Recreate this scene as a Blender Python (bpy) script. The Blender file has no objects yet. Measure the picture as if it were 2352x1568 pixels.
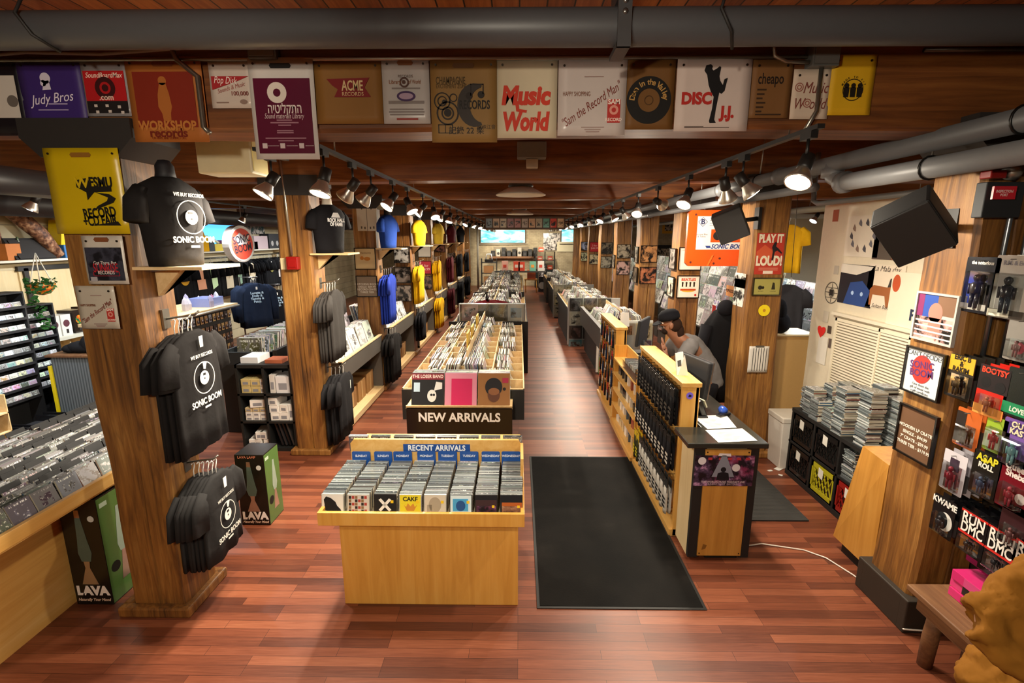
import bpy, math, random
from mathutils import Vector, Matrix, Euler
R = random.Random(7)
PI = math.pi
sc = bpy.context.scene
COL = sc.collection
# ---------------------------------------------------------------- camera, world, exposure
CAM_H = 2.47
FPX = 1140.0
PITCH = math.radians(11.85)
YAW = math.atan(16 / 1140 * math.cos(PITCH))
cam_d = bpy.data.cameras.new('camera')
cam = bpy.data.objects.new('camera', cam_d)
COL.objects.link(cam)
cam.location = (0, 0, CAM_H)
cam.rotation_euler = (PI / 2 - PITCH, 0, YAW)
cam_d.sensor_width = 36
cam_d.lens = 36 * FPX / 2352
cam_d.clip_start = 0.05
cam_d.clip_end = 100
sc.camera = cam
w = bpy.data.worlds.new('world')
sc.world = w
w.use_nodes = True
w.node_tree.nodes['Background'].inputs[0].default_value = (0.75, 0.86, 1.0, 1)
w.node_tree.nodes['Background'].inputs[1].default_value = 0.35
vs = sc.view_settings
sc.display_settings.display_device = 'sRGB'
vs.view_transform = 'Standard'
vs.look = 'None'
vs.gamma = 1
vs.use_curve_mapping = False
vs.exposure = 0.68
LAMP_W = 108.0
cy = sc.cycles
cy.max_bounces = 7
cy.diffuse_bounces = 4
cy.glossy_bounces = 3
cy.transmission_bounces = 4
cy.transparent_max_bounces = 8
cy.use_denoising = True
cy.sample_clamp_indirect = 6
cy.caustics_reflective = False
cy.caustics_refractive = False
cy.use_light_tree = True

# ---------------------------------------------------------------- measuring: a sight line from the camera meets a real plane
_f = Vector((-math.sin(YAW) * math.cos(PITCH), math.cos(YAW) * math.cos(PITCH), -math.sin(PITCH)))
_r = Vector((math.cos(YAW), math.sin(YAW), 0))
_u = Vector((-math.sin(YAW) * math.sin(PITCH), math.cos(YAW) * math.sin(PITCH), math.cos(PITCH)))
def _ray(x, y): return _f + _r * ((x - 1176) / FPX) + _u * ((784 - y) / FPX)
def onY(x, y, Y):
    d = _ray(x, y); t = Y / d.y
    return (d.x * t, CAM_H + d.z * t)          # X, Z
def onX(x, y, X):
    d = _ray(x, y); t = X / d.x
    return (d.y * t, CAM_H + d.z * t)          # Y, Z

# ---------------------------------------------------------------- materials
def lin(h):
    if not isinstance(h, str): return tuple(h)[:3]
    h = h.lstrip('#')
    o = []
    for i in (0, 2, 4):
        v = int(h[i:i + 2], 16) / 255
        o.append(v / 12.92 if v <= .04045 else ((v + .055) / 1.055) ** 2.4)
    return tuple(o)
M = {}
class NT:
    def __init__(s, name):
        s.m = bpy.data.materials.new(name); s.m.use_nodes = True
        s.t = s.m.node_tree; s.b = s.t.nodes['Principled BSDF']
        M[name] = s.m
    def n(s, typ, _i=None, **kw):
        nd = s.t.nodes.new(typ)
        for k, v in kw.items(): setattr(nd, k, v)
        for k, v in (_i or {}).items(): s.set(nd.inputs[k], v)
        return nd
    def set(s, sock, v):
        if isinstance(v, bpy.types.NodeSocket): s.t.links.new(v, sock)
        elif isinstance(v, str): sock.default_value = (*lin(v), 1)
        elif isinstance(v, tuple) and len(v) == 3 and sock.type == 'RGBA': sock.default_value = (*v, 1)
        else: sock.default_value = v
    def p(s, **kw):
        for k, v in kw.items(): s.set(s.b.inputs[k.replace('_', ' ')], v)
    def math(s, op, a, b=0.0, c=0.0):
        nd = s.n('ShaderNodeMath', operation=op)
        for i, v in enumerate((a, b, c)): s.set(nd.inputs[i], v)
        return nd.outputs[0]
    def mix(s, f, a, b, mode='MIX'):
        nd = s.n('ShaderNodeMix', data_type='RGBA', blend_type=mode)
        s.set(nd.inputs[0], f); s.set(nd.inputs[6], a); s.set(nd.inputs[7], b)
        return nd.outputs[2]
    def obj(s, scale=(1, 1, 1), rot=(0, 0, 0), loc=(0, 0, 0), co='Object'):
        tc = s.n('ShaderNodeTexCoord')
        mp = s.n('ShaderNodeMapping', {'Vector': tc.outputs[co], 'Scale': scale, 'Rotation': rot, 'Location': loc})
        return mp.outputs[0]
    def world(s, scale=(1, 1, 1), rot=(0, 0, 0)):
        g = s.n('ShaderNodeNewGeometry')
        mp = s.n('ShaderNodeMapping', {'Vector': g.outputs['Position'], 'Scale': scale, 'Rotation': rot})
        return mp.outputs[0]
    def noise(s, vec, scale=5, detail=3, rough=.5, dist=0.0):
        return s.n('ShaderNodeTexNoise', {'Vector': vec, 'Scale': scale, 'Detail': detail, 'Roughness': rough, 'Distortion': dist})
    def ramp(s, f, stops):
        nd = s.n('ShaderNodeValToRGB', {'Fac': f}); cr = nd.color_ramp
        while len(cr.elements) < len(stops): cr.elements.new(.5)
        for e, (p, c) in zip(cr.elements, stops): e.position = p; e.color = (*lin(c), 1)
        return nd.outputs[0]
    def bump(s, h, st=.3, d=.01):
        b = s.n('ShaderNodeBump', {'Height': h, 'Strength': st, 'Distance': d})
        s.set(s.b.inputs['Normal'], b.outputs[0])

def mk_objcol(name, rough, var=.06, bump=0.0, metal=0.0, spec=.5, scale=30):
    t = NT(name)
    oi = t.n('ShaderNodeObjectInfo')
    nz = t.noise(t.world(), scale, 3)
    v = t.math('MULTIPLY_ADD', nz.outputs[0], 2 * var, 1 - var)
    hs = t.n('ShaderNodeHueSaturation', {'Color': oi.outputs['Color'], 'Value': v})
    t.p(Base_Color=hs.outputs[0], Roughness=rough, Metallic=metal, Specular_IOR_Level=spec)
    if bump: t.bump(nz.outputs[0], bump, .01)
mk_objcol('matte', .62)
mk_objcol('gloss', .22)
mk_objcol('cloth', .92, .14, .35, spec=.15, scale=14)
mk_objcol('paper', .6, .05, .06, spec=.3, scale=9)
mk_objcol('plastic_bag', .33, .06, .25, scale=7)
mk_objcol('metal', .32, .05, metal=.9)
mk_objcol('skin', .5, .05, .05)
mk_objcol('paint', .45, .05)

# floor: strips of red hardwood running across the room
t = NT('hardwood')
v = t.world()
br = t.n('ShaderNodeTexBrick', {'Vector': v, 'Color1': (0, 0, 0), 'Color2': (1, 1, 1), 'Mortar': (.5, .5, .5), 'Scale': 1.0, 'Mortar Size': .0012,
    'Mortar Smooth': .2, 'Bias': 0.0, 'Brick Width': .8, 'Row Height': .07}, offset=.37, offset_frequency=3, squash=1.0)
gr = t.noise(t.world((2.2, 40, 1)), 2.4, 4, .6, .4)
big = t.noise(t.world((.5, 6, 1)), 1.0, 2)
mx = t.math('ADD', t.math('MULTIPLY', br.outputs[0], .42), t.math('MULTIPLY_ADD', gr.outputs[0], .45, t.math('MULTIPLY_ADD', big.outputs[0], .4, -.14)))
colr = t.ramp(mx, [(.1, '#3c1d14'), (.35, '#5c2f1e'), (.55, '#743e28'), (.75, '#8a5036'), (.95, '#a5714e')])
colr = t.mix(br.outputs['Fac'], colr, '#2a120b')
t.p(Base_Color=colr, Roughness=t.math('MULTIPLY_ADD', gr.outputs[0], .16, .32), Coat_Weight=.05, Coat_Roughness=.3, Specular_IOR_Level=.4)
t.bump(t.math('SUBTRACT', gr.outputs[0], br.outputs['Fac']), .08, .004)

def mk_wood(name, stops, scale, axis, rough=.55, bump=.25, knots=True):
    t = NT(name)
    sc_ = [16, 16, 16]; sc_[axis] = 1.0
    oi = t.n('ShaderNodeObjectInfo')
    off = t.n('ShaderNodeCombineXYZ', {'X': t.math('MULTIPLY', oi.outputs['Random'], 37.0), 'Y': t.math('MULTIPLY', oi.outputs['Random'], 11.0), 'Z': t.math('MULTIPLY', oi.outputs['Random'], 23.0)})
    va = t.n('ShaderNodeVectorMath', {0: t.world(), 1: off.outputs[0]}, operation='ADD')
    mp = t.n('ShaderNodeMapping', {'Vector': va.outputs[0], 'Scale': tuple(sc_)})
    a = t.noise(mp.outputs[0], scale, 5, .62, .8)
    b = t.noise(va.outputs[0], scale * .8, 2, .5)
    f = t.math('MULTIPLY_ADD', b.outputs[0], .45, t.math('MULTIPLY', a.outputs[0], .55))
    col = t.ramp(f, stops)
    if knots == 2:
        mq = t.n('ShaderNodeMapping', {'Vector': va.outputs[0], 'Scale': (5, 5, .45)})
        cr = t.noise(mq.outputs[0], 1.5, 3, .55, 1.2)
        col = t.mix(t.ramp(t.math('ABSOLUTE', t.math('SUBTRACT', cr.outputs[0], .5)), [(.0, '#8a8a8a'), (.03, '#000000')]), col, '#2c1809')
    t.p(Base_Color=col, Roughness=rough)
    if bump: t.bump(a.outputs[0], bump, .01)
POSTC = [(.3, '#35200e'), (.42, '#6b441d'), (.52, '#8a5c28'), (.64, '#a87a3e')]
mk_wood('post_timber', POSTC, 1.6, 2, knots=2)
BEAMC = [(.3, '#3a1d0b'), (.45, '#6a3c19'), (.55, '#7f4b21'), (.7, '#95602d')]
mk_wood('beam_timber', BEAMC, 1.3, 0)
mk_wood('maple', [(.3, '#c58936'), (.5, '#d9a04a'), (.7, '#e6b664')], 1.0, 2, .35, .03)
mk_wood('maple_long', [(.3, '#c08a40'), (.5, '#d6a558'), (.7, '#e5bd77')], 1.0, 1, .4, .03)
mk_wood('oak_veneer', [(.3, '#a06c2a'), (.5, '#b98238'), (.7, '#cb974a')], 1.1, 2, .45, .04)
mk_wood('pine', [(.3, '#caa670'), (.5, '#e0c08c'), (.7, '#ecd3a6')], 1.2, 1, .5, .05)
mk_wood('old_wood', [(.3, '#4a2f1c'), (.5, '#6e4a2d'), (.7, '#8b6440')], 1.5, 1, .6, .3)
mk_wood('birch_ply', [(.3, '#cdb384'), (.5, '#dcc596'), (.7, '#e8d4ab')], .8, 2, .5, .03)
# ceiling boards along Y
t = NT('ceiling_boards')
br = t.n('ShaderNodeTexBrick', {'Vector': t.world((1, 1, 1), (0, 0, PI / 2)), 'Color1': (0, 0, 0), 'Color2': (1, 1, 1), 'Mortar': (0, 0, 0), 'Scale': 1.0,
    'Mortar Size': .004, 'Brick Width': 3.1, 'Row Height': .125}, offset=.41)
gr = t.noise(t.world((30, 1.5, 1)), 1.6, 4, .6, .6)
f = t.math('MULTIPLY_ADD', br.outputs[0], .3, t.math('MULTIPLY', gr.outputs[0], .65))
t.p(Base_Color=t.mix(br.outputs['Fac'], t.ramp(f, [(.2, '#5a2c12'), (.45, '#8a4a20'), (.65, '#a86330'), (.9, '#bd7c42')]), '#1a0c05'), Roughness=.55)
# brick
def mk_brick(name, c1, c2, mort, rot):
    t = NT(name)
    br = t.n('ShaderNodeTexBrick', {'Vector': t.world((1, 1, 1), rot), 'Color1': c1, 'Color2': c2, 'Mortar': mort, 'Scale': 1.0, 'Mortar Size': .008,
        'Mortar Smooth': .3, 'Brick Width': .22, 'Row Height': .075})
    nz = t.noise(t.world(), 3, 4)
    t.p(Base_Color=t.mix(.35, br.outputs[0], t.ramp(nz.outputs[0], [(.3, '#8b8168'), (.7, '#d8cba8')])), Roughness=.8)
    t.bump(t.math('SUBTRACT', 1.0, br.outputs['Fac']), .5, .01)
mk_brick('brick_end', '#b0a080', '#a08f6e', '#7d725c', (PI / 2, 0, 0))
mk_brick('brick_side', '#c9bb98', '#b8a986', '#7d725c', (PI / 2, 0, PI / 2))

# printed covers: every copy gets its own colours and layout from a random number
def mk_cover(name, light=.0, rough=.3, smul=1.0):
    t = NT(name)
    oi = t.n('ShaderNodeObjectInfo')
    at = t.n('ShaderNodeAttribute', attribute_name='rnd')
    rnd = t.math('ADD', oi.outputs['Random'], at.outputs['Fac'])
    uv = t.n('ShaderNodeTexCoord').outputs['UV']
    cx = t.n('ShaderNodeCombineXYZ', {'X': t.math('MULTIPLY', rnd, 91.0), 'Y': t.math('MULTIPLY', rnd, 57.0), 'Z': 0.0})
    def hashed(k):
        wn = t.n('ShaderNodeTexWhiteNoise', {'Vector': cx.outputs[0], 'W': k}, noise_dimensions='4D')
        return wn
    h1, h2, h3 = hashed(1.3), hashed(4.1), hashed(9.7)
    def c_of(h, smax, vmin, vmax):
        sp = t.n('ShaderNodeSeparateColor', {'Color': h.outputs['Color']})
        sat = t.math('MULTIPLY', t.math('POWER', sp.outputs[1], 2.2), smax * smul)
        val = t.math('MULTIPLY_ADD', sp.outputs[2], vmax - vmin, vmin)
        return t.n('ShaderNodeCombineColor', {0: sp.outputs[0], 1: sat, 2: val}, mode='HSV').outputs[0]
    c1 = c_of(h1, .5, max(.03, .12 + light), .95 + 2.8 * min(light, 0)); c2 = c_of(h2, .8, .02, .45); c3 = c_of(h3, .5, .5 + min(light, 0), 1.0)
    va = t.n('ShaderNodeVectorMath', {0: uv, 1: cx.outputs[0]}, operation='ADD')
    nz = t.noise(va.outputs[0], 2.6, 3, .6, .6)
    m1 = t.ramp(nz.outputs[0], [(.48, (0, 0, 0)), (.54, (1, 1, 1))])
    sx = t.n('ShaderNodeSeparateXYZ', {0: uv})
    sel = t.n('ShaderNodeSeparateColor', {'Color': hashed(2.2).outputs['Color']})
    inx = t.math('LESS_THAN', t.math('ABSOLUTE', t.math('SUBTRACT', sx.outputs[0], .5)), t.math('MULTIPLY_ADD', sel.outputs[0], .18, .24))
    iny = t.math('LESS_THAN', t.math('ABSOLUTE', t.math('SUBTRACT', sx.outputs[1], .42)), t.math('MULTIPLY_ADD', sel.outputs[1], .18, .2))
    blob = t.math('MULTIPLY', t.math('MULTIPLY', inx, iny), m1)
    full = t.math('GREATER_THAN', sel.outputs[2], .55)
    blob = t.math('MAXIMUM', blob, t.math('MULTIPLY', full, m1))
    col = t.mix(blob, c1, c2)
    fine = t.noise(va.outputs[0], 9, 2, .6)
    m2 = t.ramp(fine.outputs[0], [(.56, (0, 0, 0)), (.6, (1, 1, 1))])
    col = t.mix(t.math('MULTIPLY', m2, blob), col, c3)
    band = t.math('LESS_THAN', t.math('ABSOLUTE', t.math('SUBTRACT', sx.outputs[1], .88)), .045)
    txt = t.ramp(t.noise(t.n('ShaderNodeMapping', {'Vector': va.outputs[0], 'Scale': (22, 2, 1)}).outputs[0], 1.0, 1).outputs[0], [(.5, (0, 0, 0)), (.52, (1, 1, 1))])
    insx = t.math('LESS_THAN', t.math('ABSOLUTE', t.math('SUBTRACT', sx.outputs[0], .5)), .38)
    col = t.mix(t.math('MULTIPLY', t.math('MULTIPLY', band, insx), txt), col, c3)
    t.p(Base_Color=col, Roughness=rough, Coat_Weight=.3, Coat_Roughness=.15)
mk_cover('cover')
mk_cover('cover_pale', .45, .3, .35)
mk_cover('cover_dark', -.24, .2, .45)
# spines / edges seen from above
t = NT('sleeve_edge')
oi = t.n('ShaderNodeObjectInfo'); at = t.n('ShaderNodeAttribute', attribute_name='rnd')
wn = t.n('ShaderNodeTexWhiteNoise', {'W': t.math('MULTIPLY', t.math('ADD', oi.outputs['Random'], at.outputs['Fac']), 77.0)}, noise_dimensions='1D')
t.p(Base_Color=t.ramp(wn.outputs[0], [(.0, '#6a6256'), (.25, '#b5aa96'), (.5, '#ded6c6'), (.78, '#f2efe6'), (.86, '#2a2826'), (.94, '#8a4038'), (.98, '#3d5f86')]), Roughness=.5)
t = NT('case_edge')
oi = t.n('ShaderNodeObjectInfo'); at = t.n('ShaderNodeAttribute', attribute_name='rnd')
wn = t.n('ShaderNodeTexWhiteNoise', {'W': t.math('MULTIPLY', t.math('ADD', oi.outputs['Random'], at.outputs['Fac']), 77.0)}, noise_dimensions='1D')
t.p(Base_Color=t.ramp(wn.outputs[0], [(.0, '#3c4346'), (.4, '#6d7678'), (.75, '#97a0a0'), (.9, '#c9cecb'), (.97, '#25282a')]), Roughness=.18, Specular_IOR_Level=.7)
t = NT('spine_edge')
oi = t.n('ShaderNodeObjectInfo'); at = t.n('ShaderNodeAttribute', attribute_name='rnd')
wn = t.n('ShaderNodeTexWhiteNoise', {'W': t.math('MULTIPLY', t.math('ADD', oi.outputs['Random'], at.outputs['Fac']), 53.0)}, noise_dimensions='1D')
t.p(Base_Color=t.ramp(wn.outputs[0], [(.0, '#e8e2d0'), (.45, '#bdb5a2'), (.6, '#2b2b2b'), (.7, '#7b3a2e'), (.8, '#f0ead8'), (.95, '#44627c')]), Roughness=.25)
# clear plastic
t = NT('clear_plastic')
tr = t.n('ShaderNodeBsdfTransparent', {'Color': (.93, .95, .95)})
gl = t.n('ShaderNodeBsdfGlossy', {'Color': (1, 1, 1), 'Roughness': .08})
fr = t.n('ShaderNodeFresnel', {'IOR': 1.35})
mxs = t.n('ShaderNodeMixShader', {0: t.math('MULTIPLY_ADD', fr.outputs[0], .8, .05), 1: tr.outputs[0], 2: gl.outputs[0]})
t.t.links.new(mxs.outputs[0], t.t.nodes['Material Output'].inputs[0])
def mk_emit(name, col, st):
    t = NT(name)
    t.p(Base_Color=col, Emission_Color=col, Emission_Strength=st)
    t.m.cycles.emission_sampling = 'NONE'
mk_emit('lamp_glow', '#fff3dc', 9.0)
mk_emit('lamp_glow_cool', '#eaf6ff', 7.0)
t = NT('window_daylight')
nz = t.noise(t.world((1, 1, 2.2)), 1.6, 3, .5, 1.2)
c = t.ramp(nz.outputs[0], [(.35, '#3f8f9e'), (.5, '#7fd6e2'), (.62, '#b9f1f4'), (.75, '#5fa9bf')])
t.p(Base_Color=c, Emission_Color=c, Emission_Strength=1.0, Roughness=.1)
t = NT('blue_screen')
t.p(Base_Color='#58b6ff', Emission_Color='#58b6ff', Emission_Strength=1.1)
# pegboard
t = NT('pegboard')
vo = t.n('ShaderNodeTexVoronoi', {'Vector': t.world((0, 40, 40)), 'Scale': 1.0, 'Randomness': 0.0})
t.p(Base_Color=t.mix(t.math('LESS_THAN', vo.outputs['Distance'], .16), '#4a4a4a', '#0c0c0c'), Roughness=.7)
t = NT('pegboard_white')
vo = t.n('ShaderNodeTexVoronoi', {'Vector': t.world((40, 40, 40)), 'Scale': 1.0, 'Randomness': 0.0})
t.p(Base_Color=t.mix(t.math('LESS_THAN', vo.outputs['Distance'], .16), '#d8cfb8', '#6c6252'), Roughness=.7)
t = NT('rubber_mat')
nz = t.noise(t.world(), 90, 2); n2 = t.noise(t.world(), 2.2, 4, .6)
t.p(Base_Color=t.ramp(n2.outputs[0], [(.35, '#0b0a09'), (.6, '#141210'), (.75, '#1f1c19')]), Roughness=.9, Specular_IOR_Level=.15)
t.bump(nz.outputs[0], .35, .004)
t = NT('ribbed_rubber')
wv = t.n('ShaderNodeTexWave', {'Vector': t.world(), 'Scale': 14.0}, bands_direction='Y')
t.p(Base_Color=t.mix(wv.outputs[0], '#1d1c1a', '#3a3835'), Roughness=.8)
t.bump(wv.outputs[0], .4, .01)
t = NT('fluted_grey')
wv = t.n('ShaderNodeTexWave', {'Vector': t.world(), 'Scale': 9.0}, bands_direction='X')
t.p(Base_Color=t.mix(wv.outputs[0], '#3f464a', '#6b7276'), Roughness=.5)
t = NT('louvre')
wv = t.n('ShaderNodeTexWave', {'Vector': t.world(), 'Scale': 11.0}, bands_direction='Z')
t.p(Base_Color=t.mix(t.ramp(wv.outputs[0], [(.2, (0, 0, 0)), (.45, (1, 1, 1))]), '#7d705a', '#ece2cc'), Roughness=.6)
t = NT('mosaic')
vo = t.n('ShaderNodeTexVoronoi', {'Vector': t.world(), 'Scale': 32.0})
vc = t.n('ShaderNodeSeparateColor', {'Color': vo.outputs['Color']})
t.p(Base_Color=t.ramp(vc.outputs[0], [(.1, '#c8541c'), (.4, '#e09028'), (.6, '#3c7a3a'), (.85, '#1d5c3a')]), Roughness=.25)
t = NT('damask')
nz = t.noise(t.world(), 14, 3)
t.p(Base_Color=t.ramp(nz.outputs[0], [(.45, '#16171f'), (.55, '#3a3c4a'), (.7, '#20212b')]), Roughness=.3)
t = NT('carved_wood')
nz = t.noise(t.world(), 22, 3)
t.p(Base_Color=t.ramp(nz.outputs[0], [(.35, '#4a2a1c'), (.55, '#95664a'), (.7, '#c9a27e')]), Roughness=.6)
t = NT('crowd_print')
nz = t.noise(t.world((1, 1, 1)), 16, 3, .6); n2 = t.noise(t.world(), 7, 2)
t.p(Base_Color=t.mix(t.ramp(n2.outputs[0], [(.45, (0, 0, 0)), (.6, (1, 1, 1))]), t.ramp(nz.outputs[0], [(.4, '#15121a'), (.55, '#4d3b55'), (.66, '#b98ab0')]), t.ramp(nz.outputs[0], [(.45, '#1c1820'), (.6, '#7a2f50')])), Roughness=.3)
t = NT('photo_print')
oi = t.n('ShaderNodeObjectInfo')
off = t.n('ShaderNodeVectorMath', {0: t.world(), 1: oi.outputs['Color']}, operation='ADD')
nz = t.noise(off.outputs[0], 9, 4, .6, .5)
t.p(Base_Color=t.mix(t.ramp(nz.outputs[0], [(.42, (0, 0, 0)), (.56, (1, 1, 1))]), '#1a1615', oi.outputs['Color']), Roughness=.25)
# ---------------------------------------------------------------- mesh builder
class G:
    def __init__(s): s.v = []; s.f = []; s.mi = []; s.sm = []
    def add(s, vs, fs, m=0, smooth=False):
        b = len(s.v); s.v += [tuple(p) for p in vs]
        for f in fs: s.f.append([b + i for i in f]); s.mi.append(m); s.sm.append(smooth)
        return s
    def box(s, x0, x1, y0, y1, z0, z1, m=0):
        return s.add([(x, y, z) for z in (z0, z1) for y in (y0, y1) for x in (x0, x1)],
                     [(0, 2, 3, 1), (4, 5, 7, 6), (0, 1, 5, 4), (2, 6, 7, 3), (0, 4, 6, 2), (1, 3, 7, 5)], m)
    def obox(s, c, size, rot=None, m=0):
        a, b, d = [k / 2 for k in size]; c = Vector(c)
        rot = rot or Matrix.Identity(3)
        vs = [c + rot @ Vector((x * a, y * b, z * d)) for z in (-1, 1) for y in (-1, 1) for x in (-1, 1)]
        return s.add(vs, [(0, 2, 3, 1), (4, 5, 7, 6), (0, 1, 5, 4), (2, 6, 7, 3), (0, 4, 6, 2), (1, 3, 7, 5)], m)
    def prism(s, pts, d, m=0):           # pts: 3-D polygon, d: extrusion vector
        n = len(pts); d = Vector(d); p = [Vector(q) for q in pts]
        nn = Vector((0, 0, 0))
        for i in range(n): nn += p[i].cross(p[(i + 1) % n])
        if nn.dot(d) > 0: p.reverse()
        return s.add(p + [q + d for q in p], [tuple(range(n)), tuple(range(2 * n - 1, n - 1, -1))] + [(i, n + i, n + (i + 1) % n, (i + 1) % n) for i in range(n)], m)
    def loft(s, rings, m=0, caps=True, closed=True, smooth=True):
        n = len(rings[0]); vs = [p for r in rings for p in r]; fs = []
        for k in range(len(rings) - 1):
            for i in range(n if closed else n - 1):
                j = (i + 1) % n
                fs.append((k * n + i, k * n + j, (k + 1) * n + j, (k + 1) * n + i))
        if caps and closed:
            fs.append(tuple(range(n - 1, -1, -1))); fs.append(tuple((len(rings) - 1) * n + i for i in range(n)))
        return s.add(vs, fs, m, smooth)
    def tube(s, path, r, n=8, m=0, caps=True, smooth=True):
        p = [Vector(q) for q in path]; rr = r if isinstance(r, (list, tuple)) else [r] * len(p)
        rings = []; prev = None
        for i, q in enumerate(p):
            tn = (p[min(i + 1, len(p) - 1)] - p[max(i - 1, 0)]).normalized()
            if prev is None:
                up = Vector((0, 0, 1)) if abs(tn.z) < .9 else Vector((1, 0, 0))
                a = tn.cross(up).normalized()
            else: a = (prev - tn * prev.dot(tn)).normalized()
            b = tn.cross(a); prev = a
            rings.append([q + (a * math.cos(2 * PI * k / n) + b * math.sin(2 * PI * k / n)) * rr[i] for k in range(n)])
        return s.loft(rings, m, caps, True, smooth)
    def lathe(s, prof, c=(0, 0, 0), n=20, m=0, rot=None, caps=True):
        c = Vector(c); rot = rot or Matrix.Identity(3)
        rings = [[c + rot @ Vector((r * math.cos(2 * PI * k / n), r * math.sin(2 * PI * k / n), z)) for k in range(n)] for r, z in prof]
        return s.loft(rings, m, caps)
    def disc(s, c, r, u, v, d=0.001, n=24, m=0, ry=None):
        c = Vector(c); u = Vector(u); v = Vector(v); nn = u.cross(v)
        return s.prism([c + u * (r * math.cos(2 * PI * k / n)) + v * ((ry or r) * math.sin(2 * PI * k / n)) for k in range(n)], nn * d, m)
    def mesh(s, name, mats, o=(0, 0, 0)):
        me = bpy.data.meshes.new(name)
        ox, oy, oz = o
        me.from_pydata([(a - ox, b - oy, c - oz) for a, b, c in s.v], [], s.f)
        for mt in (mats if isinstance(mats, (list, tuple)) else [mats]): me.materials.append(M[mt])
        me.polygons.foreach_set('material_index', s.mi)
        me.polygons.foreach_set('use_smooth', s.sm)
        me.update()
        return me
    def build(s, name, mats, parent=None, color=None, label=None, cat=None, group=None, kind=None, bevel=0.0):
        if parent is None:
            xs, ys, zs = zip(*s.v)
            o = ((min(xs) + max(xs)) / 2, (min(ys) + max(ys)) / 2, min(zs))
        else: o = tuple(wl(parent))
        ob = bpy.data.objects.new(name, s.mesh(name, mats, o))
        COL.objects.link(ob)
        if parent is None: ob.location = o
        else: ob.parent = parent
        if color: ob.color = (*lin(color), 1)
        tag(ob, label, cat, group, kind)
        if bevel:
            b = ob.modifiers.new('bevel', 'BEVEL'); b.width = bevel; b.segments = 2; b.limit_method = 'ANGLE'
        return ob
def wl(o):
    p = Vector((0, 0, 0))
    while o is not None: p += o.location; o = o.parent
    return p
def tag(o, label=None, cat=None, group=None, kind=None):
    for k, v in (('label', label), ('category', cat), ('group', group), ('kind', kind)):
        if v: o[k] = v
    return o
def thing(name, label, cat, loc=(0, 0, 0), group=None, kind=None):
    o = bpy.data.objects.new(name, None); COL.objects.link(o)
    o.location = loc; o.empty_display_size = .1
    return tag(o, label, cat, group, kind)
def kids(o): return [c for c in KIDS.get(o.name, [])] if False else list(o.children)
def dup(root, loc=None, rot=None, label=None, group=None, color=None, skip=()):
    r = root.copy(); COL.objects.link(r)
    if loc is not None: r.location = loc
    if rot is not None: r.rotation_euler = rot
    if label: r['label'] = label
    if group: r['group'] = group
    if color and root.type == 'MESH': r.color = (*lin(color), 1)
    for ch in root.children:
        if ch.name.split('.')[0] in skip: continue
        c = ch.copy(); COL.objects.link(c); c.parent = r
        if color and ch.name.split('.')[0] in ('fabric', 'card', 'shell'): c.color = (*lin(color), 1)
        for g in ch.children:
            d = g.copy(); COL.objects.link(d); d.parent = c
    return r
# a flat frame of reference on a surface: origin, right, up
class Fr:
    def __init__(s, o, u, v): s.o = Vector(o); s.u = Vector(u).normalized(); s.v = Vector(v).normalized(); s.n = s.u.cross(s.v)
    def p(s, a, b, d=0.0): return s.o + s.u * a + s.v * b + s.n * d
def flat(name, fr, pts, parent, mat='paper', color='#ffffff', d0=.0, th=.0012, **k):
    g = G(); g.prism([fr.p(a, b, d0) for a, b in pts], fr.n * th)
    return g.build(name, mat, parent, color, **k)
def rect(a0, b0, a1, b1): return [(a0, b0), (a1, b0), (a1, b1), (a0, b1)]
def circ(a, b, r, n=24, ry=None): return [(a + r * math.cos(2 * PI * k / n), b + (ry or r) * math.sin(2 * PI * k / n)) for k in range(n)]
def multi(name, fr, polys, parent, mat='paper', color='#ffffff', d0=.0, th=.0008):
    g = G()
    for pts in polys: g.prism([fr.p(a, b, d0) for a, b in pts], fr.n * th)
    return g.build(name, mat, parent, color)
def ring(a, b, r0, r1, n=24):
    return [[(a + r0 * math.cos(t0), b + r0 * math.sin(t0)), (a + r1 * math.cos(t0), b + r1 * math.sin(t0)), (a + r1 * math.cos(t1), b + r1 * math.sin(t1)), (a + r0 * math.cos(t1), b + r0 * math.sin(t1))]
            for t0, t1 in [(2 * PI * k / n, 2 * PI * (k + 1) / n) for k in range(n)]]
def write(body, fr, a, b, size, parent, color='#ffffff', d=.002, bold=0.0, shear=0.0, align='CENTER', rot=0.0, sx=1.0, mat='paper', space=1.0, name='lettering', lead=1.0, fit=0.0):
    cu = bpy.data.curves.new(name, 'FONT')
    cu.body = body; cu.size = size; cu.align_x = align; cu.align_y = 'CENTER'
    cu.offset = bold * size; cu.shear = shear; cu.extrude = .0003; cu.space_character = space; cu.space_line = lead
    cu.resolution_u = 3
    cu.materials.append(M[mat])
    o = bpy.data.objects.new(name, cu); COL.objects.link(o)
    u = fr.u * math.cos(rot) + fr.v * math.sin(rot); v = fr.n.cross(u)
    m = Matrix((u * sx, v, fr.n)).transposed().to_4x4()
    pos = fr.p(a, b, d)
    if parent is not None:
        o.parent = parent; pos = pos - wl(parent)
    m.translation = pos
    o.matrix_local = m
    o.color = (*lin(color), 1)
    if fit: FIT[o.name] = fit
    return o
FIT = {}
def nth(n): return '%d%s' % (n, 'th' if 10 < n % 100 < 14 else {1: 'st', 2: 'nd', 3: 'rd'}.get(n % 10, 'th'))
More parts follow.
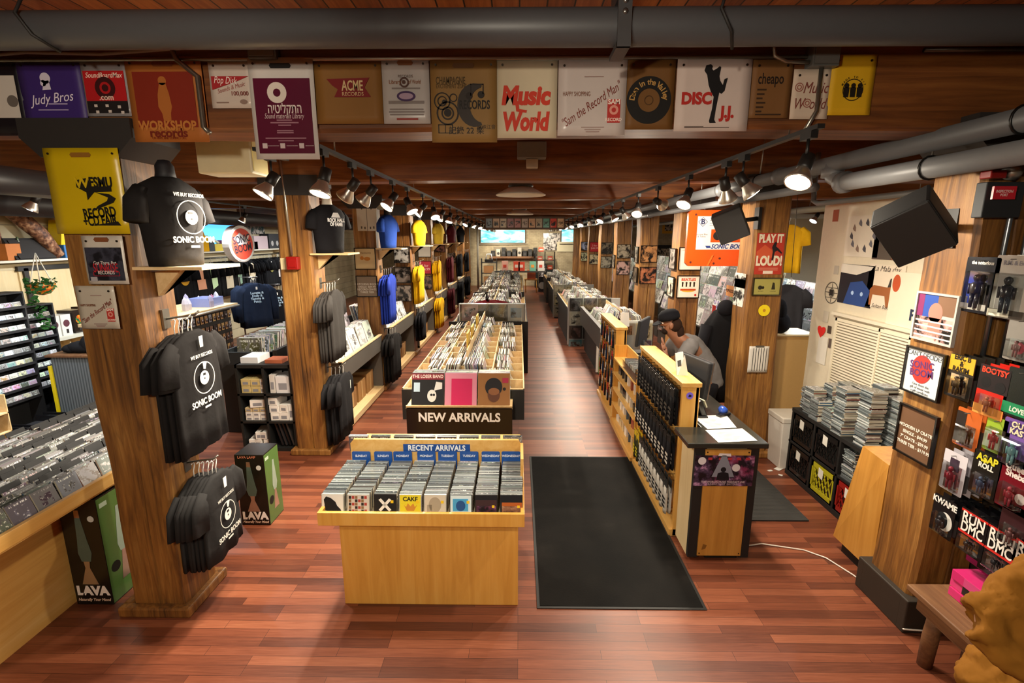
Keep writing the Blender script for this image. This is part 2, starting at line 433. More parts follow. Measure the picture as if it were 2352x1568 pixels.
# masses of flat-sided cases in one mesh (the many beyond the first three hundred)
class Mass:
    def __init__(s): s.v = []; s.f = []; s.mi = []; s.uv = []; s.rnd = []
    def case(s, c, w, t, h, rot, r, m0=0):    # c bottom centre; t along local x (face normal), w along y, h along z
        c = Vector(c); b = len(s.v)
        for x in (-t / 2, t / 2):
            for y, z in ((-w / 2, 0), (w / 2, 0), (w / 2, h), (-w / 2, h)):
                s.v.append(tuple(c + rot @ Vector((x, y, z))))
        for f, m in (((4, 5, 6, 7), 0), ((1, 0, 3, 2), 0), ((0, 1, 5, 4), 1), ((3, 7, 6, 2), 1), ((1, 2, 6, 5), 2), ((0, 4, 7, 3), 2)):
            s.f.append([b + i for i in f]); s.mi.append(m or m0); s.rnd.append(r)
            s.uv += [(0, 0), (1, 0), (1, 1), (0, 1)]
    def mesh(s, name, mats):
        me = bpy.data.meshes.new(name); me.from_pydata(s.v, [], s.f)
        for m in mats: me.materials.append(M[m])
        me.polygons.foreach_set('material_index', s.mi)
        u = me.uv_layers.new(name='UVMap'); u.data.foreach_set('uv', [c for q in s.uv for c in q])
        a = me.attributes.new('rnd', 'FLOAT', 'FACE'); a.data.foreach_set('value', s.rnd)
        me.update(); return me
    def build(s, name, mats, **k):
        o = bpy.data.objects.new(name, s.mesh(name, mats)); COL.objects.link(o)
        return tag(o, **k)
def rotm(rz=0.0, tilt=0.0, roll=0.0):      # tilt leans the face (local +x) upward, about the local y axis
    return (Matrix.Rotation(rz, 3, 'Z') @ Matrix.Rotation(-tilt, 3, 'Y') @ Matrix.Rotation(roll, 3, 'X'))
LPM = ['cover', 'sleeve_edge', 'sleeve_edge']
CDM = ['cover_dark', 'case_edge', 'spine_edge']
_lp = Mass(); _lp.case((0, 0, 0), .315, .010, .315, rotm(), 0.0); LP_ME = _lp.mesh('record', LPM)
_cd = Mass(); _cd.case((0, 0, 0), .142, .0105, .125, rotm(), 0.0); CD_ME = _cd.mesh('compact_disc', CDM)
_dv = Mass(); _dv.case((0, 0, 0), .142, .0105, .125, rotm(), 0.0)
_lp = Mass(); _lp.case((0, 0, 0), .315, .010, .315, rotm(), 0.0); LP_PALE = _lp.mesh('record', ['cover_pale', 'sleeve_edge', 'sleeve_edge'])
LPS = Mass(); CDS = Mass()
NLP = [0]; NCD = [0]
def put(me, nm, cat, c, rot, label, group, color=None):
    o = bpy.data.objects.new(nm, me); COL.objects.link(o)
    m = rot.to_4x4(); m.translation = Vector(c); o.matrix_world = m
    tag(o, label, cat, group)
    return o
def lp(c, rot, label=None, group=None, pale=False):
    if label and NLP[0] < 300:
        NLP[0] += 1; return put(LP_PALE if pale else LP_ME, 'record', 'record', c, rot, label, group)
    LPS.case(c, .315, .0105, .315, rot, R.random(), 3 if pale else 0)
def cd(c, rot, label=None, group=None):
    if label and NCD[0] < 300:
        NCD[0] += 1; return put(CD_ME, 'compact_disc', 'CD', c, rot, label, group)
    CDS.case(c, .142, .0105, .125, rot, R.random())
# ---------------------------------------------------------------- room shell
S = 'structure'
XL, XR, YB, YE, ZC = -7.1, 7.8, -1.6, 26.0, 3.5
G().box(XL, XR, YB, YE, -.1, 0).build('floor', 'hardwood', kind=S, label='red hardwood strip floor')
G().box(XL, XR, YB, YE, ZC, ZC + .1).build('ceiling', 'ceiling_boards', kind=S, label='brown board ceiling above the beams')
G().box(XL - .1, XL, YB, YE, 0, ZC).build('wall_left', 'brick_side', kind=S, label='pale brick wall behind the shirt rail')
G().box(XR, XR + .1, YB, YE, 0, ZC).build('wall_right', 'paint', color='#b9a98c', kind=S, label='beige wall beyond the bins past the counter')
G().box(XL, XR, YE, YE + .1, 0, ZC).build('wall_end', 'brick_end', kind=S, label='pale brick wall at the end of the aisle')
G().box(XL, XR, YB - .1, YB, 0, ZC).build('wall_back', 'paint', color='#8d7a60', kind=S, label='wall behind the viewer')
def window(n, x0, x1, z0, z1):
    f = thing('window_%d' % n, 'high window at the end of the shop glowing blue green' if n == 1 else 'small high end window on the other side of the poster board', None, ((x0 + x1) / 2, YE - .03, z0), kind=S)
    g = G(); b = .05
    g.box(x0 - b, x1 + b, YE - .06, YE, z0 - b, z0).box(x0 - b, x1 + b, YE - .06, YE, z1, z1 + b).box(x0 - b, x0, YE - .06, YE, z0, z1).box(x1, x1 + b, YE - .06, YE, z0, z1)
    g.build('window_frame', 'paint', f, '#5d5346')
    G().box(x0, x1, YE - .03, YE - .01, z0, z1).build('pane', 'window_daylight', f)
    G().box(x0 - .1, x1 + .1, YE - .1, YE, z0 - .1, z0 - .05).build('window_sill', 'paint', f, '#8b7f68')
window(1, -1.95, .3, 2.2, 2.83)
window(2, 2.18, 2.9, 2.2, 2.85)
# pale wood panelling and a sliding door along the left wall
G().box(XL, XL + .03, 3.0, 6.95, 0, 2.02).build('trim_1', 'birch_ply', kind=S, label='pale wood panelling below the white shelf')
G().box(XL, XL + .04, 3.0, 16, 2.02, 2.1).build('trim_2', 'paint', color='#c7b793', kind=S, label='painted batten over the panelling')
d = thing('door_1', 'pale wood sliding door in a dark frame beside the front shirt post', None, (XL + .05, 7.2, 0), kind=S)
G().box(XL, XL + .05, 6.95, 7.85, 0, 2.0).build('door_leaf', 'birch_ply', d)
g = G(); g.box(XL, XL + .08, 7.0, 7.07, 0, 2.04).box(XL, XL + .08, 6.92, 7.9, 2.0, 2.07).build('door_frame', 'paint', d, '#1b1713')
# beams
def wobble(g, amp, s):
    for i, (x, y, z) in enumerate(g.v):
        g.v[i] = (x + amp * math.sin(3.1 * z + 5 * y + s), y + amp * math.sin(2.3 * z + 4 * x + 2 * s), z)
for k in range(9):
    y = 2.88 + 2.48 * k
    g = G(); n = 30
    rings = []
    for i in range(n + 1):
        x = XL + (XR - XL) * i / n; a = .006 * math.sin(i * 1.7 + k); b = .008 * math.sin(i * .9 + 2 * k); c = .02
        rings.append([(x, y + a, 3.04 + c + b), (x, y + c + a, 3.04 + b), (x, y + .3 - c, 3.04 + b), (x, y + .3, 3.06 + b), (x, y + .3, ZC), (x, y + a, ZC)])
    g.loft(rings, smooth=False)
    lab = ['timber ceiling beam first from the viewer, hung with shop bags', 'second ceiling beam, carrying the grey metal box'][k] if k < 2 else 'plain timber ceiling beam, number %d back from the bags' % (k + 1)
    g.build('beam', 'beam_timber', kind=S, label=lab, group='timber ceiling beams')
# posts
def post(x0, x1, y0, y1, lab, s, dark=False, cap=True, zt=3.04):
    p = thing('pillar', lab, None, ((x0 + x1) / 2, (y0 + y1) / 2, 0), 'timber posts', S)
    g = G(); c = .025; rings = []; n = 24
    for i in range(n + 1):
        z = zt * i / n
        a = .010 * math.sin(2.1 * z + s) + .006 * math.sin(7 * z + 2 * s); b = .008 * math.sin(1.7 * z + 3 * s)
        rings.append([(x0 + a, y0 + c + b, z), (x0 + c + a, y0 + b, z), (x0 + .19 + a, y0 + b - .004, z), (x0 + .2 + a, y0 + b + .014, z), (x0 + .208 + a, y0 + b - .002, z), (x1 - c + b, y0 + a * .5, z), (x1 + b, y0 + c + a * .5, z), (x1 + b, y1 - c, z), (x1 - c + b, y1, z), (x0 + c + a, y1, z), (x0 + a, y1 - c, z)])
    g.loft(rings, smooth=False)
    g.build('post', 'post_timber', p)
    g = G(); e = .05
    h = .23 if dark else .07
    g.box(x0 - e, x1 + e, y0 - e, y0 + .012, 0, h).box(x0 - e, x1 + e, y1 - .012, y1 + e, 0, h).box(x0 - e, x0 + .012, y0, y1, 0, h).box(x1 - .012, x1 + e, y0, y1, 0, h)
    if dark: g.build('plinth', 'matte', p, '#2b2219', bevel=.008)
    else: g.build('plinth', 'post_timber', p, bevel=.012)
    if cap:
        g = G(); xc = (x0 + x1) / 2
        g.prism([(xc - .31, y0 - .03, 3.1), (xc - .31, y0 - .03, 3.0), (xc - .21, y0 - .03, 2.9), (xc + .21, y0 - .03, 2.9), (xc + .31, y0 - .03, 3.0), (xc + .31, y0 - .03, 3.1)], (0, y1 - y0 + .06, 0))
        g.build('post_cap', 'paint', p, '#2d2b2a')
    return p
ORD = ['front', 'second', 'third', 'fourth', 'fifth', 'sixth', 'seventh', 'eighth', 'ninth']
LEXTRA = ['hung with a yellow shop bag', 'carrying the red alarm box', 'with the white horned skull shape', 'beside the blue shirts', 'beside the yellow shirts', 'beside the maroon shirts', '', '', '']
REXTRA = ['with three framed signs', 'with the red play it loud poster', 'with two framed covers near the orange cassette', '', '', '', '', '', '']
LP_X = (-2.58, -2.22)
for k in range(9):
    y = 2.86 + 2.48 * k + (.02 if k else 0)
    post(-2.6 if k == 0 else -2.58, -2.22, y, y + .34, '%s timber post of the row along the hanging shirts%s' % (ORD[k], (' ' + LEXTRA[k]) if LEXTRA[k] else ''), k + .3)
    if k == 0: post(2.5, 2.86, 2.80, 3.16, 'front timber post of the counter side row with three framed signs', 5.1, True)
    else: post(2.46, 2.84, y, y + .36, '%s timber post of the counter side row%s' % (ORD[k], (' ' + REXTRA[k]) if REXTRA[k] else ''), k + 7.7)
# ---------------------------------------------------------------- pipes, conduit, lamps
def pipe(path, r, lab, name='pipe', col='#4a4b4e', mat='paint', n=16, cat='pipe', flanges=(), group=None):
    t = thing(name, lab, cat, path[0], group)
    G().tube(path, r, n).build('tube', mat, t, col)
    for (c, d) in flanges:
        c = Vector(c); d = Vector(d).normalized()
        G().tube([c - d * .03, c + d * .03], r * 1.28, n).build('coupling', mat, t, col)
    return t
t = pipe([(-7, 2.35, 3.345), (7.5, 2.35, 3.345)], .075, 'fat dark grey pipe crossing the whole ceiling in front of the bags', n=24)
for x in (.43,):
    g = G(); g.box(x - .028, x + .028, 2.258, 2.275, 3.24, 3.46).box(x - .028, x + .028, 2.26, 2.44, 3.24, 3.262).box(x - .028, x + .028, 2.26, 2.44, 3.425, 3.5)
    g.build('pipe_clamp', 'paint', t, '#3b3b3d')
g = G(); g.tube([(.43, 2.252, 3.41), (.43, 2.262, 3.41)], .012, 8).tube([(.43, 2.252, 3.37), (.43, 2.262, 3.37)], .012, 8).build('bolt', 'metal', t, '#8a8a88')
for x in (.86, -2.05):
    G().tube([(x, 2.30, 3.5), (x - .04, 2.262, 3.38), (x + .01, 2.268, 3.3), (x + .05, 2.35, 3.26)], .007, 6).build('wire', 'matte', t, '#1a1817')
pipe([(2.3, 1.6, 2.995), (2.3, 22, 2.995)], .058, 'thick grey pipe running above the counter, upper one of the pair', flanges=[((2.3, y, 2.995), (0, 1, 0)) for y in (4.15, 4.6, 5.9, 8.3, 11, 14)], col='#606163', group='grey pipes over the counter')
pipe([(2.3, 1.6, 2.85), (2.3, 3.72, 2.85), (2.3, 3.83, 2.90), (2.3, 3.85, 3.0)], .058, 'thick grey pipe with an elbow, lower one of the pair at the frame edge', flanges=[((2.3, 3.7, 2.85), (0, 1, 0)), ((2.3, 3.85, 2.93), (0, 0, 1))], col='#77787a', group='grey pipes over the counter')
pipe([(2.3, 4.05, 2.85), (2.3, 22, 2.85)], .035, 'thinner grey pipe running under the thick one down the shop', flanges=[((2.3, y, 2.85), (0, 1, 0)) for y in (5.5, 9, 13)], col='#67686a', group='grey pipes over the counter')
for q, (y, zr) in enumerate(((2.95, 2.85), (2.45, 2.995), (5.0, 2.995))):
    t = thing('pipe_hanger', 'wire hanger looped round the grey pipes over the counter, %s from the viewer' % ['2nd', '1st', '3rd'][q], 'hanger', (2.3, y, zr))
    g = G(); g.tube([(2.3 + .064 * math.cos(a), y, zr + .064 * math.sin(a)) for a in [2 * PI * k / 16 for k in range(17)]], .006, 6).build('loop', 'metal', t, '#3a3938'); g = G(); g.tube([(2.3, y, zr + .06), (2.3 + .02, y, ZC)], .005, 6).build('wire', 'metal', t, '#9a958c')
pipe([(3.0, 2.2, 2.8), (3.0, 5.2, 2.8), (3.0, 5.28, 2.83), (3.0, 5.3, 2.95), (3.0, 5.3, 3.3)], .024, 'slim grey pipe bending up beside the white office wall', col='#6a6a68')
pipe([(2.1, 2.86, 3.42), (2.75, 2.855, 3.42), (2.83, 2.855, 3.39), (2.85, 2.855, 3.3), (2.83, 2.855, 2.95)], .012, 'bent conduit dropping down the beam near the yellow bag', 'conduit', '#5d5a55', 'metal', cat='conduit')
pipe([(-3.6, 2.856, 3.39), (1.51, 2.856, 3.39)], .011, 'long straight conduit along the top of the bags', 'conduit', '#b5afa2', 'metal', n=8, cat='conduit')
pipe([(1.3, 2.83, 3.46), (1.32, 2.83, 3.385), (1.38, 2.83, 3.36), (1.51, 2.83, 3.355)], .010, 'short conduit curling into the grey junction box', 'conduit', '#a9a498', 'metal', n=8, cat='conduit')
pipe([(-1.83, 2.835, 3.46), (-1.80, 2.83, 3.38), (-1.70, 2.83, 3.3), (-1.70, 2.83, 3.05), (-1.67, 2.83, 3.02)], .014, 'curved conduit dropping between the orange bag and the white bag', 'conduit', '#8f8a80', 'metal', n=8, cat='conduit')
pipe([(-3.3, 2.83, 3.37), (-2.6, 2.83, 3.42), (-2.2, 2.83, 3.41), (-1.7, 2.83, 3.44), (-1.35, 2.83, 3.47)], .008, 'loose grey cable sagging above the conduit', 'cable', '#9a958c', 'matte', n=6, cat='cable')
pipe([(1.57, 2.84, 3.34), (1.56, 2.82, 3.12), (1.50, 2.80, 3.02)], .011, 'short conduit from the junction box down to the light track', 'conduit', '#9d988d', 'metal', n=8, cat='conduit')
def jbox(x0, x1, y0, y1, z0, z1, lab, col='#5b5c59'):
    t = thing('junction_box', lab, 'electrical box', ((x0 + x1) / 2, y0, z0))
    G().box(x0, x1, y0, y1, z0, z1).build('housing', 'paint', t, col, bevel=.006)
    G().box(x0 + .01, x1 - .01, y0 - .008, y0, z0 + .01, z1 - .01).build('cover_plate', 'paint', t, '#6c6d69')
    return t
jbox(-1.42, -1.27, 2.82, 2.88, 3.385, 3.46, 'small grey junction box above the maroon bag')
jbox(1.50, 1.64, 2.80, 2.88, 3.33, 3.46, 'grey junction box on the beam beside the yellow bag')
# grey conduit drop + red alarm on the second left post
pipe([(-2.46, 5.34, 3.3), (-2.44, 5.34, 2.9), (-2.42, 5.335, 2.28)], .013, 'pale conduit running down the post to the red alarm box', 'conduit', '#c8c2b2', 'metal', n=8, cat='conduit')
t = thing('alarm_box', 'red fire alarm box on the second post', 'alarm', (-2.41, 5.33, 2.12))
G().box(-2.475, -2.345, 5.29, 5.37, 2.13, 2.27).build('housing', 'gloss', t, '#8c1815', bevel=.012)
G().box(-2.45, -2.37, 5.283, 5.29, 2.16, 2.24).build('face_plate', 'gloss', t, '#8f1917')
G().box(-2.56, -2.48, 5.355, 5.38, 2.13, 2.25).build('wall_plate', 'matte', label='cream blank plate beside the red alarm box', cat='plate', color='#d8c9a0')

def make_lamp(cool=False):
    root = thing('track_lamp', 'track lamp', 'lamp', (0, 0, 0))
    g = G(); g.box(-.018, .018, -.05, .05, -.035, 0).tube([(0, 0, -.03), (0, 0, -.13)], .008, 8)
    g.build('stem', 'paint', root, '#161514')
    g = G(); g.lathe([(.02, .05), (.034, .045), (.036, -.03), (.03, -.04)], n=16)
    h = g.build('lamp_head', 'paint', root, '#1d1b1a'); 
    g = G(); g.lathe([(.028, -.03), (.034, -.05), (.056, -.09), (.066, -.115), (.066, -.122), (.060, -.122)], n=20, caps=False)
    g.build('reflector', 'metal', h, '#e4e0d6')
    g = G(); g.lathe([(.0005, -.128), (.03, -.126), (.06, -.119)], n=20, caps=False)
    g.build('bulb', 'lamp_glow_cool' if cool else 'lamp_glow', h)
    ld = bpy.data.lights.new('spot', 'SPOT')
    ld.energy = LAMP_W * (1.1 if cool else 1); ld.color = (.93, .98, 1.0) if cool else (1.0, .88, .70); ld.spot_size = math.radians(148); ld.spot_blend = .85; ld.shadow_soft_size = .05
    lo = bpy.data.objects.new('spot', ld); COL.objects.link(lo); lo.parent = h; lo.location = (0, 0, -.14)
    h.location = (0, 0, -.15)
    return root
def place_lamp(proto, x, y, z, aim, label, group, first=False):
    r = proto if first else dup(proto)
    r.location = (x, y, z); r['label'] = label; r['group'] = group
    for c in r.children:
        if c.name.startswith('lamp_head'):
            v = Vector(aim).normalized()
            c.rotation_euler = (-v).to_track_quat('Z', 'Y').to_euler()
    return r
lampA = make_lamp()
def track(x, y0, y1, z, lab):
    t = thing('light_track', lab, 'light track', (x, y0, z))
    G().box(x - .018, x + .018, y0, y1, z, z + .022).build('rail', 'paint', t, '#1b1a19')
    g = G(); yy = y0 + .3
    while yy < y1: g.tube([(x, yy, z + .02), (x, yy, 3.5)], .004, 6); yy += 2.48
    g.build('hanger_rods', 'metal', t, '#8d8880')
track(-1.2, 3.1, 25, 2.99, 'black lighting track over the shirt edge of the main aisle')
track(-1.62, 3.2, 3.62, 2.99, 'short black lighting track behind the maroon bag')
track(1.47, 2.6, 25, 2.99, 'black lighting track over the counter edge of the main aisle')
LY = [2.63, 3.19, 3.73, 4.18, 4.89, 5.53, 6.4, 7.2, 8.0, 8.9, 9.9, 10.9, 11.9, 13.0, 14.2, 15.4, 16.6, 17.8, 19.0, 20.4, 21.8, 23.2, 24.6]  # far lamps set closer, and the last few added to brighten the end wall
RY = [2.70, 3.44, 3.72, 4.51, 5.48, 6.36, 7.29, 8.13, 9.0, 9.9, 10.8, 11.8, 12.9, 14.0, 15.2, 16.4, 17.6, 18.8, 20.0, 21.2, 22.6, 24.0]  # far end of this row likewise filled with added lamps for more light
NUM = ['first', 'second', 'third', 'fourth', 'fifth', 'sixth', 'seventh', 'eighth', 'ninth', 'tenth', 'eleventh', 'twelfth', 'thirteenth', 'fourteenth', 'fifteenth', 'sixteenth', 'seventeenth', 'eighteenth', 'nineteenth', 'twentieth', 'twenty-first', 'twenty-second', 'twenty-third', 'twenty-fourth']
AL = [(-.5, -.45, -1), (-.2, -.35, -1), (-.9, .3, -1), (-1, .2, -1), (-.6, -.6, -1), (.5, -.3, -1), (-.9, -.5, -1), (.3, -.6, -1)]
for i, y in enumerate(LY):
    a = AL[i % 8] if y < 21 else (.3, .8, -.9)  # the added end lamps turn toward the brick end wall to light it
    place_lamp(lampA, -1.2 if i else -1.62, y if i else 3.38, 2.99, a, 'lit black track lamp, %s from the viewer on the shirt side track' % NUM[i], 'track lamps over the aisle', i == 0)
AR = [(-.55, -.45, -1), (.75, -.25, -1), (.45, .4, -1), (-.5, -.5, -1), (.8, -.4, -1), (-.3, -.7, -1), (.7, .2, -1), (.5, -.4, -1)]
for i, y in enumerate(RY):
    place_lamp(lampA, 1.47, y, 2.99, (1.13, 1.2, -.4) if y == 5.48 else AR[i % 8] if y < 21 else (-.2, .8, -.9), 'lit black track lamp, %s from the viewer on the counter side track' % NUM[i], 'track lamps over the aisle')
# lamps of the side bays and over the landing the photo is taken from
lampB = make_lamp(True)
track(-4.75, 3.4, 21, 2.99, 'black lighting track over the shirt bay by the brick wall')
track(5.2, 4, 21, 2.99, 'black lighting track over the bins beyond the posts')
for i, y in enumerate([3.8, 5.0, 6.2, 7.4, 8.8, 10.4, 12.5, 15, 18]):
    place_lamp(lampB, -4.75, y, 2.99, [(-.8, .1, -1), (-.5, -.3, -1), (.2, 0, -1)][i % 3], 'lit lamp on the side track over the shirt bay, %s from the viewer' % NUM[i], 'track lamps of the shirt bay', i == 0)
for i, y in enumerate([5.2, 6.6, 7.6, 9, 10.5, 12.3, 14.5, 17, 19.5]):
    place_lamp(lampB, 5.2, y, 2.99, [(-.7, -.2, -1), (.5, -.3, -1), (-.6, .2, -1)][i % 3], 'lit lamp on the side track beyond the counter, %s from the viewer' % NUM[i], 'track lamps of the bay beyond the counter')
ld_dim = bpy.data.lights['spot'].copy(); ld_dim.energy = LAMP_W * .95
track(-.6, -1.4, .9, 3.0, 'black lighting track over the landing')
for i, (x, y, a) in enumerate([(-.6, -.9, (.1, 1, -.1)), (-.6, -.4, (-.9, 1, -.7)), (-.6, .2, (.9, .9, -1))]):
    place_lamp(lampA, x, y, 3.0, a, 'lamp over the landing, %s along its track' % NUM[i], 'landing lamps')
for o in COL.objects:
    if o.type == 'LIGHT' and o.parent.parent['group'] == 'landing lamps': o.data = ld_dim
# disc vents and the boxes under the beams
def vent(y, z, r, lab):
    t = thing('ceiling_vent', lab, 'vent', (.02, y, z), 'disc vents over the aisle')
    G().lathe([(r * .45, ZC), (r * .45, z + .13), (r * .5, z + .12), (r * .5, z + .1)], (.02, y, 0), 24).build('duct_neck', 'paint', t, '#4d5150')
    G().lathe([(r * .42, z + .1), (r * .9, z + .02), (r, z), (r * .97, z - .01), (.001, z + .01)], (.02, y, 0), 32).build('diffuser_disc', 'paint', t, '#d8d2c4')
vent(6.6, 3.0, .32, 'round white disc vent hanging over the aisle')
vent(12.0, 3.0, .32, 'round white disc vent farther down the aisle near the poster board')
t = thing('emergency_light', 'grey metal box fixed to the second beam above the aisle', 'emergency light', (.13, 5.3, 3.2))
G().box(-.02, .27, 5.2, 5.34, 3.24, 3.40).build('housing', 'paint', t, '#77777a', bevel=.01)
G().box(.07, .19, 5.22, 5.32, 3.15, 3.24).build('lens_block', 'gloss', t, '#b9b4a8', bevel=.008)
t = thing('wall_unit', 'cream metal unit hung under the beam between the near posts', 'heater', (-2.2, 3.65, 2.9))
x0, z1 = onY(445, 316, 3.62); x1, z0 = onY(580, 398, 3.62)
G().box(x0, x1, 3.62, 3.86, z0, z1).build('housing', 'paint', t, '#cfc8a8', bevel=.01)
G().box(x1, x1 + .006, 3.64, 3.84, z0 + .02, z1 - .02).build('side_grille', 'paint', t, '#e3d48c')
g = G(); g.tube([(x0 + .08, 3.74, z1), (x0 + .08, 3.74, ZC)], .006, 6).tube([(x1 - .08, 3.74, z1), (x1 - .08, 3.74, ZC)], .006, 6).build('hanger_rods', 'metal', t, '#8d8880')
# side bay ducts
pipe([(-5.4, 4.5, 2.82), (-5.4, 20, 2.82)], .13, 'fat black duct over the shirt bay', 'duct', '#2c2a2b', n=20, cat='duct', flanges=[((-5.4, 8.6, 2.82), (0, 1, 0))])
pipe([(-3.6, 2.6, 2.86), (-3.6, 4.4, 2.86)], .10, 'short black duct with a round end above the side counter', 'duct', '#262425', n=20, cat='duct')
pipe([(-6.2, 3.0, 2.95), (-6.2, 22, 2.95)], .04, 'pale grey pipe along the shirt bay ceiling', col='#8b857b')
pipe([(4.6, 5.6, 2.9), (4.6, 22, 2.9)], .05, 'pale grey pipe over the bins beyond the office', col='#7d7a75')
# ---------------------------------------------------------------- shop bags pinned along the near beam
def sheet(fr, w_, h_, parent, mat, color, amp=.0025, name='sheet', slot=None, th=.002):
    g = G(); n = 7; vs = []
    ph = R.random() * 6
    for d in (0, th):
        for j in range(n + 1):
            for i in range(n + 1):
                a = w_ * i / n; b = h_ * j / n
                e = amp * (math.sin(9 * a / w_ + ph) + math.sin(7 * b / h_ + 2 * ph)) / 2 + amp
                vs.append(fr.p(a, b, d + e))
    N1 = (n + 1) ** 2; fs = []
    for j in range(n):
        for i in range(n):
            q = [j * (n + 1) + i, j * (n + 1) + i + 1, (j + 1) * (n + 1) + i + 1, (j + 1) * (n + 1) + i]
            fs.append([N1 + k for k in q]); fs.append(q[::-1])
    edge = [i for i in range(n + 1)] + [(j) * (n + 1) + n for j in range(1, n + 1)] + [n * (n + 1) + i for i in range(n - 1, -1, -1)] + [j * (n + 1) for j in range(n - 1, 0, -1)]
    for k in range(len(edge)):
        a, b = edge[k], edge[(k + 1) % len(edge)]
        fs.append([a, b, N1 + b, N1 + a])
    g.add(vs, fs, 0, True)
    return g.build(name, mat, parent, color)
BY = 2.862
def bag(px0, px1, py0, py1, color, lab, mat='paper', Y=BY, slot=False, pins=True, group='shop bags on the beam', dy=0.0):
    x0, z1 = onY(px0, py0, Y); x1, _ = onY(px1, py0, Y); _, z0 = onY((px0 + px1) / 2, py1, Y)
    t = thing('shop_bag', lab, 'bag', ((x0 + x1) / 2, Y, z0), group)
    fr = Fr((x0, Y - dy, z0), (1, 0, 0), (0, 0, 1))
    w_, h_ = x1 - x0, z1 - z0
    sheet(fr, w_, h_, t, mat, color)
    if slot:
        s = .05 if w_ > .3 else .035
        flat('handle_slot', fr, [(w_ / 2 - s, h_ * .92 - .012), (w_ / 2 + s, h_ * .92 - .012), (w_ / 2 + s + .008, h_ * .92), (w_ / 2 + s, h_ * .92 + .012), (w_ / 2 - s, h_ * .92 + .012), (w_ / 2 - s - .008, h_ * .92)], t, 'matte', slot, .0085)
    if pins:
        g = G()
        for a in (.03, w_ - .03): g.disc(fr.p(a, h_ - .03, .0085), .006, fr.u, fr.v, .003, 10)
        g.build('pin', 'metal', t, '#4a4640')
    return t, fr, w_, h_
P0 = .0085
# white and black bag cut by the frame edge
t, f, a, b = bag(-70, 40, 135, 312, '#16141a', 'black bag with a white panel, cut by the edge of the picture', 'plastic_bag')
flat('print', f, rect(.02, .09, a - .03, b * .78), t, 'paper', '#cfc6bc', P0)
flat('print', f, circ(a - .06, b * .45, .03), t, 'paper', '#6a625c', P0 + .001)
# purple
t, f, a, b = bag(36, 182, 137, 297, '#3d2a6e', 'deep purple shop bag with white script lettering', 'plastic_bag')
write('Judy Bros', f, a * .48, b * .44, .07, t, '#e6dcee', P0, shear=.4, rot=.1, fit=a * .72)
multi('print', f, [circ(a * .43, b * .73, .028), [(a * .36, b * .56), (a * .5, b * .57), (a * .48, b * .70), (a * .40, b * .69)], circ(a * .39, b * .66, .016)], t, 'paper', '#d8cfe0', P0)
multi('print', f, [rect(a * .42, b * .355, a * .72, b * .372), rect(a * .24, b * .27, a * .72, b * .285)], t, 'paper', '#a99cc0', P0)
# red with a silver top
t, f, a, b = bag(184, 288, 138, 268, '#8f8a8c', 'small clear topped bag with a red panel and a black strip below', 'plastic_bag', dy=.004)
flat('print', f, rect(.012, b * .27, a - .012, b * .8), t, 'paper', '#b0181c', P0)
flat('print', f, rect(.012, .015, a - .012, b * .27), t, 'paper', '#1c1718', P0)
write('SoundBoardMax', f, a / 2, b * .72, .036, t, '#f0d8c8', P0 + .001, shear=.3, bold=.01, fit=a * .82)
multi('print', f, ring(a / 2, b * .5, .03, .055) + [circ(a / 2, b * .5, .018)], t, 'paper', '#3a0d10', P0 + .001)
write('.com', f, a / 2, b * .33, .04, t, '#e8c8b8', P0 + .002, bold=.02)
multi('print', f, [rect(a * x, b * y, a * (x + .07), b * (y + .05)) for x, y in ((.2, .16), (.45, .16), (.72, .14), (.22, .05), (.78, .04), (.5, .06))], t, 'paper', '#c8bcb4', P0 + .001)
# orange brown workshop bag
t, f, a, b = bag(287, 462, 133, 327, '#a8632a', 'orange brown paper bag with a dark red panel and a pale robed figure', slot='#7a3c18', dy=.006)
flat('print', f, rect(.035, .075, a - .05, b * .83), t, 'paper', '#7d2412', P0)
multi('print', f, [[(a * .43, b * .25), (a * .53, b * .25), (a * .535, b * .34), (a * .56, b * .42), (a * .54, b * .58), (a * .51, b * .70), (a * .43, b * .70), (a * .39, b * .56), (a * .38, b * .42), (a * .42, b * .34)], circ(a * .47, b * .725, .022)], t, 'paper', '#a8632a', P0 + .001)
write('WORKSHOP', f, a * .47, b * .19, .066, t, '#b87434', P0 + .0025, bold=.035, fit=a * .78)
write('records', f, a * .47, b * .105, .062, t, '#6e2010', P0 + .0025, bold=.025, fit=a * .5)
write('ON VINYL AND COMPACT DISC', f, a * .47, b * .045, .018, t, '#7d2a14', P0 + .001, fit=a * .46)
# small white with red diagonal
t, f, a, b = bag(477, 573, 138, 249, '#cbbcb0', 'small white bag with a red slanted band beside the maroon bag', 'plastic_bag')
flat('print', f, [(.012, b * .38), (a * .62, b * .54), (a * .95, b * .66), (.012, b * .66)], t, 'paper', '#a3262a', P0)
write('Pop Disk', f, a * .38, b * .57, .05, t, '#efe0d6', P0 + .001, shear=.3, rot=-.05, fit=a * .55)
write('100,000', f, a * .7, b * .3, .03, t, '#7a3a34', P0, bold=.02)
write('Sounds & Music', f, a * .5, b * .42, .03, t, '#a86a62', P0, rot=.25, shear=.4, fit=a * .7)
multi('print', f, [rect(a * .12, b * .1, a * .42, b * .13)] + [circ(a * .78, b * .13, .02, ry=.012)], t, 'paper', '#8c7468', P0)
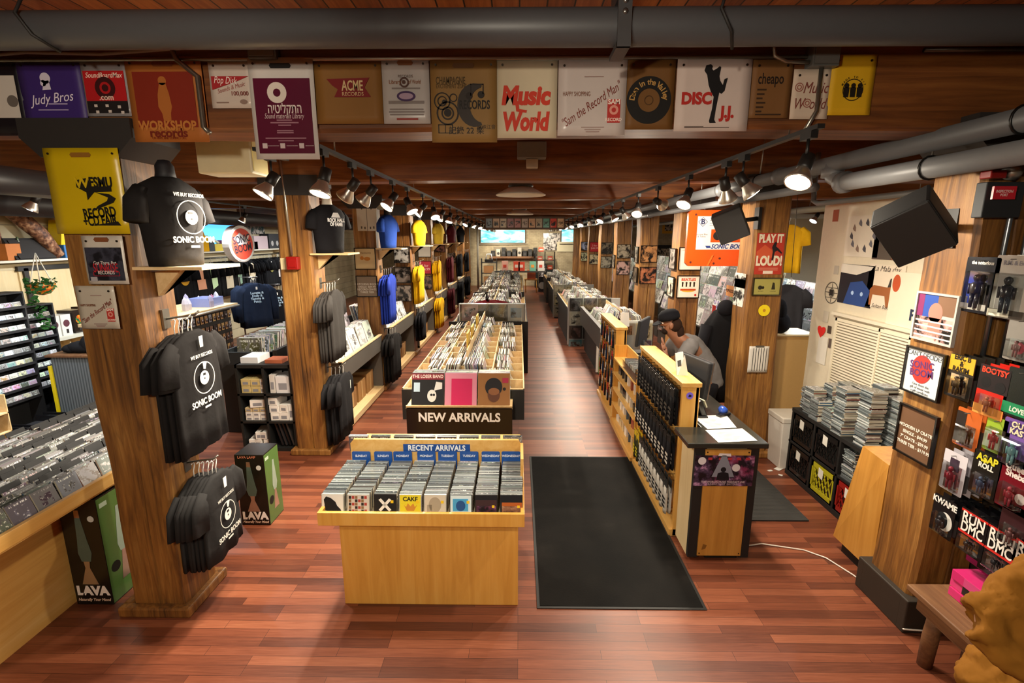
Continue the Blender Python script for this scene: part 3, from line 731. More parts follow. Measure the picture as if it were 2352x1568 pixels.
# maroon
t, f, a, b = bag(571, 720, 135, 367, '#d8d2cc', 'large white edged maroon bag with a disc emblem and foreign script', 'plastic_bag', slot='#171516', dy=.014)
flat('print', f, rect(.022, .03, a - .022, b * .80), t, 'plastic_bag', '#5b1230', P0)
multi('print', f, ring(a * .42, b * .66, .02, .052) , t, 'paper', '#e3d8cc', P0 + .002)
write('היטילקתה', f, a * .52, b * .50, .066, t, '#e8ddd6', P0 + .002, bold=.012, fit=a * .52)
write('Sound materials Library', f, a * .5, b * .43, .038, t, '#d8c2c2', P0 + .002, shear=.3, fit=a * .62)
multi('print', f, [rect(a * (.5 - k), b * y, a * (.5 + k), b * y + .006) for k, y in ((.12, .385), (.22, .36), (.1, .335), (.13, .28), (.13, .26), (.32, .205), (.12, .18))], t, 'paper', '#a87a88', P0 + .002)
multi('print', f, [rect(a * x - .013, b * .135 - .013, a * x + .013, b * .135 + .013) for x in (.16, .44, .74)] + [rect(a * .2, b * .133, a * .38, b * .137), rect(a * .5, b * .133, a * .68, b * .137), rect(a * .8, b * .133, a * .93, b * .137)], t, 'paper', '#d8c8c8', P0 + .002)
# brown ACME
t, f, a, b = bag(720, 875, 138, 285, '#8d632f', 'brown paper bag with a dark red forked flag')
flat('print', f, [(a * .18, b * .70), (a * .82, b * .72), (a * .74, b * .57), (a * .83, b * .42), (a * .28, b * .42), (a * .34, b * .54), (a * .26, b * .60)], t, 'paper', '#7c1c1e', P0)
write('ACME', f, a * .56, b * .59, .07, t, '#d8c08c', P0 + .001, bold=.02, fit=a * .32)
write('RECORDS', f, a * .56, b * .465, .026, t, '#d8c08c', P0 + .001, fit=a * .32)
# white with globe
t, f, a, b = bag(876, 985, 134, 285, '#c3beba', 'narrow white bag with a small globe and a purple oval', 'plastic_bag', slot='#8a5a34', dy=.004)
multi('print', f, ring(a * .47, b * .63, .017, .026) + [circ(a * .46, b * .635, .01)], t, 'paper', '#5a4038', P0)
write('Library', f, a * .27, b * .635, .03, t, '#9a6a4a', P0 + .001, fit=a * .25); write('of World', f, a * .69, b * .635, .03, t, '#9a6a4a', P0 + .001, fit=a * .25)
write('RECORDS', f, a * .5, b * .72, .018, t, '#6a5a54', P0)
multi('print', f, ring(a * .5, b * .42, .018, .026) , t, 'paper', '#4a3560', P0); flat('print', f, circ(a * .5, b * .42, .05, ry=.026), t, 'paper', '#4a3560', P0); flat('print', f, circ(a * .5, b * .42, .038, ry=.016), t, 'paper', '#b8a0b8', P0 + .001)
multi('print', f, [rect(a * (.5 - k), b * y, a * (.5 + k), b * y + .007) for k, y in ((.3, .53), (.38, .33), (.38, .305), (.36, .21), (.38, .17), (.36, .13))], t, 'paper', '#8d8480', P0)
flat('print', f, rect(a * .28, b * .055, a * .74, b * .085), t, 'paper', '#9a4038', P0)
# kraft records bag
t, f, a, b = bag(988, 1141, 137, 328, '#93713f', 'kraft paper bag with black target circles and a curved musical note', slot='#6b4a24', dy=.007)
K = '#2a2420'
write('CHAMPAGNE', f, a * .08, b * .74, .05, t, '#54401f', P0, align='LEFT', bold=.015, fit=a * .44)
write('EXCITEMENT ZONE', f, a * .08, b * .675, .03, t, '#54401f', P0, align='LEFT', fit=a * .46)
multi('print', f, ring(a * .17, b * .50, .020, .026) + ring(a * .17, b * .50, .038, .044) + [circ(a * .2, b * .49, .012)] + ring(a * .25, b * .355, .026, .034) + ring(a * .25, b * .355, .052, .060) + [circ(a * .25, b * .36, .02)] + ring(a * .34, b * .54, .016, .021), t, 'paper', K, P0)
arc = [(a * .66 + .092 * math.cos(s), b * .45 + .108 * math.sin(s)) for s in [PI * (.36 + 1.28 * k / 16) for k in range(17)]]
arc2 = [(a * .80 + .075 * math.cos(s), b * .45 + .088 * math.sin(s)) for s in [PI * (1.44 - .88 * k / 16) for k in range(17)]]
flat('print', f, arc + arc2, t, 'paper', '#3a3430', P0)
write('RECORDS', f, a * .66, b * .45, .062, t, '#1f1a16', P0 + .0015, bold=.02, fit=a * .46)
multi('print', f, [rect(a * .6, b * .69, a * .8, b * .705), rect(a * .6, b * .56, a * .615, b * .7), rect(a * .785, b * .58, a * .8, b * .7), circ(a * .58, b * .56, .018), circ(a * .76, b * .575, .018)], t, 'paper', K, P0 + .002)
multi('print', f, [rect(a * .1, b * .11, a * .32, b * .12), rect(a * .1, b * .21, a * .32, b * .22), rect(a * .1, b * .11, a * .115, b * .22), rect(a * .205, b * .11, a * .215, b * .22), rect(a * .31, b * .11, a * .325, b * .22)], t, 'paper', K, P0)
write('記錄 22 樂', f, a * .53, b * .14, .042, t, K, P0, bold=.01)
write('東珠江音', f, a * .84, b * .185, .024, t, K, P0)
# cream Music World
t, f, a, b = bag(1141, 1281, 136, 317, '#cdbfa2', 'cream bag with big red curly lettering')
RED = '#c8361f'
write('Music', f, a * .47, b * .53, .125, t, RED, P0, bold=.05, shear=.15, fit=a * .82)
write('World', f, a * .47, b * .2, .125, t, RED, P0, bold=.05, shear=.15, fit=a * .78)
multi('print', f, [[(a * .30, b * .47), (a * .36, b * .47), (a * .37, b * .37), (a * .32, b * .34)], [(a * .32, b * .34), (a * .37, b * .37), (a * .5, b * .355), (a * .49, b * .32)]], t, 'paper', RED, P0 + .001)
# white slanted script
def sam(px0, px1, py0, py1, Y, lab, dy=0.0, group='shop bags on the beam', col='#c4b8b2'):
    t, f, a, b = bag(px0, px1, py0, py1, col, lab, 'plastic_bag', Y, dy=dy, group=group)
    C = '#7a3326'
    write('HAPPY SHOPPING', f, a * .27, b * .55, .032 * a / .36, t, '#7a4a30', P0, fit=a * .4)
    write('"Sam the Record Man"', f, a * .48, b * .40, .062 * a / .36, t, C, P0, shear=.45, rot=.58, fit=a * 1.0)
    flat('print', f, rect(a * .73, b * .17, a * .92, b * .48), t, 'paper', '#b3302a', P0)
    multi('print', f, ring(a * .825, b * .34, .012 * a / .36, .024 * a / .36), t, 'paper', '#d89080', P0 + .0012)
    write('SAM', f, a * .825, b * .445, .034 * a / .36, t, '#f0dcd0', P0 + .0015, bold=.03)
    write('RECORD', f, a * .825, b * .21, .022 * a / .36, t, '#f0dcd0', P0 + .0015, bold=.02)
    multi('print', f, [rect(a * (.52 - k), b * y, a * (.52 + k), b * y + .005) for k, y in ((.17, .105), (.12, .075), (.1, .045), (.14, .77))], t, 'paper', '#9a8078', P0)
    return t
sam(1283, 1441, 138, 312, BY, 'wide white bag with slanted red script, third from the saxophonist bag', dy=.003)
# brown with black record
t, f, a, b = bag(1442, 1553, 136, 298, '#6e4a22', 'dark brown bag printed with one large black record', dy=.0)
multi('print', f, ring(a * .47, b * .42, .058, .118, 36), t, 'paper', '#14110f', P0)
multi('print', f, ring(a * .47, b * .42, .02, .024, 20), t, 'paper', '#4a3014', P0)
import itertools
def arcwrite(s, f, cx, cz, r, a0, a1, size, t, color, d, bold=.02):
    n = len(s)
    for i, ch in enumerate(s):
        if ch == ' ': continue
        th = a0 + (a1 - a0) * (i + .5) / n
        write(ch, f, cx + r * math.cos(th), cz + r * math.sin(th), size, t, color, d, bold=bold, rot=th - PI / 2)
arcwrite('Down in the Valley', f, a * .47, b * .42, .088, PI * .98, .02, .04, t, '#b58a4a', P0 + .0015)
# saxophone player
t, f, a, b = bag(1556, 1728, 137, 302, '#cbb9b0', 'white bag with a black saxophone player and red lettering', dy=.005)
sax = [(.40, .87), (.46, .885), (.485, .86), (.48, .82), (.50, .80), (.55, .83), (.58, .86), (.60, .84), (.585, .72), (.60, .66), (.64, .60), (.655, .68), (.70, .70), (.685, .62), (.67, .52), (.63, .48), (.60, .50), (.59, .42), (.57, .26), (.56, .12), (.585, .075), (.50, .075), (.49, .10), (.52, .28), (.53, .44), (.49, .50), (.45, .60), (.42, .74), (.38, .80)]
flat('print', f, [(a * (x - .02), b * (y + .04)) for x, y in sax], t, 'paper', '#141214', P0)
write('DISC', f, a * .28, b * .45, .078, t, '#b02a22', P0 + .001, bold=.05, sx=.95)
write('J.J.', f, a * .71, b * .26, .078, t, '#b02a22', P0 + .001, bold=.05, sx=.95)
multi('print', f, [rect(a * .14, b * .045, a * .75, b * .055), rect(a * .14, b * .06, a * .4, b * .068)], t, 'paper', '#5a4a44', P0)
# cheapo
t, f, a, b = bag(1730, 1822, 138, 272, '#77512c', 'small brown bag with one black word over a column of lines', dy=.002)
write('cheapo', f, a * .47, b * .67, .075, t, '#1f1510', P0, bold=.01, fit=a * .64)
multi('print', f, [rect(a * .15, b * (.1 + .075 * k), a * (.3 + .04 * (k % 3)), b * (.13 + .075 * k)) for k in range(6)] + [rect(a * .15, b * .05, a * .8, b * .075)], t, 'paper', '#3a2616', P0)
# small music world
t, f, a, b = bag(1823, 1911, 160, 274, '#cdb8a4', 'small white bag with thin brown spiral script, partly behind a conduit', dy=.001)
write('Music', f, a * .6, b * .62, .078, t, '#7a3c34', P0, shear=.3, fit=a * .66)
write('W  orld', f, a * .48, b * .3, .078, t, '#7a3c34', P0, shear=.3, fit=a * .84)
multi('print', f, ring(a * .17, b * .64, .018, .022) + ring(a * .17, b * .64, .008, .012) + ring(a * .42, b * .32, .018, .022) + ring(a * .42, b * .32, .008, .012), t, 'paper', '#9a5a4e', P0 + .001)
# yellow three figures
t, f, a, b = bag(1913, 2015, 126, 265, '#d9a81c', 'plain yellow bag with a small black badge of three figures')
multi('print', f, ring(a * .53, b * .42, .050, .054), t, 'paper', '#2a2012', P0)
multi('print', f, [[(a * x - .013, b * .3), (a * x + .013, b * .3), (a * x + .015, b * .46), (a * x - .015, b * .46)] for x in (.38, .53, .68)] + [circ(a * x, b * .49, .012) for x in (.38, .53, .68)], t, 'paper', '#1f1810', P0 + .001)
arcwrite('MADE TO FIT', f, a * .53, b * .42, .062, PI * .9, PI * .1, .014, t, '#2a2012', P0)
# the three on the near post
PG = 'shop bags on the front shirt post'
t, f, a, b = bag(98, 271, 340, 537, '#c9ab10', 'glossy yellow bag on the near post announcing a record and cd fair', 'plastic_bag', 2.815, slot='#8a5c10', group=PG)
B = '#17150f'
flat('print', f, [(a * .38, b * .63), (a * .55, b * .66), (a * .56, b * .56), (a * .84, b * .56), (a * .84, b * .5), (a * .6, b * .49), (a * .5, b * .4), (a * .5, b * .49), (a * .38, b * .55)], t, 'paper', B, P0)
write('W', f, a * .46, b * .595, .075, t, '#c9ab10', P0 + .001, bold=.03)
write('FSMU', f, a * .71, b * .6, .075, t, B, P0 + .001, bold=.03, fit=a * .3)
flat('print', f, [(a * .62, b * .49), (a * .8, b * .47), (a * .88, b * .42), (a * .84, b * .37), (a * .62, b * .30), (a * .56, b * .27), (a * .62, b * .33), (a * .76, b * .39), (a * .78, b * .43)], t, 'paper', B, P0)
write('RECORD', f, a * .63, b * .245, .075, t, B, P0, bold=.03, rot=.08, fit=a * .44)
write('+CD FAIR', f, a * .62, b * .155, .075, t, B, P0, bold=.03, rot=.06, fit=a * .46)
flat('print', f, [(a * .5, b * .1), (a * .86, b * .15), (a * .9, b * .1)], t, 'paper', B, P0)
t, f, a, b = bag(187, 282, 541, 652, '#c9c2b6', 'white bag with a dark panel and red lettering on the near post', 'plastic_bag', 2.815, slot='#7a4420', group=PG, dy=.003)
flat('print', f, rect(.014, .02, a - .014, b * .76), t, 'damask', '#ffffff', P0)
write('Got There, But', f, a * .5, b * .44, .028, t, '#d8d0cc', P0 + .001, bold=.015, fit=a * .55)
write('SUNRISE', f, a * .5, b * .33, .07, t, '#b8202c', P0 + .001, bold=.012, fit=a * .6)
write('RECORDS', f, a * .5, b * .24, .028, t, '#d8d0cc', P0 + .002, bold=.01, fit=a * .4)
multi('print', f, [rect(a * .2, b * .17, a * .82, b * .18), rect(a * .18, b * .18, a * .2, b * .26), rect(a * .81, b * .18, a * .83, b * .26)], t, 'paper', '#98182a', P0 + .0008)
flat('print', f, rect(a * .1, b * .06, a * .26, b * .15), t, 'paper', '#a8a4a8', P0 + .001)
sam(173, 262, 656, 754, 2.815, 'white bag with small slanted red script, lowest of the three on the near post', .001, PG, '#bdb5a6')
# ---------------------------------------------------------------- framed covers on posts
def framed(fr, s, lab, bg='#222020', art=None, border='#17130f', group='framed record covers on the posts', cat='framed cover', h=None, name='framed_cover', th=.022):
    h = h or s
    t = thing(name, lab, cat, fr.p(0, -h / 2), group)
    g = G(); b = .012
    for q in (rect(-s / 2 - b, -h / 2 - b, s / 2 + b, -h / 2), rect(-s / 2 - b, h / 2, s / 2 + b, h / 2 + b), rect(-s / 2 - b, -h / 2, -s / 2, h / 2), rect(s / 2, -h / 2, s / 2 + b, h / 2)):
        g.prism([fr.p(x, y) for x, y in q], fr.n * th)
    g.build('frame', 'gloss', t, border)
    flat('cover_art', fr, rect(-s / 2, -h / 2, s / 2, h / 2), t, art or 'paper', bg, 0, .012)
    return t
def post_frame(side, k, z, s, lab, bg, art='photo_print', **kw):
    y = 2.86 + 2.48 * k + (.02 if k else 0)
    x = (-2.4 if side < 0 else 2.65)
    fr = Fr((x, y - .012, z), (1, 0, 0), (0, 0, 1))
    return framed(fr, s, lab, bg, art, **kw), fr
def side_frame(k, z, s, lab, bg, art='photo_print', **kw):     # on the face of the counter side posts towards the aisle
    y = 2.86 + 2.48 * k + .2
    fr = Fr((2.448, y, z), (0, -1, 0), (0, 0, 1))
    return framed(fr, s, lab, bg, art, **kw), fr
def pxz(x, y, Y): return onY(x, y, Y)[1]
YS = [2.86 + 2.48 * k + .02 for k in range(9)]
# left posts
t, f = post_frame(-1, 2, pxz(848, 594, YS[2]), .31, 'cream framed cover with a small orange drawing on the third shirt post, upper of two', '#cbb184', 'paper')
multi('print', f, [circ(.03, 0, .05, ry=.03), circ(-.05, .01, .03)], t, 'paper', '#b9772c', .0125)
write('chansons', f, 0, .09, .05, t, '#6b4a2a', .013, shear=.3)
t, f = post_frame(-1, 2, pxz(850, 657, YS[2]), .31, 'grey brown framed cover with white writing on the third shirt post, lower of two', '#7d6a58', 'paper')
write('MATCHING BOOKS\nSINGLE  $44.99\nRECORD CRATE\nTHREE TIER', f, 0, -.03, .042, t, '#e0d6c6', .013)
for i, (y, lab, col) in enumerate([(585, 'framed black and white group photo on the fourth shirt post, top of three', '#b8b4ae'), (631, 'framed dark cover with two faces on the fourth shirt post, middle of three', '#8c8078'), (673, 'framed pale portrait in a hat on the fourth shirt post, bottom of three', '#c9bcae')]):
    post_frame(-1, 3, pxz(930, y, YS[3]), .31, lab, col)
t, f = post_frame(-1, 4, pxz(980, 575, YS[4]), .31, 'pale grey framed cover on the fifth shirt post, above the red sign', '#bdb6ac', 'paper')
t, f = post_frame(-1, 4, pxz(981, 614, YS[4]), .31, 'red framed price sign on the fifth shirt post', '#a82a36', 'paper')
write('2 for\n$44.99', f, 0, 0, .09, t, '#e8c6c0', .013)
post_frame(-1, 4, pxz(982, 648, YS[4]), .31, 'dark brown framed cover on the fifth shirt post, below the red sign', '#6e5648')
post_frame(-1, 5, pxz(1015, 566, YS[5]), .31, 'framed reddish cover on the sixth shirt post over the yellow shirts', '#8a5a50')
post_frame(-1, 6, pxz(1040, 592, YS[6]), .31, 'framed dusky cover on the seventh shirt post beside the maroon shirts', '#7c6a60')
# right posts: two on the front, slivers on the aisle side
t, f = post_frame(1, 2, pxz(1577, 594, YS[2]), .33, 'white framed cover with a red disc, partly behind the orange cassette', '#e4dccb', 'paper', h=.33)
flat('print', f, circ(.0, .02, .07), t, 'paper', '#b8321f', .0125)
write('CHAPTERS', f, -.06, .13, .03, t, '#6a5a4a', .013)
t, f = post_frame(1, 2, pxz(1578, 658, YS[2]), .33, 'white framed cover with an orange title and four small figures', '#e8decb', 'paper')
write('BEATLES', f, 0, .11, .06, t, '#c0452a', .013, bold=.04)
multi('print', f, [rect(x - .012, .0, x + .012, .05) for x in (-.09, -.03, .03, .09)] + [circ(x, .06, .016) for x in (-.09, -.03, .03, .09)], t, 'paper', '#3a2a1c', .0125)
flat('print', f, rect(-.12, -.06, .12, -.03), t, 'paper', '#b8481c', .0125)
flat('print', f, circ(0, -.06, .1, ry=.025), t, 'paper', '#d8a83a', .0122)
flat('print', f, circ(.12, -.13, .018), t, 'paper', '#c0281c', .0125)
for k, z, lab, col in ((3, pxz(1488, 583, YS[3]), 'framed cover with a long brown boat on the fourth counter side post, upper one', '#b07a4c'), (3, pxz(1486, 632, YS[3]), 'framed crowd of painted faces on the fourth counter side post, lower one', '#b06a48'),
                       (4, pxz(1431, 577, YS[4]), 'framed grey street photo on the fifth counter side post, upper one', '#a89a84'), (4, pxz(1428, 615, YS[4]), 'framed interior photo on the fifth counter side post, lower one', '#c09a90'),
                       (5, pxz(1394, 570, YS[5]), 'framed dark group cover on the sixth counter side post, upper one', '#7d6f5a'), (5, pxz(1392, 602, YS[5]), 'framed pale farm photo on the sixth counter side post, lower one', '#b0a48a'),
                       (6, pxz(1366, 595, YS[6]), 'framed cream cover with tall numerals on the seventh counter side post', '#cfc09a'), (7, pxz(1341, 565, YS[7]), 'framed blue dusk cover on the eighth counter side post, upper one', '#8a90a8'), (7, pxz(1341, 589, YS[7]), 'framed pale green cover on the eighth counter side post, lower one', '#b8b48c')):
    post_frame(1, k, z, .32, lab, col)
t, f = post_frame(1, 6, pxz(1367, 567, YS[6]), .32, 'red framed price sign on the seventh counter side post', '#c22a30', 'paper')
write('2 for\n$44.99', f, 0, 0, .09, t, '#f0cfc8', .013)
for k, z, lab, col in ((2, pxz(1550, 595, YS[2]), 'dark framed cover on the aisle face of the third counter side post, upper one', '#8a8078'), (2, pxz(1548, 660, YS[2]), 'pale framed cover on the aisle face of the third counter side post, lower one', '#d0c6b0'), (3, pxz(1466, 585, YS[3]), 'framed cover on the aisle face of the fourth counter side post, upper one', '#7e7468'),
                       (3, pxz(1464, 632, YS[3]), 'framed cover on the aisle face of the fourth counter side post, lower one', '#6a5a4a'), (4, pxz(1414, 600, YS[4]), 'framed cover on the aisle face of the fifth counter side post', '#8c8478')):
    side_frame(k, z, .30, lab, col)
# play it loud post
Yp = 5.335
def on_post(px0, py0, px1, py1, Y=Yp):
    x0, z1 = onY(px0, py0, Y); x1, _ = onY(px1, py0, Y); _, z0 = onY(px0, py1, Y)
    return x0, x1, z0, z1
x0, x1, z0, z1 = on_post(1742, 535, 1806, 630)
t = thing('poster', 'red poster with big cream letters play it loud and a dark guitarist', 'poster', ((x0 + x1) / 2, Yp, z0))
f = Fr((x0, Yp + .012, z0), (1, 0, 0), (0, 0, 1)); a, b = x1 - x0, z1 - z0
flat('sheet', f, rect(0, 0, a, b), t, 'paper', '#b83a2a')
flat('print', f, [(a * .02, b * .55), (a * .3, b * .72), (a * .55, b * .6), (a * .7, b * .7), (a * .7, b * .45), (a * .4, b * .35), (a * .05, b * .4)], t, 'paper', '#cf5a38', .0014)
write('PLAY IT', f, a * .5, b * .86, .115, t, '#eadfc6', .003, bold=.05, fit=a * .88)
write('LOUD!', f, a * .5, b * .32, .135, t, '#eadfc6', .003, bold=.05, fit=a * .94)
flat('print', f, [(a * .62, b * .76), (a * .68, b * .8), (a * .72, b * .76), (a * .70, b * .68), (a * .78, b * .64), (a * .94, b * .53), (a * .92, b * .50), (a * .76, b * .58), (a * .68, b * .55), (a * .64, b * .34), (a * .58, b * .34), (a * .60, b * .55), (a * .56, b * .66)], t, 'paper', '#231a1e', .004)
multi('print', f, [rect(a * .15, b * (.10 + .025 * k), a * .85, b * (.112 + .025 * k)) for k in range(3)], t, 'paper', '#d98a70', .0014)
flat('print', f, rect(a * .32, b * .015, a * .68, b * .085), t, 'paper', '#e8d8c8', .0014)
x0, x1, z0, z1 = on_post(1733, 640, 1793, 676)
f = Fr(((x0 + x1) / 2, Yp + .012, (z0 + z1) / 2), (1, 0, 0), (0, 0, 1))
t = framed(f, x1 - x0, 'small dark framed green card with two tiny emblems below the red poster', '#a39a52', 'paper', '#2a2414', h=z1 - z0, cat='frame', group=None)
multi('print', f, [circ(-.07, -.01, .022), circ(-.04, -.01, .015), [(.05, -.03), (.09, -.03), (.08, .04), (.06, .045)]], t, 'paper', '#2a2616', .0125)
write('ILFORD', f, -.06, -.05, .016, t, '#4a4626', .0128); write('LOUDER', f, .07, -.05, .016, t, '#4a4626', .0128)
x, z = onY(1756, 713, Yp)
t = thing('yellow_record', 'small yellow plastic record pinned to the post', 'record', (x, Yp, z - .06))
f = Fr((x, Yp + .01, z), (1, 0, 0), (0, 0, 1))
flat('disc', f, circ(0, 0, .062, 28), t, 'gloss', '#e8d018', 0, .004); flat('label', f, circ(0, 0, .016), t, 'paper', '#b8841c', .0042)
x0, x1, z0, z1 = on_post(1722, 795, 1768, 855)
t = thing('clipboard_sheet', 'white sheet with long black lines clipped to the post', 'paper', ((x0 + x1) / 2, Yp, z0))
f = Fr((x0, Yp + .005, z0), (1, 0, 0), (0, 0, 1)); a, b = x1 - x0, z1 - z0
sheet(f, a, b, t, 'paper', '#d8d2c8', .002)
multi('print', f, [rect(a * (.2 + .13 * k), b * .06, a * (.23 + .13 * k), b * .93) for k in range(6)], t, 'paper', '#3a3836', .0068)
flat('clip', f, rect(a * .3, b * .97, a * .72, b * 1.03), t, 'metal', '#8a8782', .004, .008)
# ---------------------------------------------------------------- the recent arrivals counter in front
t = thing('display_counter', 'low maple counter of compact discs under a recent arrivals sign', 'display counter', (-.6, 3.2, 0))
G().box(-1.19, 0, 2.96, 3.66, 0, .7).build('base', 'maple', t, bevel=.004)
g = G(); g.box(-1.26, .04, 2.80, 2.825, .695, .785).box(-1.26, -1.235, 2.825, 3.8, .695, .785).box(.015, .04, 2.825, 3.8, .695, .785)
g.build('tray_rim', 'maple', t, bevel=.003)
G().box(-1.235, .015, 2.825, 3.8, .70, .735).build('tray_floor', 'matte', t, '#b0a58c')
g = G(); pts = [(-1.235, .735), (.02, .735), (.02, .98), (.0, 1.02), (-1.21, 1.02), (-1.235, .99)]
g.prism([(x, 3.40, z) for x, z in pts], (0, .025, 0)).build('back_panel', 'maple_long', t)
G().box(.015, .035, 3.15, 3.42, .735, .99).build('side_panel', 'maple_long', t)
G().box(-1.235, .015, 3.43, 3.8, .735, .9).build('rear_step', 'maple_long', t)
f = Fr((-.6, 3.3985, .99), (1, 0, 0), (0, 0, 1))
x0, z1 = onY(926, 1019, 3.40); x1, z0 = onY(1080, 1037, 3.40)
s = t
fr = Fr((x0, 3.3985, z0), (1, 0, 0), (0, 0, 1)); a, b = x1 - x0, z1 - z0
p = flat('sign', fr, rect(0, 0, a, b), s, 'paper', '#1d4a94', 0, .002)
write('RECENT ARRIVALS', fr, a / 2, b * .47, .058, s, '#e8ecf2', .0035, bold=.035, sx=.84, space=1.05)
DAYS = ['SUNDAY', 'SUNDAY', 'MONDAY', 'MONDAY', 'TUESDAY', 'TUESDAY', 'WEDNESDAY', 'WEDNESDAY']
TX = [(808, 852), (859, 902), (903, 947), (958, 1001), (1006, 1050), (1056, 1099), (1106, 1148), (1152, 1195)]
CX = [onY(px, 1150, 2.94)[0] for px in (772, 830, 890, 947, 1003, 1061, 1118, 1175)]
POS8 = ['first', 'second', 'third', 'fourth', 'fifth', 'sixth', 'seventh', 'last']
for i in range(8):
    x0, z1 = onY(TX[i][0], 1036, 3.385); x1, z0 = onY(TX[i][1], 1062, 3.385)
    c = thing('divider_card', 'blue %s divider card, %s from the shirt side of the recent arrivals counter' % (DAYS[i].lower(), POS8[i]), 'divider card', ((x0 + x1) / 2, 3.385, .75), 'blue day dividers')
    fr = Fr((x0, 3.385, z0), (1, 0, 0), (0, 0, 1)); a, b = x1 - x0, z1 - z0
    flat('card', fr, [(0, -.17), (a, -.17), (a, b - .008), (a - .008, b), (.008, b), (0, b - .008)], c, 'gloss', '#1d4f9e', 0, .002)
    write(DAYS[i], fr, a / 2, b * .6, .024, c, '#dfe8f4', .003, bold=.02, sx=.9)
FRONTS = ['white case with a black crouching figure', 'case with a patchwork of small photos', 'black case with a big white X', 'yellow case with a crown drawing', 'pale case with a washed out portrait', 'white framed case with a blue figure', 'dark case with a crowd photo', 'orange brown case with a stage photo']
for i in range(8):
    for k in range(39):
        y = 2.875 + k * .0127; tl = -.16 + .02 * R.random()
        lab = (FRONTS[i] + ' in front of the recent arrivals counter') if k == 0 else '%s case back in the %s column of the recent arrivals counter, a %s column' % (nth(k + 1), POS8[i], DAYS[i].lower())
        if k == 0:
            c = thing('compact_disc', lab, 'CD', (CX[i], y, .737), 'cases in the recent arrivals counter')
            fr = Fr((CX[i] - .071, y - .004, .74), (1, 0, 0), (0, .16, 1))
            flat('case', fr, rect(0, 0, .142, .125), c, 'gloss', '#22252a' if i in (2, 5, 6, 7) else '#b9bcb8', -.011, .011)
            cols = ['#e4e4e0', '#d0c8c0', '#17171a', '#e2d22e', '#cfc6b4', '#d4e6ec', '#3a2428', '#b05a24']
            h_ = .075 if i == 7 else (.09 if i == 6 else .119)
            flat('booklet', fr, rect(.004 if i not in (7,) else .01, .003, .138, .003 + h_), c, 'paper', cols[i], .0002, .0006)
            D = .0012
            if i == 0: flat('print', fr, [(.02, .02), (.09, .0), (.13, .01), (.12, .03), (.1, .05), (.09, .075), (.06, .1), (.03, .11), (.015, .09), (.02, .06)], c, 'paper', '#15161a', D)
            if i == 1: [multi('print', fr, [rect(.01 + .02 * (q % 6), .008 + .022 * (q // 6), .026 + .02 * (q % 6), .026 + .022 * (q // 6)) for q in range(30) if q % 4 == m], c, 'paper', col, D) for m, col in ((0, '#2a2422'), (1, '#a8403a'), (2, '#8a6c4a'))]
            if i == 2: multi('print', fr, [[(.03, .025), (.045, .015), (.112, .09), (.097, .1)], [(.097, .015), (.112, .025), (.045, .1), (.03, .09)]], c, 'paper', '#eceae4', D)
            if i == 3:
                write('CAKE', fr, .071, .095, .038, c, '#1d1a12', D, bold=.03)
                flat('print', fr, [(.05, .02), (.095, .02), (.115, .06), (.1, .045), (.09, .07), (.073, .05), (.055, .07), (.045, .045), (.03, .06)], c, 'paper', '#c98a34', D)
            if i == 4: multi('print', fr, [circ(.07, .06, .04, ry=.05), rect(.02, .01, .05, .06)], c, 'paper', '#a89c88', D)
            if i == 5: flat('print', fr, rect(.02, .02, .118, .1), c, 'paper', '#4aa0d0', D); flat('print', fr, circ(.07, .055, .03, ry=.034), c, 'paper', '#24508c', D + .001)
            if i in (6, 7): flat('print', fr, rect(.01, .01, .132, .055), c, 'crowd_print' if i == 6 else 'carved_wood', '#ffffff', D)
            if i in (2, 3, 4, 5, 6, 7): flat('sticker', fr, rect(.108, .07, .126, .088) if i not in (6, 7) else rect(.108, .045, .124, .06), c, 'paper', '#e8c21e', D + .0016)
        else:
            cd((CX[i] + R.uniform(-.002, .002), y, .737 + R.uniform(0, .006)), rotm(-PI / 2, -tl), lab if k < 19 else None, 'cases in the recent arrivals counter')
for i in range(8):
    for k in range(2): cd((CX[i] + .0 * i, 3.455 + k * .022, .905), rotm(PI / 2, .1), 'case showing its top edge over the recent arrivals back panel, %s from the shirt side' % POS8[i] if k == 0 else None, 'cases behind the recent arrivals panel')

# ---------------------------------------------------------------- long record bins down the middle
def tray_cols(x0, x1, y0, y1, zb, t, n_sep=.34, h=.14, mat='pine', cell=True):
    g = G(); w_ = .012
    g.box(x0, x0 + w_, y0, y1, zb, zb + h).box(x1 - w_, x1, y0, y1, zb, zb + h)
    y = y0
    while y <= y1 + .01:
        g.box(x0, x1, y, y + w_, zb, zb + h); y += n_sep
    g.build('divider_frame', mat, t)
t = thing('record_bin', 'long record bin down the aisle with a black new arrivals front', 'record bin', (-.57, 6.7, 0), 'record bins down the middle')
G().box(-1.07, -.09, 4.66, 8.75, 0, .62).build('cabinet', 'matte', t, '#161412')
g = G(); g.box(-1.10, -.06, 4.60, 4.64, .05, .845)
g.build('front_panel', 'gloss', t, '#121011', bevel=.003)
f = Fr((-.58, 4.5985, .72), (1, 0, 0), (0, 0, 1))
write('NEW ARRIVALS', f, 0, .02, .125, t, '#f2f0ea', .002, bold=.03, sx=.93)
for sgn in (-1, 1):
    G().box(-.58 - (.5 if sgn < 0 else -.005), -.58 + (-.005 if sgn < 0 else .5), 4.592, 4.6, .06, .5).build('door', 'gloss', t, '#151314')
    g = G(); g.tube([(-.58 + sgn * .055, 4.592, .47), (-.58 + sgn * .055, 4.57, .47)], .011, 10).build('knob', 'metal', t, '#d8d2c0')
G().box(-1.10, -.06, 4.60, 4.86, .83, .85).build('front_ledge', 'pine', t)
G().box(-1.10, -.06, 4.60, 4.615, .845, .862).build('ledge_lip', 'pine', t)
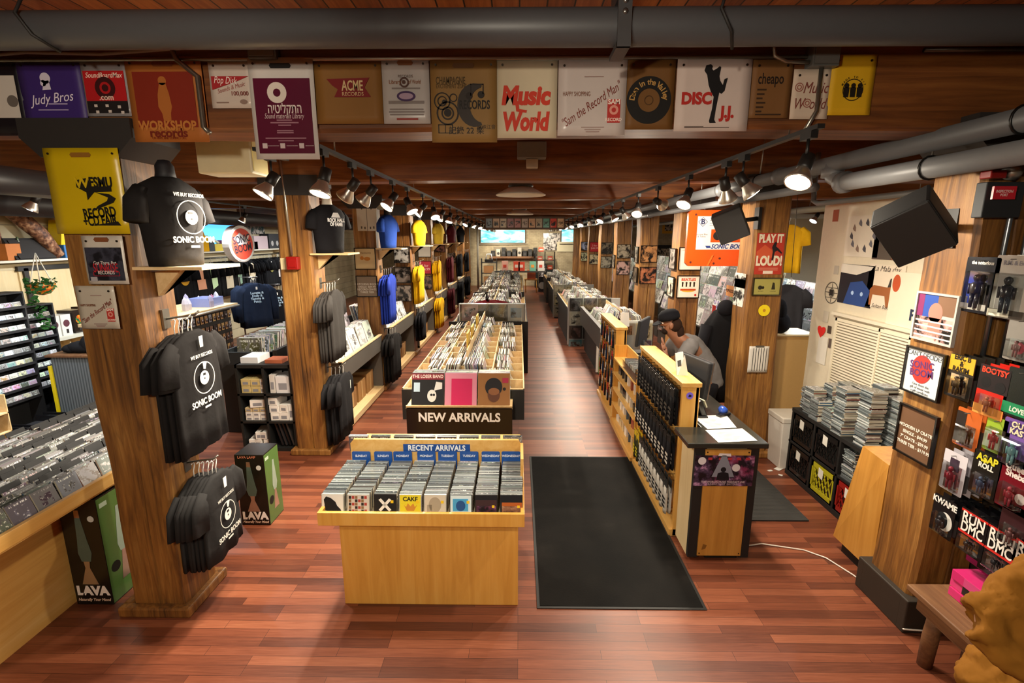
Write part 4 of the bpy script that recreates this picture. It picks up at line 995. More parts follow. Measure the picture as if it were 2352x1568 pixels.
# trays
for x0, x1, zb, lab in ((-1.2, -.9, .70, 'o'), (-.29, .06, .70, 'o')):
    G().box(x0, x1, 4.88, 8.75, zb - .08, zb).build('tray_floor', 'matte', t, '#1a1817')
    G().box(x0, x1, 4.865, 4.882, zb - .08, zb + .24).build('tray_front', 'matte', t, '#191716')
    tray_cols(x0, x1, 4.885, 8.72, zb + .08, t, .342, .17)
G().box(-.9, -.29, 5.22, 8.75, .70, .80).build('centre_floor', 'matte', t, '#1a1817')
G().box(-.9, -.29, 5.205, 5.222, .78, 1.0).build('centre_front', 'matte', t, '#191716')
tray_cols(-.9, -.6, 5.225, 8.72, .84, t, .342, .17)
tray_cols(-.6, -.29, 5.225, 8.72, .84, t, .342, .17)
G().box(-.606, -.594, 5.6, 8.72, .8, 1.19).build('spine_board', 'pine', t)
for y, h_ in ((5.95, 1.36), (6.5, 1.34), (7.3, 1.36)):
    G().box(-.64, -.62, y, y + .3, .9, h_ - .04).build('divider_panel', 'matte', t, '#c9a43c')
# three columns facing the viewer
LPF = ['black portrait sleeve under a red lettered strip', 'plain pink sleeve in glossy wrap', 'tan sleeve with a dark afro head']
for i in range(3):
    xc = -1.10 + .045 + .1575 + i * .3275
    for k in range(9):
        y = 4.64 + k * .018
        c = (xc, y, .853)
        if k == 0:
            o = thing('record', LPF[i] + ' facing out over the new arrivals panel', 'record', c, 'records facing out over the new arrivals panel')
            fr = Fr((xc - .1575, y, .855), (1, 0, 0), (0, .34, 1))
            flat('sleeve', fr, rect(0, 0, .315, .315), o, 'paper', ['#151518', '#d88aa2', '#96683a'][i], -.006, .006)
            D = .0008
            if i == 0:
                flat('print', fr, rect(0, .25, .315, .31), o, 'paper', '#7a1f2e', D)
                write('THE LOSER BAND', fr, .157, .28, .045, o, '#e8d8d0', D + .001, bold=.02, sx=.85)
                multi('print', fr, [circ(.2, .09, .045, ry=.06), [(.22, .14), (.3, .16), (.3, .22), (.24, .23)]], o, 'paper', '#d8d8d4', D)
                multi('print', fr, [circ(.195, .1, .012), circ(.22, .1, .012)], o, 'paper', '#1b1b1f', D + .001)
                flat('sticker', fr, rect(.02, .13, .08, .22), o, 'paper', '#b8cfdf', D)
            if i == 1:
                flat('print', fr, rect(.065, .0, .27, .26), o, 'paper', '#c81f5c', D)
            if i == 2:
                flat('print', fr, circ(.155, .18, .085, ry=.09), o, 'paper', '#141218', D)
                flat('print', fr, circ(.157, .1, .06, ry=.07), o, 'paper', '#5e3826', D + .001)
                flat('print', fr, circ(.157, .135, .055, ry=.035), o, 'paper', '#8a5a38', D + .002)
                flat('sticker', fr, rect(.24, .22, .3, .27), o, 'paper', '#a82a4a', D); flat('sticker', fr, circ(.26, .16, .016), o, 'paper', '#17161a', D)
        else:
            lp(c, rotm(-PI / 2, -0.32 * -1), '%s record behind the %s one facing out on the new arrivals bin' % (nth(k), ['portrait', 'pink', 'tan'][i]) if k < 6 else None, 'records facing out over the new arrivals panel')
CELL = ['%s' % s for s in NUM]
def fill_cols(y0, n, cols, step=.342, per=6, label=None, group=None):
    for r_ in range(n):
        for (xa, xb, zb, sgn, cn) in cols:
            m = per + R.randint(-3, 2)
            lean = R.uniform(.15, .5)
            for q in range(m):
                x = xa + (xb - xa) * (.1 + q * .082)
                lab = label % (nth(q + 1), CELL[r_], cn) if label and r_ < 16 else None
                lp((x, y0 + step * (r_ + .5) + R.uniform(-.008, .008), zb + R.uniform(0, .008)), rotm(0 if sgn > 0 else PI, lean + R.uniform(-.04, .04)), lab, group)
GC = [(-1.19, -.93, .70, -1, 'shirt side outer'), (-.88, -.62, .80, -1, 'shirt side inner'), (-.32, -.58, .80, 1, 'counter side inner'), (.03, -.25, .70, 1, 'counter side outer')]
for c in GC: pass
fill_cols(4.885, 1, [GC[0], GC[3]], label='%s record in the %s cell, %s tray front of the new arrivals bin', group='records in the new arrivals bin')
fill_cols(5.225, 10, GC, per=10, label='%s record in the %s cell back, %s tray of the new arrivals bin', group='records in the new arrivals bin')
# second and third bins
def bin_far(x0, x1, y0, y1, lab, h=.97, front='#161412', disp=0.0, side=None):
    t = thing('record_bin', lab, 'record bin', ((x0 + x1) / 2, (y0 + y1) / 2, 0), 'record bins down the middle')
    G().box(x0 + .05, x1 - .05, y0 + .03, y1, 0, .66).build('cabinet', 'matte', t, '#1a1816')
    G().box(x0, x1, y0, y0 + .03, .04 if disp else 0, h).build('front_panel', 'matte', t, front)
    g = G(); g.box(x0, x0 + .02, y0 + .03, y1, .66, .88).box(x1 - .02, x1, y0 + .03, y1, .66, .88).build('tray_side', 'matte', t, side or '#2a2826')
    G().box(x0 + .02, x1 - .02, y0 + .03, y1, .66, .72).build('tray_floor', 'matte', t, '#1a1817')
    xm = (x0 + x1) / 2
    tray_cols(x0 + .02, x1 - .02, y0 + .36, y1, .76, t, .342, .12)
    G().box(xm - .006, xm + .006, y0 + .36, y1, .72, 1.13).build('spine_board', 'pine', t)
    n = int((y1 - y0 - .36) / .342); q = (x1 - x0 - .06) / 4
    cs = [(x0 + .03, x0 + q, .72, -1, ''), (x0 + q + .05, xm - .03, .80, -1, ''), (x1 - q - .05, xm + .03, .80, 1, ''), (x1 - .03, x1 - q, .72, 1, '')]
    fill_cols(y0 + .36, n, cs, per=9)
    return t
t = bin_far(-1.27, .17, 8.9, 13.6, 'second record bin down the middle aisle with a black end panel and clear sleeve holder')
def clear_holder(t, x0, x1, y, z0, z1, covers, cols):
    G().box(x0, x1, y - .02, y - .014, z0, z1).build('clear_panel', 'clear_plastic', t)
    return t
hold = thing('sleeve_holder', 'clear upright holder with framed sleeves on the second middle bin', 'display holder', (-.48, 9.0, .97))
G().box(-1.07, .11, 8.98, 9.0, .97, 1.28).build('back_panel', 'matte', hold, '#5c564e')
G().box(-1.07, .11, 8.925, 8.932, .97, 1.28).build('clear_panel', 'clear_plastic', hold)
g = G(); g.box(-1.08, .12, 8.92, 9.0, 1.28, 1.295).box(-1.085, -1.07, 8.92, 9.0, .97, 1.29).box(.11, .125, 8.92, 9.0, .97, 1.29).build('edge_rail', 'gloss', hold, '#cfd2d0')
for i, (xa, lab, col) in enumerate(((-1.03, 'pink sleeve with a dark cat shape', '#c09098'), (-.33, 'olive group photo sleeve', '#7a7458'), (-.21 + .02, 'white framed blue swimmer sleeve', '#7fb0d8'))):
    xa = [-1.04, -.52, -.20][i]
    fr = Fr((xa, 8.965, .975), (1, 0, 0), (0, 0, 1))
    o = thing('record', lab + ' in the clear holder of the second middle bin', 'record', (xa + .15, 8.97, .975), 'sleeves in the clear holder')
    flat('sleeve', fr, rect(0, 0, .30, .30), o, 'gloss', ['#c9a2a6', '#54503f', '#e8e6e0'][i], 0, .006)
    flat('print', fr, rect(.05, .06, .25, .24), o, 'photo_print', col, .0062)
o = G(); 
rings = []
for k, (s_, z) in enumerate(((1, 0), (.95, .06), (.7, .12), (.3, .15), (.05, .155))):
    rings.append([(-.55 + .42 * s_ * math.cos(th) * (1 + .1 * math.sin(5 * th)), 9.35 + .22 * s_ * math.sin(th), 1.14 + z + .02 * math.sin(4 * th)) for th in [2 * PI * j / 28 for j in range(28)]])
o.loft(rings).build('folded_cloth', 'cloth', color='#5e1218', label='dark red cloth heaped behind the clear sleeve holder', cat='cloth')
b = thing('bottle', 'small black bottle standing on the dark red cloth', 'bottle', (-.6, 9.35, 1.29))
G().lathe([(.03, 1.285), (.032, 1.36), (.012, 1.40), (.011, 1.45)], (-.6, 9.35, 0), 14).build('glass', 'gloss', b, '#14120f'); G().lathe([(.013, 1.45), (.013, 1.465)], (-.6, 9.35, 0), 14).build('cap', 'gloss', b, '#2a2622')
bin_far(-1.25, .15, 13.9, 21.6, 'last record bin down the middle aisle, below the poster board')
# counter side bins
def pocket_front(t, x0, x1, y, rows, cols, z1, colsL, lab, h=.30):
    w_ = (x1 - x0) / cols
    for r_ in range(rows):
        for c_ in range(cols):
            xa = x0 + w_ * c_ + (w_ - .30) / 2; za = z1 - (r_ + 1) * (h + .02)
            fr = Fr((xa, y - .004, za), (1, 0, 0), (0, 0, 1))
            col = colsL[(r_ * cols + c_) % len(colsL)]
            o = thing('record', '%s, pocket %s across, row %s' % (lab, CELL[c_], CELL[r_]), 'record', (xa + .15, y, za), 'sleeves in clear front pockets')
            flat('sleeve', fr, rect(0, 0, .30, h), o, 'gloss', col[0], 0, .004)
            flat('print', fr, rect(.04, .03, .26, h - .05), o, 'photo_print', col[1], .0042)
    G().box(x0, x1, y - .03, y - .024, z1 - rows * (h + .02) - .02, z1 + .01).build('clear_panel', 'clear_plastic', t)
t = bin_far(1.42, 2.42, 8.85, 10.9, 'record bin behind the counter with a lime green sleeve in its clear front', 1.0, '#c9c5bc', 1, '#6c6a68')
pocket_front(t, 1.46, 2.42, 8.85, 3, 3, .98, [('#a4d82c', '#8fc824'), ('#c8b8a8', '#a87a60'), ('#e8d8b4', '#e0caa0'), ('#4a78a8', '#8ab0d8'), ('#5e5a58', '#b89a94'), ('#6a5a6a', '#a07aa8'), ('#9ccc58', '#c0dc78'), ('#4a4446', '#9a8a8c'), ('#4c4050', '#8a7a94')], 'sleeve on the front of the bin just behind the counter')
G().box(1.36, 1.43, 8.0, 10.9, .62, .98).build('side_rail', 'matte', t, '#5a5856')
t = bin_far(1.12, 2.3, 11.25, 14.6, 'white fronted record bin on the counter side of the aisle with a teal sleeve', 1.12, '#b6b4b0', 1, '#161412')
pocket_front(t, 1.15, 2.1, 11.25, 4, 3, 1.14, [('#3a3a40', '#7c7c80'), ('#4a4444', '#8a7c74'), ('#55504c', '#948474'), ('#d8d4c4', '#eae4d4'), ('#cfc8b4', '#e4dcc4'), ('#b8b09c', '#dcd2b8'), ('#3c3434', '#8c6a64'), ('#4a4040', '#a8948c'), ('#5a5450', '#a89a8c'), ('#5e9aa4', '#8cc4cc'), ('#8a8680', '#b4aea4'), ('#a09a90', '#cac2b4')], 'sleeve on the white fronted bin')
t = bin_far(1.06, 2.3, 15.3, 18.6, 'third record bin back on the counter side of the aisle, with pale pockets', 1.05, '#8c887e', 1, '#161412')
pocket_front(t, 1.08, 1.75, 15.3, 3, 2, 1.05, [('#c9c2ae', '#e0d8c0'), ('#b8b09a', '#dcd0b0'), ('#c8b68c', '#e0cfa4'), ('#a8a08c', '#cfc4a8'), ('#cfc6b0', '#e4dabc'), ('#b0a68e', '#d4c8a8')], 'pale sleeve on the third counter side bin')
bin_far(1.06, 2.3, 19.0, 21.8, 'last record bin on the counter side of the aisle')
# ---------------------------------------------------------------- mats
G().box(.15, 1.26, 2.95, 5.3, .001, .009).build('floor_mat', 'rubber_mat', label='long black mat in the aisle beside the counter', cat='mat')
g = G(); g.box(.13, .16, 2.93, 5.32, .001, .007).box(1.25, 1.28, 2.93, 5.32, .001, .007).box(.16, 1.25, 2.93, 2.96, .001, .007).box(.16, 1.25, 5.29, 5.32, .001, .007)
g.build('border', 'matte', bpy.data.objects['floor_mat'], '#141311')
G().box(1.95, 2.58, 4.02, 5.0, .001, .014).build('floor_mat', 'ribbed_rubber', label='ribbed grey mat on the floor behind the counter', cat='mat')
# ---------------------------------------------------------------- service counter
t = thing('service_counter', 'long service counter with a dark top and a yellow end panel', 'counter', (1.55, 5.3, 0))
g = G(); g.prism([(1.25, 3.44, .945), (1.845, 3.44, .945), (1.845, 7.6, .945), (1.46, 7.6, .945), (1.46, 3.77, .945), (1.25, 3.77, .945)], (0, 0, .04)).build('worktop', 'gloss', t, '#2a2a26', bevel=.006)
G().box(1.46, 1.76, 3.50, 7.55, .06, .945).build('body', 'birch_ply', t)
g = G(); g.box(1.32, 1.40, 3.465, 3.50, .03, .945).box(1.715, 1.79, 3.465, 3.50, .03, .945).build('end_frame', 'matte', t, '#171513')
G().box(1.32, 1.46, 3.50, 3.765, .03, .945).build('side_panel', 'birch_ply', t)
G().box(1.39, 1.725, 3.455, 3.47, .05, .93).build('end_panel', 'oak_veneer', t)
g = G(); [g.disc((x, 3.455, z), .006, (1, 0, 0), (0, 0, 1), .002, 8) for x in (1.405, 1.71) for z in (.07, .91)]; g.build('screw', 'metal', t, '#5a4a30')
flat('stain', Fr((1.40, 3.4549, .10), (1, 0, 0), (0, 0, 1)), [(.02, .0), (.05, .01), (.06, .04), (.03, .05)], t, 'matte', '#7a5018', 0, .0006)
G().box(1.47, 1.72, 3.50, 7.5, 0, .06).build('plinth', 'matte', t, '#12110f')
x0, z1 = onY(1598, 1046, 3.445); x1, z0 = onY(1728, 1117, 3.445)
t = thing('poster', 'dark concert poster with a lit figure taped on the counter end', 'poster', ((x0 + x1) / 2, 3.445, z0))
f = Fr((x0, 3.452, z0), (1, 0, 0), (0, 0, 1)); a, b = x1 - x0, z1 - z0
flat('sheet', f, rect(0, 0, a, b), t, 'crowd_print')
flat('print', f, [(a * .45, b), (a * .52, b), (a * .68, b * .3), (a * .3, b * .3)], t, 'paper', '#7d7f8c', .0014)
multi('print', f, [[(a * .38, b * .2), (a * .6, b * .2), (a * .58, b * .42), (a * .52, b * .46), (a * .46, b * .46), (a * .4, b * .42)], circ(a * .49, b * .54, .02)], t, 'paper', '#141218', .0022)
multi('print', f, [circ(a * .12, b * .82, .03), circ(a * .7, b * .6, .03)], t, 'paper', '#cfc8cc', .0014)
multi('print', f, [rect(a * x, b * .85, a * x + .03, b * .93) for x in (.22, .4, .55, .7, .85)], t, 'paper', '#a8343c', .0014)
write('THE WORLDS MUSIC PODCAST LIVE', f, a / 2, b * .13, .022, t, '#d8c4c8', .0022, sx=.9)
write('SUNDAY NIGHT  ON TOUR', f, a / 2, b * .06, .02, t, '#c0a8b4', .0022, sx=.9)
multi('tape', f, [[(a * .38, b * .98), (a * .6, b * .97), (a * .59, b * 1.06), (a * .4, b * 1.07)]], t, 'plastic_bag', '#d8cfd4', .0018)
# papers and a pen
for (pts, lab) in (([(1590, 955), (1668, 953), (1692, 982), (1625, 985)], 'white printed sheet on the counter nearer the keyboard'), ([(1620, 988), (1705, 984), (1740, 1012), (1650, 1016)], 'white printed sheet on the counter beside the counter end')):
    w3 = []
    for x, y in pts:
        d = _ray(x, y); tt = (.987 - CAM_H) / d.z; w3.append((d.x * tt, d.y * tt, .987))
    t = thing('paper_sheet', lab, 'paper', w3[0])
    g = G(); g.prism(w3, (0, 0, .0015)).build('sheet', 'paper', t, '#dcd8ce')
    A, B_, C_, D_ = [Vector(q) for q in w3]
    fr = Fr(D_ + Vector((0, 0, .0016)), C_ - D_, Vector((0, 0, 1)).cross(C_ - D_))
    L = (C_ - D_).length; Hh = abs(fr.v.dot(A - D_))
    multi('print', fr, [rect(L * .2, Hh * (.15 + .1 * k), L * (.55 + .2 * ((k * 7) % 3) / 2), Hh * (.18 + .1 * k)) for k in range(7)], t, 'paper', '#8d8a86', 0)
t = thing('tape_dispenser', 'blue and black tape dispenser on the printed sheet', 'tape dispenser', (1.75, 4.05, .99))
G().obox((1.74, 4.02, 1.0), (.13, .05, .025), rotm(.5)).build('base', 'gloss', t, '#1a1a1c', bevel=.006); G().lathe([(.0, -.02), (.035, -.02), (.035, .02), (.0, .02)], (1.74, 4.04, 1.03), 16, rot=Matrix.Rotation(PI / 2, 3, 'X')).build('roll', 'gloss', t, '#2a4aa0')
t = thing('keyboard', 'black keyboard lying on the counter', 'keyboard', (1.68, 4.75, .987))
G().obox((1.66, 4.85, .995), (.16, .42, .018), rotm(.0)).build('case', 'matte', t, '#1b1b1d', bevel=.004)
g = G(); [g.box(1.595 + .028 * i, 1.617 + .028 * i, 4.66 + .03 * j, 4.684 + .03 * j, 1.003, 1.010) for i in range(5) for j in range(13)]; g.build('keys', 'matte', t, '#2b2b2e')
t = thing('computer_monitor', 'black monitor seen from behind on the counter, by its end', 'monitor', (1.5, 4.25, .985))
rm = rotm(.25, -.12)
G().obox((1.55, 4.30, 1.27), (.035, .46, .32), rm).build('screen_shell', 'matte', t, '#17171a', bevel=.01)
G().obox((1.572, 4.30, 1.27), (.012, .47, .33), rm).build('bezel', 'metal', t, '#8a8a8c')
g = G(); g.tube([(1.55, 4.3, .995), (1.54, 4.3, 1.2)], .022, 10).build('stand', 'matte', t, '#1a1a1c'); G().box(1.47, 1.65, 4.2, 4.42, .985, .997).build('foot', 'matte', t, '#1a1a1c', bevel=.004)
t = thing('card_terminal', 'black card terminal with a screen on the counter corner', 'card terminal', (1.53, 4.0, .985))
G().obox((1.53, 4.02, 1.055), (.05, .10, .17), rotm(.3, .45)).build('shell', 'gloss', t, '#121315', bevel=.012)
G().obox((1.562, 4.03, 1.10), (.01, .075, .07), rotm(.3, .45)).build('screen', 'gloss', t, '#b8b49a'); G().box(1.48, 1.59, 3.96, 4.09, .985, 1.0).build('foot', 'matte', t, '#161618', bevel=.004)
t = thing('computer_monitor', 'dark monitor beyond the maple racks, with a white card beside it', 'monitor', (1.62, 6.4, .985))
G().obox((1.62, 6.4, 1.27), (.04, .48, .34), rotm(-.5, -.1)).build('screen_shell', 'matte', t, '#222020', bevel=.01); G().box(1.52, 1.72, 6.3, 6.5, .985, 1.0).build('foot', 'matte', t, '#161618'); G().tube([(1.64, 6.4, 1.0), (1.63, 6.4, 1.15)], .02, 8).build('stand', 'matte', t, '#1a1a1c')
t = thing('sign_card', 'white card stood beside the far counter monitor', 'sign', (1.52, 7.0, 1.2)); G().obox((1.50, 6.95, 1.33), (.006, .14, .2), rotm(-1.2, .1)).build('card', 'paper', t, '#ded9d0')
t = thing('laptop', 'pale grey laptop open in front of the leaning man', 'laptop', (1.68, 5.75, .985))
G().obox((1.68, 5.6, .996), (.24, .34, .018)).build('base', 'metal', t, '#b8b6b0', bevel=.004); G().obox((1.52, 5.62, 1.09), (.012, .34, .22), rotm(0, .5)).build('lid', 'metal', t, '#b8b6b0', bevel=.004)
G().obox((1.66, 5.3, .99), (.21, .28, .004), rotm(.2)).build('paper_sheet', 'paper', label='white sheet under the elbow of the leaning man', cat='paper', color='#dcd6c8')
# ---------------------------------------------------------------- maple racks on the aisle face of the counter
def rack(y0, y1, h, lab):
    t = thing('hook_rack', lab, 'rack', (1.38, (y0 + y1) / 2, 0))
    for ya in (y0, y1 - .035): G().box(1.30, 1.44, ya, ya + .035, 0, h - .035).build('end_post', 'maple', t, bevel=.003)
    G().box(1.29, 1.45, y0 - .01, y1 + .01, h - .035, h).build('top_rail', 'maple_long', t, bevel=.003)
    G().box(1.41, 1.43, y0, y1, 0, h - .04).build('back_board', 'maple_long', t)
    G().box(1.27, 1.43, y0, y1, 0, .06).build('kick_board', 'maple_long', t)
    return t
t = rack(3.79, 5.16, 1.345, 'maple rack of hanging socks by the counter end')
G().disc((1.36, 3.789, 1.24), .028, (1, 0, 0), (0, 0, 1), .003, 20).build('sticker', 'paper', t, '#7a66e0')
f = Fr((1.36, 3.7855, 1.24), (1, 0, 0), (0, 0, 1)); flat('print', f, [(-.012, -.01), (.012, -.01), (.012, .006), (-.006, .01)], t, 'paper', '#17131f', 0)
t2 = rack(6.5, 7.75, 1.30, 'maple rack hung with key rings, farther from the viewer')
# hanging socks: sock > card, fabric
def hang_pair(name, w_, h_, card, cloth, accent):
    t = thing(name, 'hanging pair', 'socks', (0, 0, 0))
    g = G(); g.tube([(.10, 0, .0), (-.02, 0, .0), (-.03, 0, .012)], .0025, 6).build('hook', 'metal', t, '#77736c')
    G().box(-.012, -.008, -w_ / 2, w_ / 2, -.10, .012).build('card', 'paper', t, card)
    g = G(); rings = []
    for z, k in ((-.06, .8), (-.12, 1), (-h_ * .6, .95), (-h_ * .85, 1.05), (-h_, .7)):
        rings.append([(.004 + .014 * math.sin(th) - .01, w_ * .5 * k * math.cos(th), z) for th in [2 * PI * j / 12 for j in range(12)]])
    g.loft(rings).build('fabric', 'cloth', t, cloth)
    g = G(); [g.box(-.0255, -.024, -w_ * .35, w_ * .35, -h_ * q - .02, -h_ * q) for q in (.5, .62, .74)]; g.build('stripe', 'paper', t, accent)
    return t
protos = [hang_pair('sock_pack', .09, .30, '#1c1b1b', '#17171a', '#4a4742'), hang_pair('sock_pack', .09, .30, '#2a2a2a', '#c9c7c0', '#1d1d20'), hang_pair('sock_pack', .09, .30, '#141414', '#1f1e22', '#cfcac0'), hang_pair('sock_pack', .09, .30, '#d2b21e', '#3a3a22', '#d2c21e')]
ROWN = ['top', 'middle', 'bottom']
used = set()
for r_ in range(3):
    for j in range(11):
        k = (j * 3 + r_ * 2) % 3 if not (r_ == 2 and j > 8) else 3
        for q in range(2):
            p = protos[k]; o = p if k not in used else dup(p)
            used.add(k)
            y = 3.90 + j * .112
            o.location = (1.30 - q * .035, y, 1.255 - r_ * .40)
            o['label'] = '%s %s sock pack, hook %d along the %s row of the near maple rack' % (['front', 'rear'][q], ['black', 'grey', 'charcoal', 'yellow carded'][k], j + 1, ROWN[r_])
            o['group'] = 'sock packs on the near maple rack'
kp = []
for c1, c2, ac in (('#20201f', '#1a1a20', '#c83a2a'), ('#b8241e', '#2a2a30', '#d8d0c4'), ('#20304a', '#24304c', '#e0dcd4'), ('#c9c4bc', '#3a3632', '#c87a3a')):
    kp.append(hang_pair('key_ring', .06, .22, c1, c2, ac))
for p in kp: p['category'] = 'key ring'
used = set()
for r_ in range(4):
    for j in range(10):
        k = (j * 3 + r_ * 5 + (j // 3)) % 4
        p = kp[k]; o = p if k not in used else dup(p)
        used.add(k)
        o.location = (1.28 + .02 * (j % 2), 6.58 + j * .115, 1.22 - r_ * .27)
        o['label'] = '%s key ring strap, hook %d along row %d of the far maple rack' % (['black and red', 'red', 'navy', 'brown'][k], j + 1, r_ + 1)
        o['group'] = 'key rings on the far maple rack'
# open maple shelves between the racks
t = thing('shelf_unit', 'open maple shelf unit between the two hook racks', 'shelf', (1.38, 5.83, 0))
for ya in (5.19, 6.455): G().box(1.28, 1.455, ya, ya + .025, 0, 1.07).build('side_panel', 'maple', t)
for z in (.06, .29, .50, .71, .91):
    G().box(1.27, 1.44, 5.215, 6.455, z - .018, z).build('shelf_board', 'maple_long', t)
G().box(1.44, 1.455, 5.215, 6.455, 0, 1.07).build('back_board', 'maple_long', t)
G().box(1.25, 1.29, 5.2, 6.46, 0, .05).build('kick_board', 'maple_long', t)
for zi, z in enumerate((.06, .29, .50, .71)):
    for j in range(7):
        w_ = .07 + .05 * R.random(); h_ = .07 + .06 * R.random()
        y = 5.32 + j * .165
        o = G().obox((1.35, y, z + h_ / 2), (.05, w_, h_), rotm(R.uniform(-.2, .2)))
        o.build('gift_box', 'gloss', color=R.choice(['#d8d2c6', '#2b2b2b', '#8a3a2a', '#c9b48a', '#4a5a6a', '#e2ded6']), label='boxed item, place %d along shelf %d of the open maple shelves' % (j + 1, zi + 1), cat='box', group='small boxes on the maple shelves')
for j in range(34):
    cd((1.36 + .0 * j, 5.3 + j * .0165, .912), rotm(-PI / 2, .05 + .15 * R.random()))
t = thing('case_rack', 'clear rack of cases standing on the maple shelf top', 'rack', (1.40, 6.1, .91)); 
g = G(); g.box(1.28, 1.285, 5.25, 5.95, .91, 1.0).build('front_pane', 'clear_plastic', t); G().box(1.28, 1.44, 5.25, 5.95, .911, .916).build('base', 'clear_plastic', t)
t = thing('price_sign', 'white folded price card on top of the near maple rack', 'sign', (1.37, 4.05, 1.345))
G().prism([(1.33, 4.0, 1.345), (1.41, 4.0, 1.345), (1.37, 4.0, 1.52)], (0, .006, 0)).build('card_edge', 'paper', t, '#ddd8d0')
G().obox((1.35, 4.05, 1.435), (.005, .11, .19), rotm(-.9, .15)).build('card', 'paper', t, '#e6e2da')
G().obox((1.3435, 4.042, 1.44), (.003, .05, .05), rotm(-.9, .15)).build('print', 'paper', t, '#4a4a4a')
# ---------------------------------------------------------------- speakers and the big cassette
def speaker(c, size, rot, lab, wallpt):
    t = thing('loudspeaker', lab, 'loudspeaker', c)
    w_, d_, h_ = size
    g = G(); g.obox(c, (w_, d_, h_), rot); g.build('cabinet', 'matte', t, '#191818', bevel=.012)
    cc = Vector(c) + rot @ Vector((0, -d_ / 2 - .006, 0))
    G().obox(cc, (w_ * .96, .014, h_ * .96), rot).build('grille', 'matte', t, '#211f1e', bevel=.004)
    g = G(); e = Vector(c) + rot @ Vector((.0, d_ / 2, 0))
    g.tube([e, wallpt], .022, 10); g.obox(wallpt, (.03, .1, .22), Matrix.Identity(3)); g.build('bracket', 'paint', t, '#141312')
    return t
def frame_rot(facing, up):     # -Y of the box looks along facing
    fy = -Vector(facing).normalized(); uz = Vector(up).normalized(); x = fy.cross(uz).normalized(); z = x.cross(fy)
    return Matrix((x, fy, z)).transposed()
x_, z_ = onY(2098, 520, 2.78)
speaker((x_, 2.78, z_), (.275, .22, .29), frame_rot((-.52, -.72, -.42), (-.66, .0, .75)), 'large tilted black loudspeaker beside the front counter side post', Vector((2.5, 2.98, 2.52)))
x_, z_ = onY(1678, 515, 5.1)
speaker((x_, 5.1, z_), (.28, .2, .30), frame_rot((-.35, -.9, -.25), (-.42, 0, .9)), 'smaller tilted black loudspeaker in front of the orange cassette', Vector((2.46, 5.3, 2.66)))
x0, z1 = onY(1583, 482, 6.6); x1, z0 = onY(1735, 611, 6.6)
t = thing('cassette_sign', 'giant orange cassette sign hanging behind the small loudspeaker', 'sign', ((x0 + x1) / 2, 6.6, z0))
f = Fr((x0, 6.6, z0), (1, 0, 0), (0, 0, 1)); a, b = x1 - x0, z1 - z0; c = .04
flat('shell', f, [(c, 0), (a - c, 0), (a, c), (a, b - c), (a - c, b), (c, b), (0, b - c), (0, c)], t, 'gloss', '#e8541a', -.06, .06)
flat('label_panel', f, rect(a * .13, b * .30, a, b * .89), t, 'paper', '#e6dcd6', 0, .004)
flat('window', f, rect(a * .33, b * .43, a * .95, b * .66), t, 'gloss', '#e0521c', .004, .003)
flat('reel', f, circ(a * .42, b * .545, .055), t, 'matte', '#1c1614', .007, .004)
flat('reel', f, circ(a * .82, b * .545, .055), t, 'matte', '#1c1614', .007, .004)
write('B', f, a * .205, b * .79, .09, t, '#2d3158', .006, bold=.04)
multi('print', f, ring(a * .205, b * .79, .052, .062, 4) + [rect(a * .3, b * (.72 + .045 * k), a * .95, b * (.727 + .045 * k)) for k in range(4)], t, 'paper', '#5a5a70', .0045)
write('Normal Bias\n& Tables', f, a * .2, b * .55, .03, t, '#3a3a48', .006, lead=.9)
write('SONIC BOOM RECORDS', f, a * .34, b * .35, .08, t, '#2a3a7c', .006, bold=.03, shear=.3, align='LEFT', sx=.92)
multi('print', f, [[(a * .26, b * .37), (a * .33, b * .37), (a * .34, b * .33), (a * .28, b * .325)]], t, 'paper', '#2a3a7c', .0045)
g = G()
for x, y in ((a * .1, b * .92), (a * .07, b * .07), (a * .40, b * .05), (a * .48, b * .14)): g.disc(f.p(x, y, .001), .014, f.u, f.v, .004, 14)
g.build('screw', 'matte', t, '#5a1a0c')
g = G(); [g.tube([(x, 6.63, z1), (x, 6.63, ZC)], .003, 6) for x in (x0 + .15, x1 - .15)]; g.build('hanging_wire', 'metal', t, '#6a665f')
flat('ridge', f, [(a * .30, 0), (a * .32, 0), (a * .39, b * .2), (a * .37, b * .2)], t, 'gloss', '#f0702a', 0, .012)
# ---------------------------------------------------------------- office wall, crates and stacks
G().box(3.30, 3.40, 4.02, 5.58, 0, 2.86).build('wall_office', 'paint', color='#d8cdb6', kind=S, label='white office partition wall with drawings and a louvred vent')
OX = 3.296
def onwall(pts, X=OX): return [onX(x, y, X) for x, y in pts]
def wallrect(pxa, pya, pxb, pyb, X=OX):     # picks opposite corners; the wall faces -X so its right is towards the viewer
    ya, za = onX(pxa, pya, X); yb, zb = onX(pxb, pyb, X)
    return Fr((X, ya, min(za, zb)), (0, -1, 0), (0, 0, 1)), ya - yb, abs(za - zb)
f, a, b = wallrect(1922, 740, 2115, 905)
t = thing('louvred_vent', 'cream louvred vent panel low on the office wall', 'vent', f.o)
a = 1.02; b = .78; f = Fr((OX, 5.12, .88), (0, -1, 0), (0, 0, 1))
flat('louvre_panel', f, rect(.03, .03, a - .03, b - .03), t, 'louvre', '#ffffff', 0, .01)
g = G(); [g.prism([f.p(x, y) for x, y in q], f.n * .02) for q in (rect(0, 0, a, .03), rect(0, b - .03, a, b), rect(0, 0, .03, b), rect(a - .03, 0, a, b), rect(a * .62, 0, a * .64, b))]
g.build('vent_frame', 'paint', t, '#e6dcc4')
G().box(3.24, 3.30, 4.06, 5.14, 1.69, 1.72).build('ledge', 'paint', color='#e2d8c2', label='thin white ledge over the louvred vent', cat='ledge')
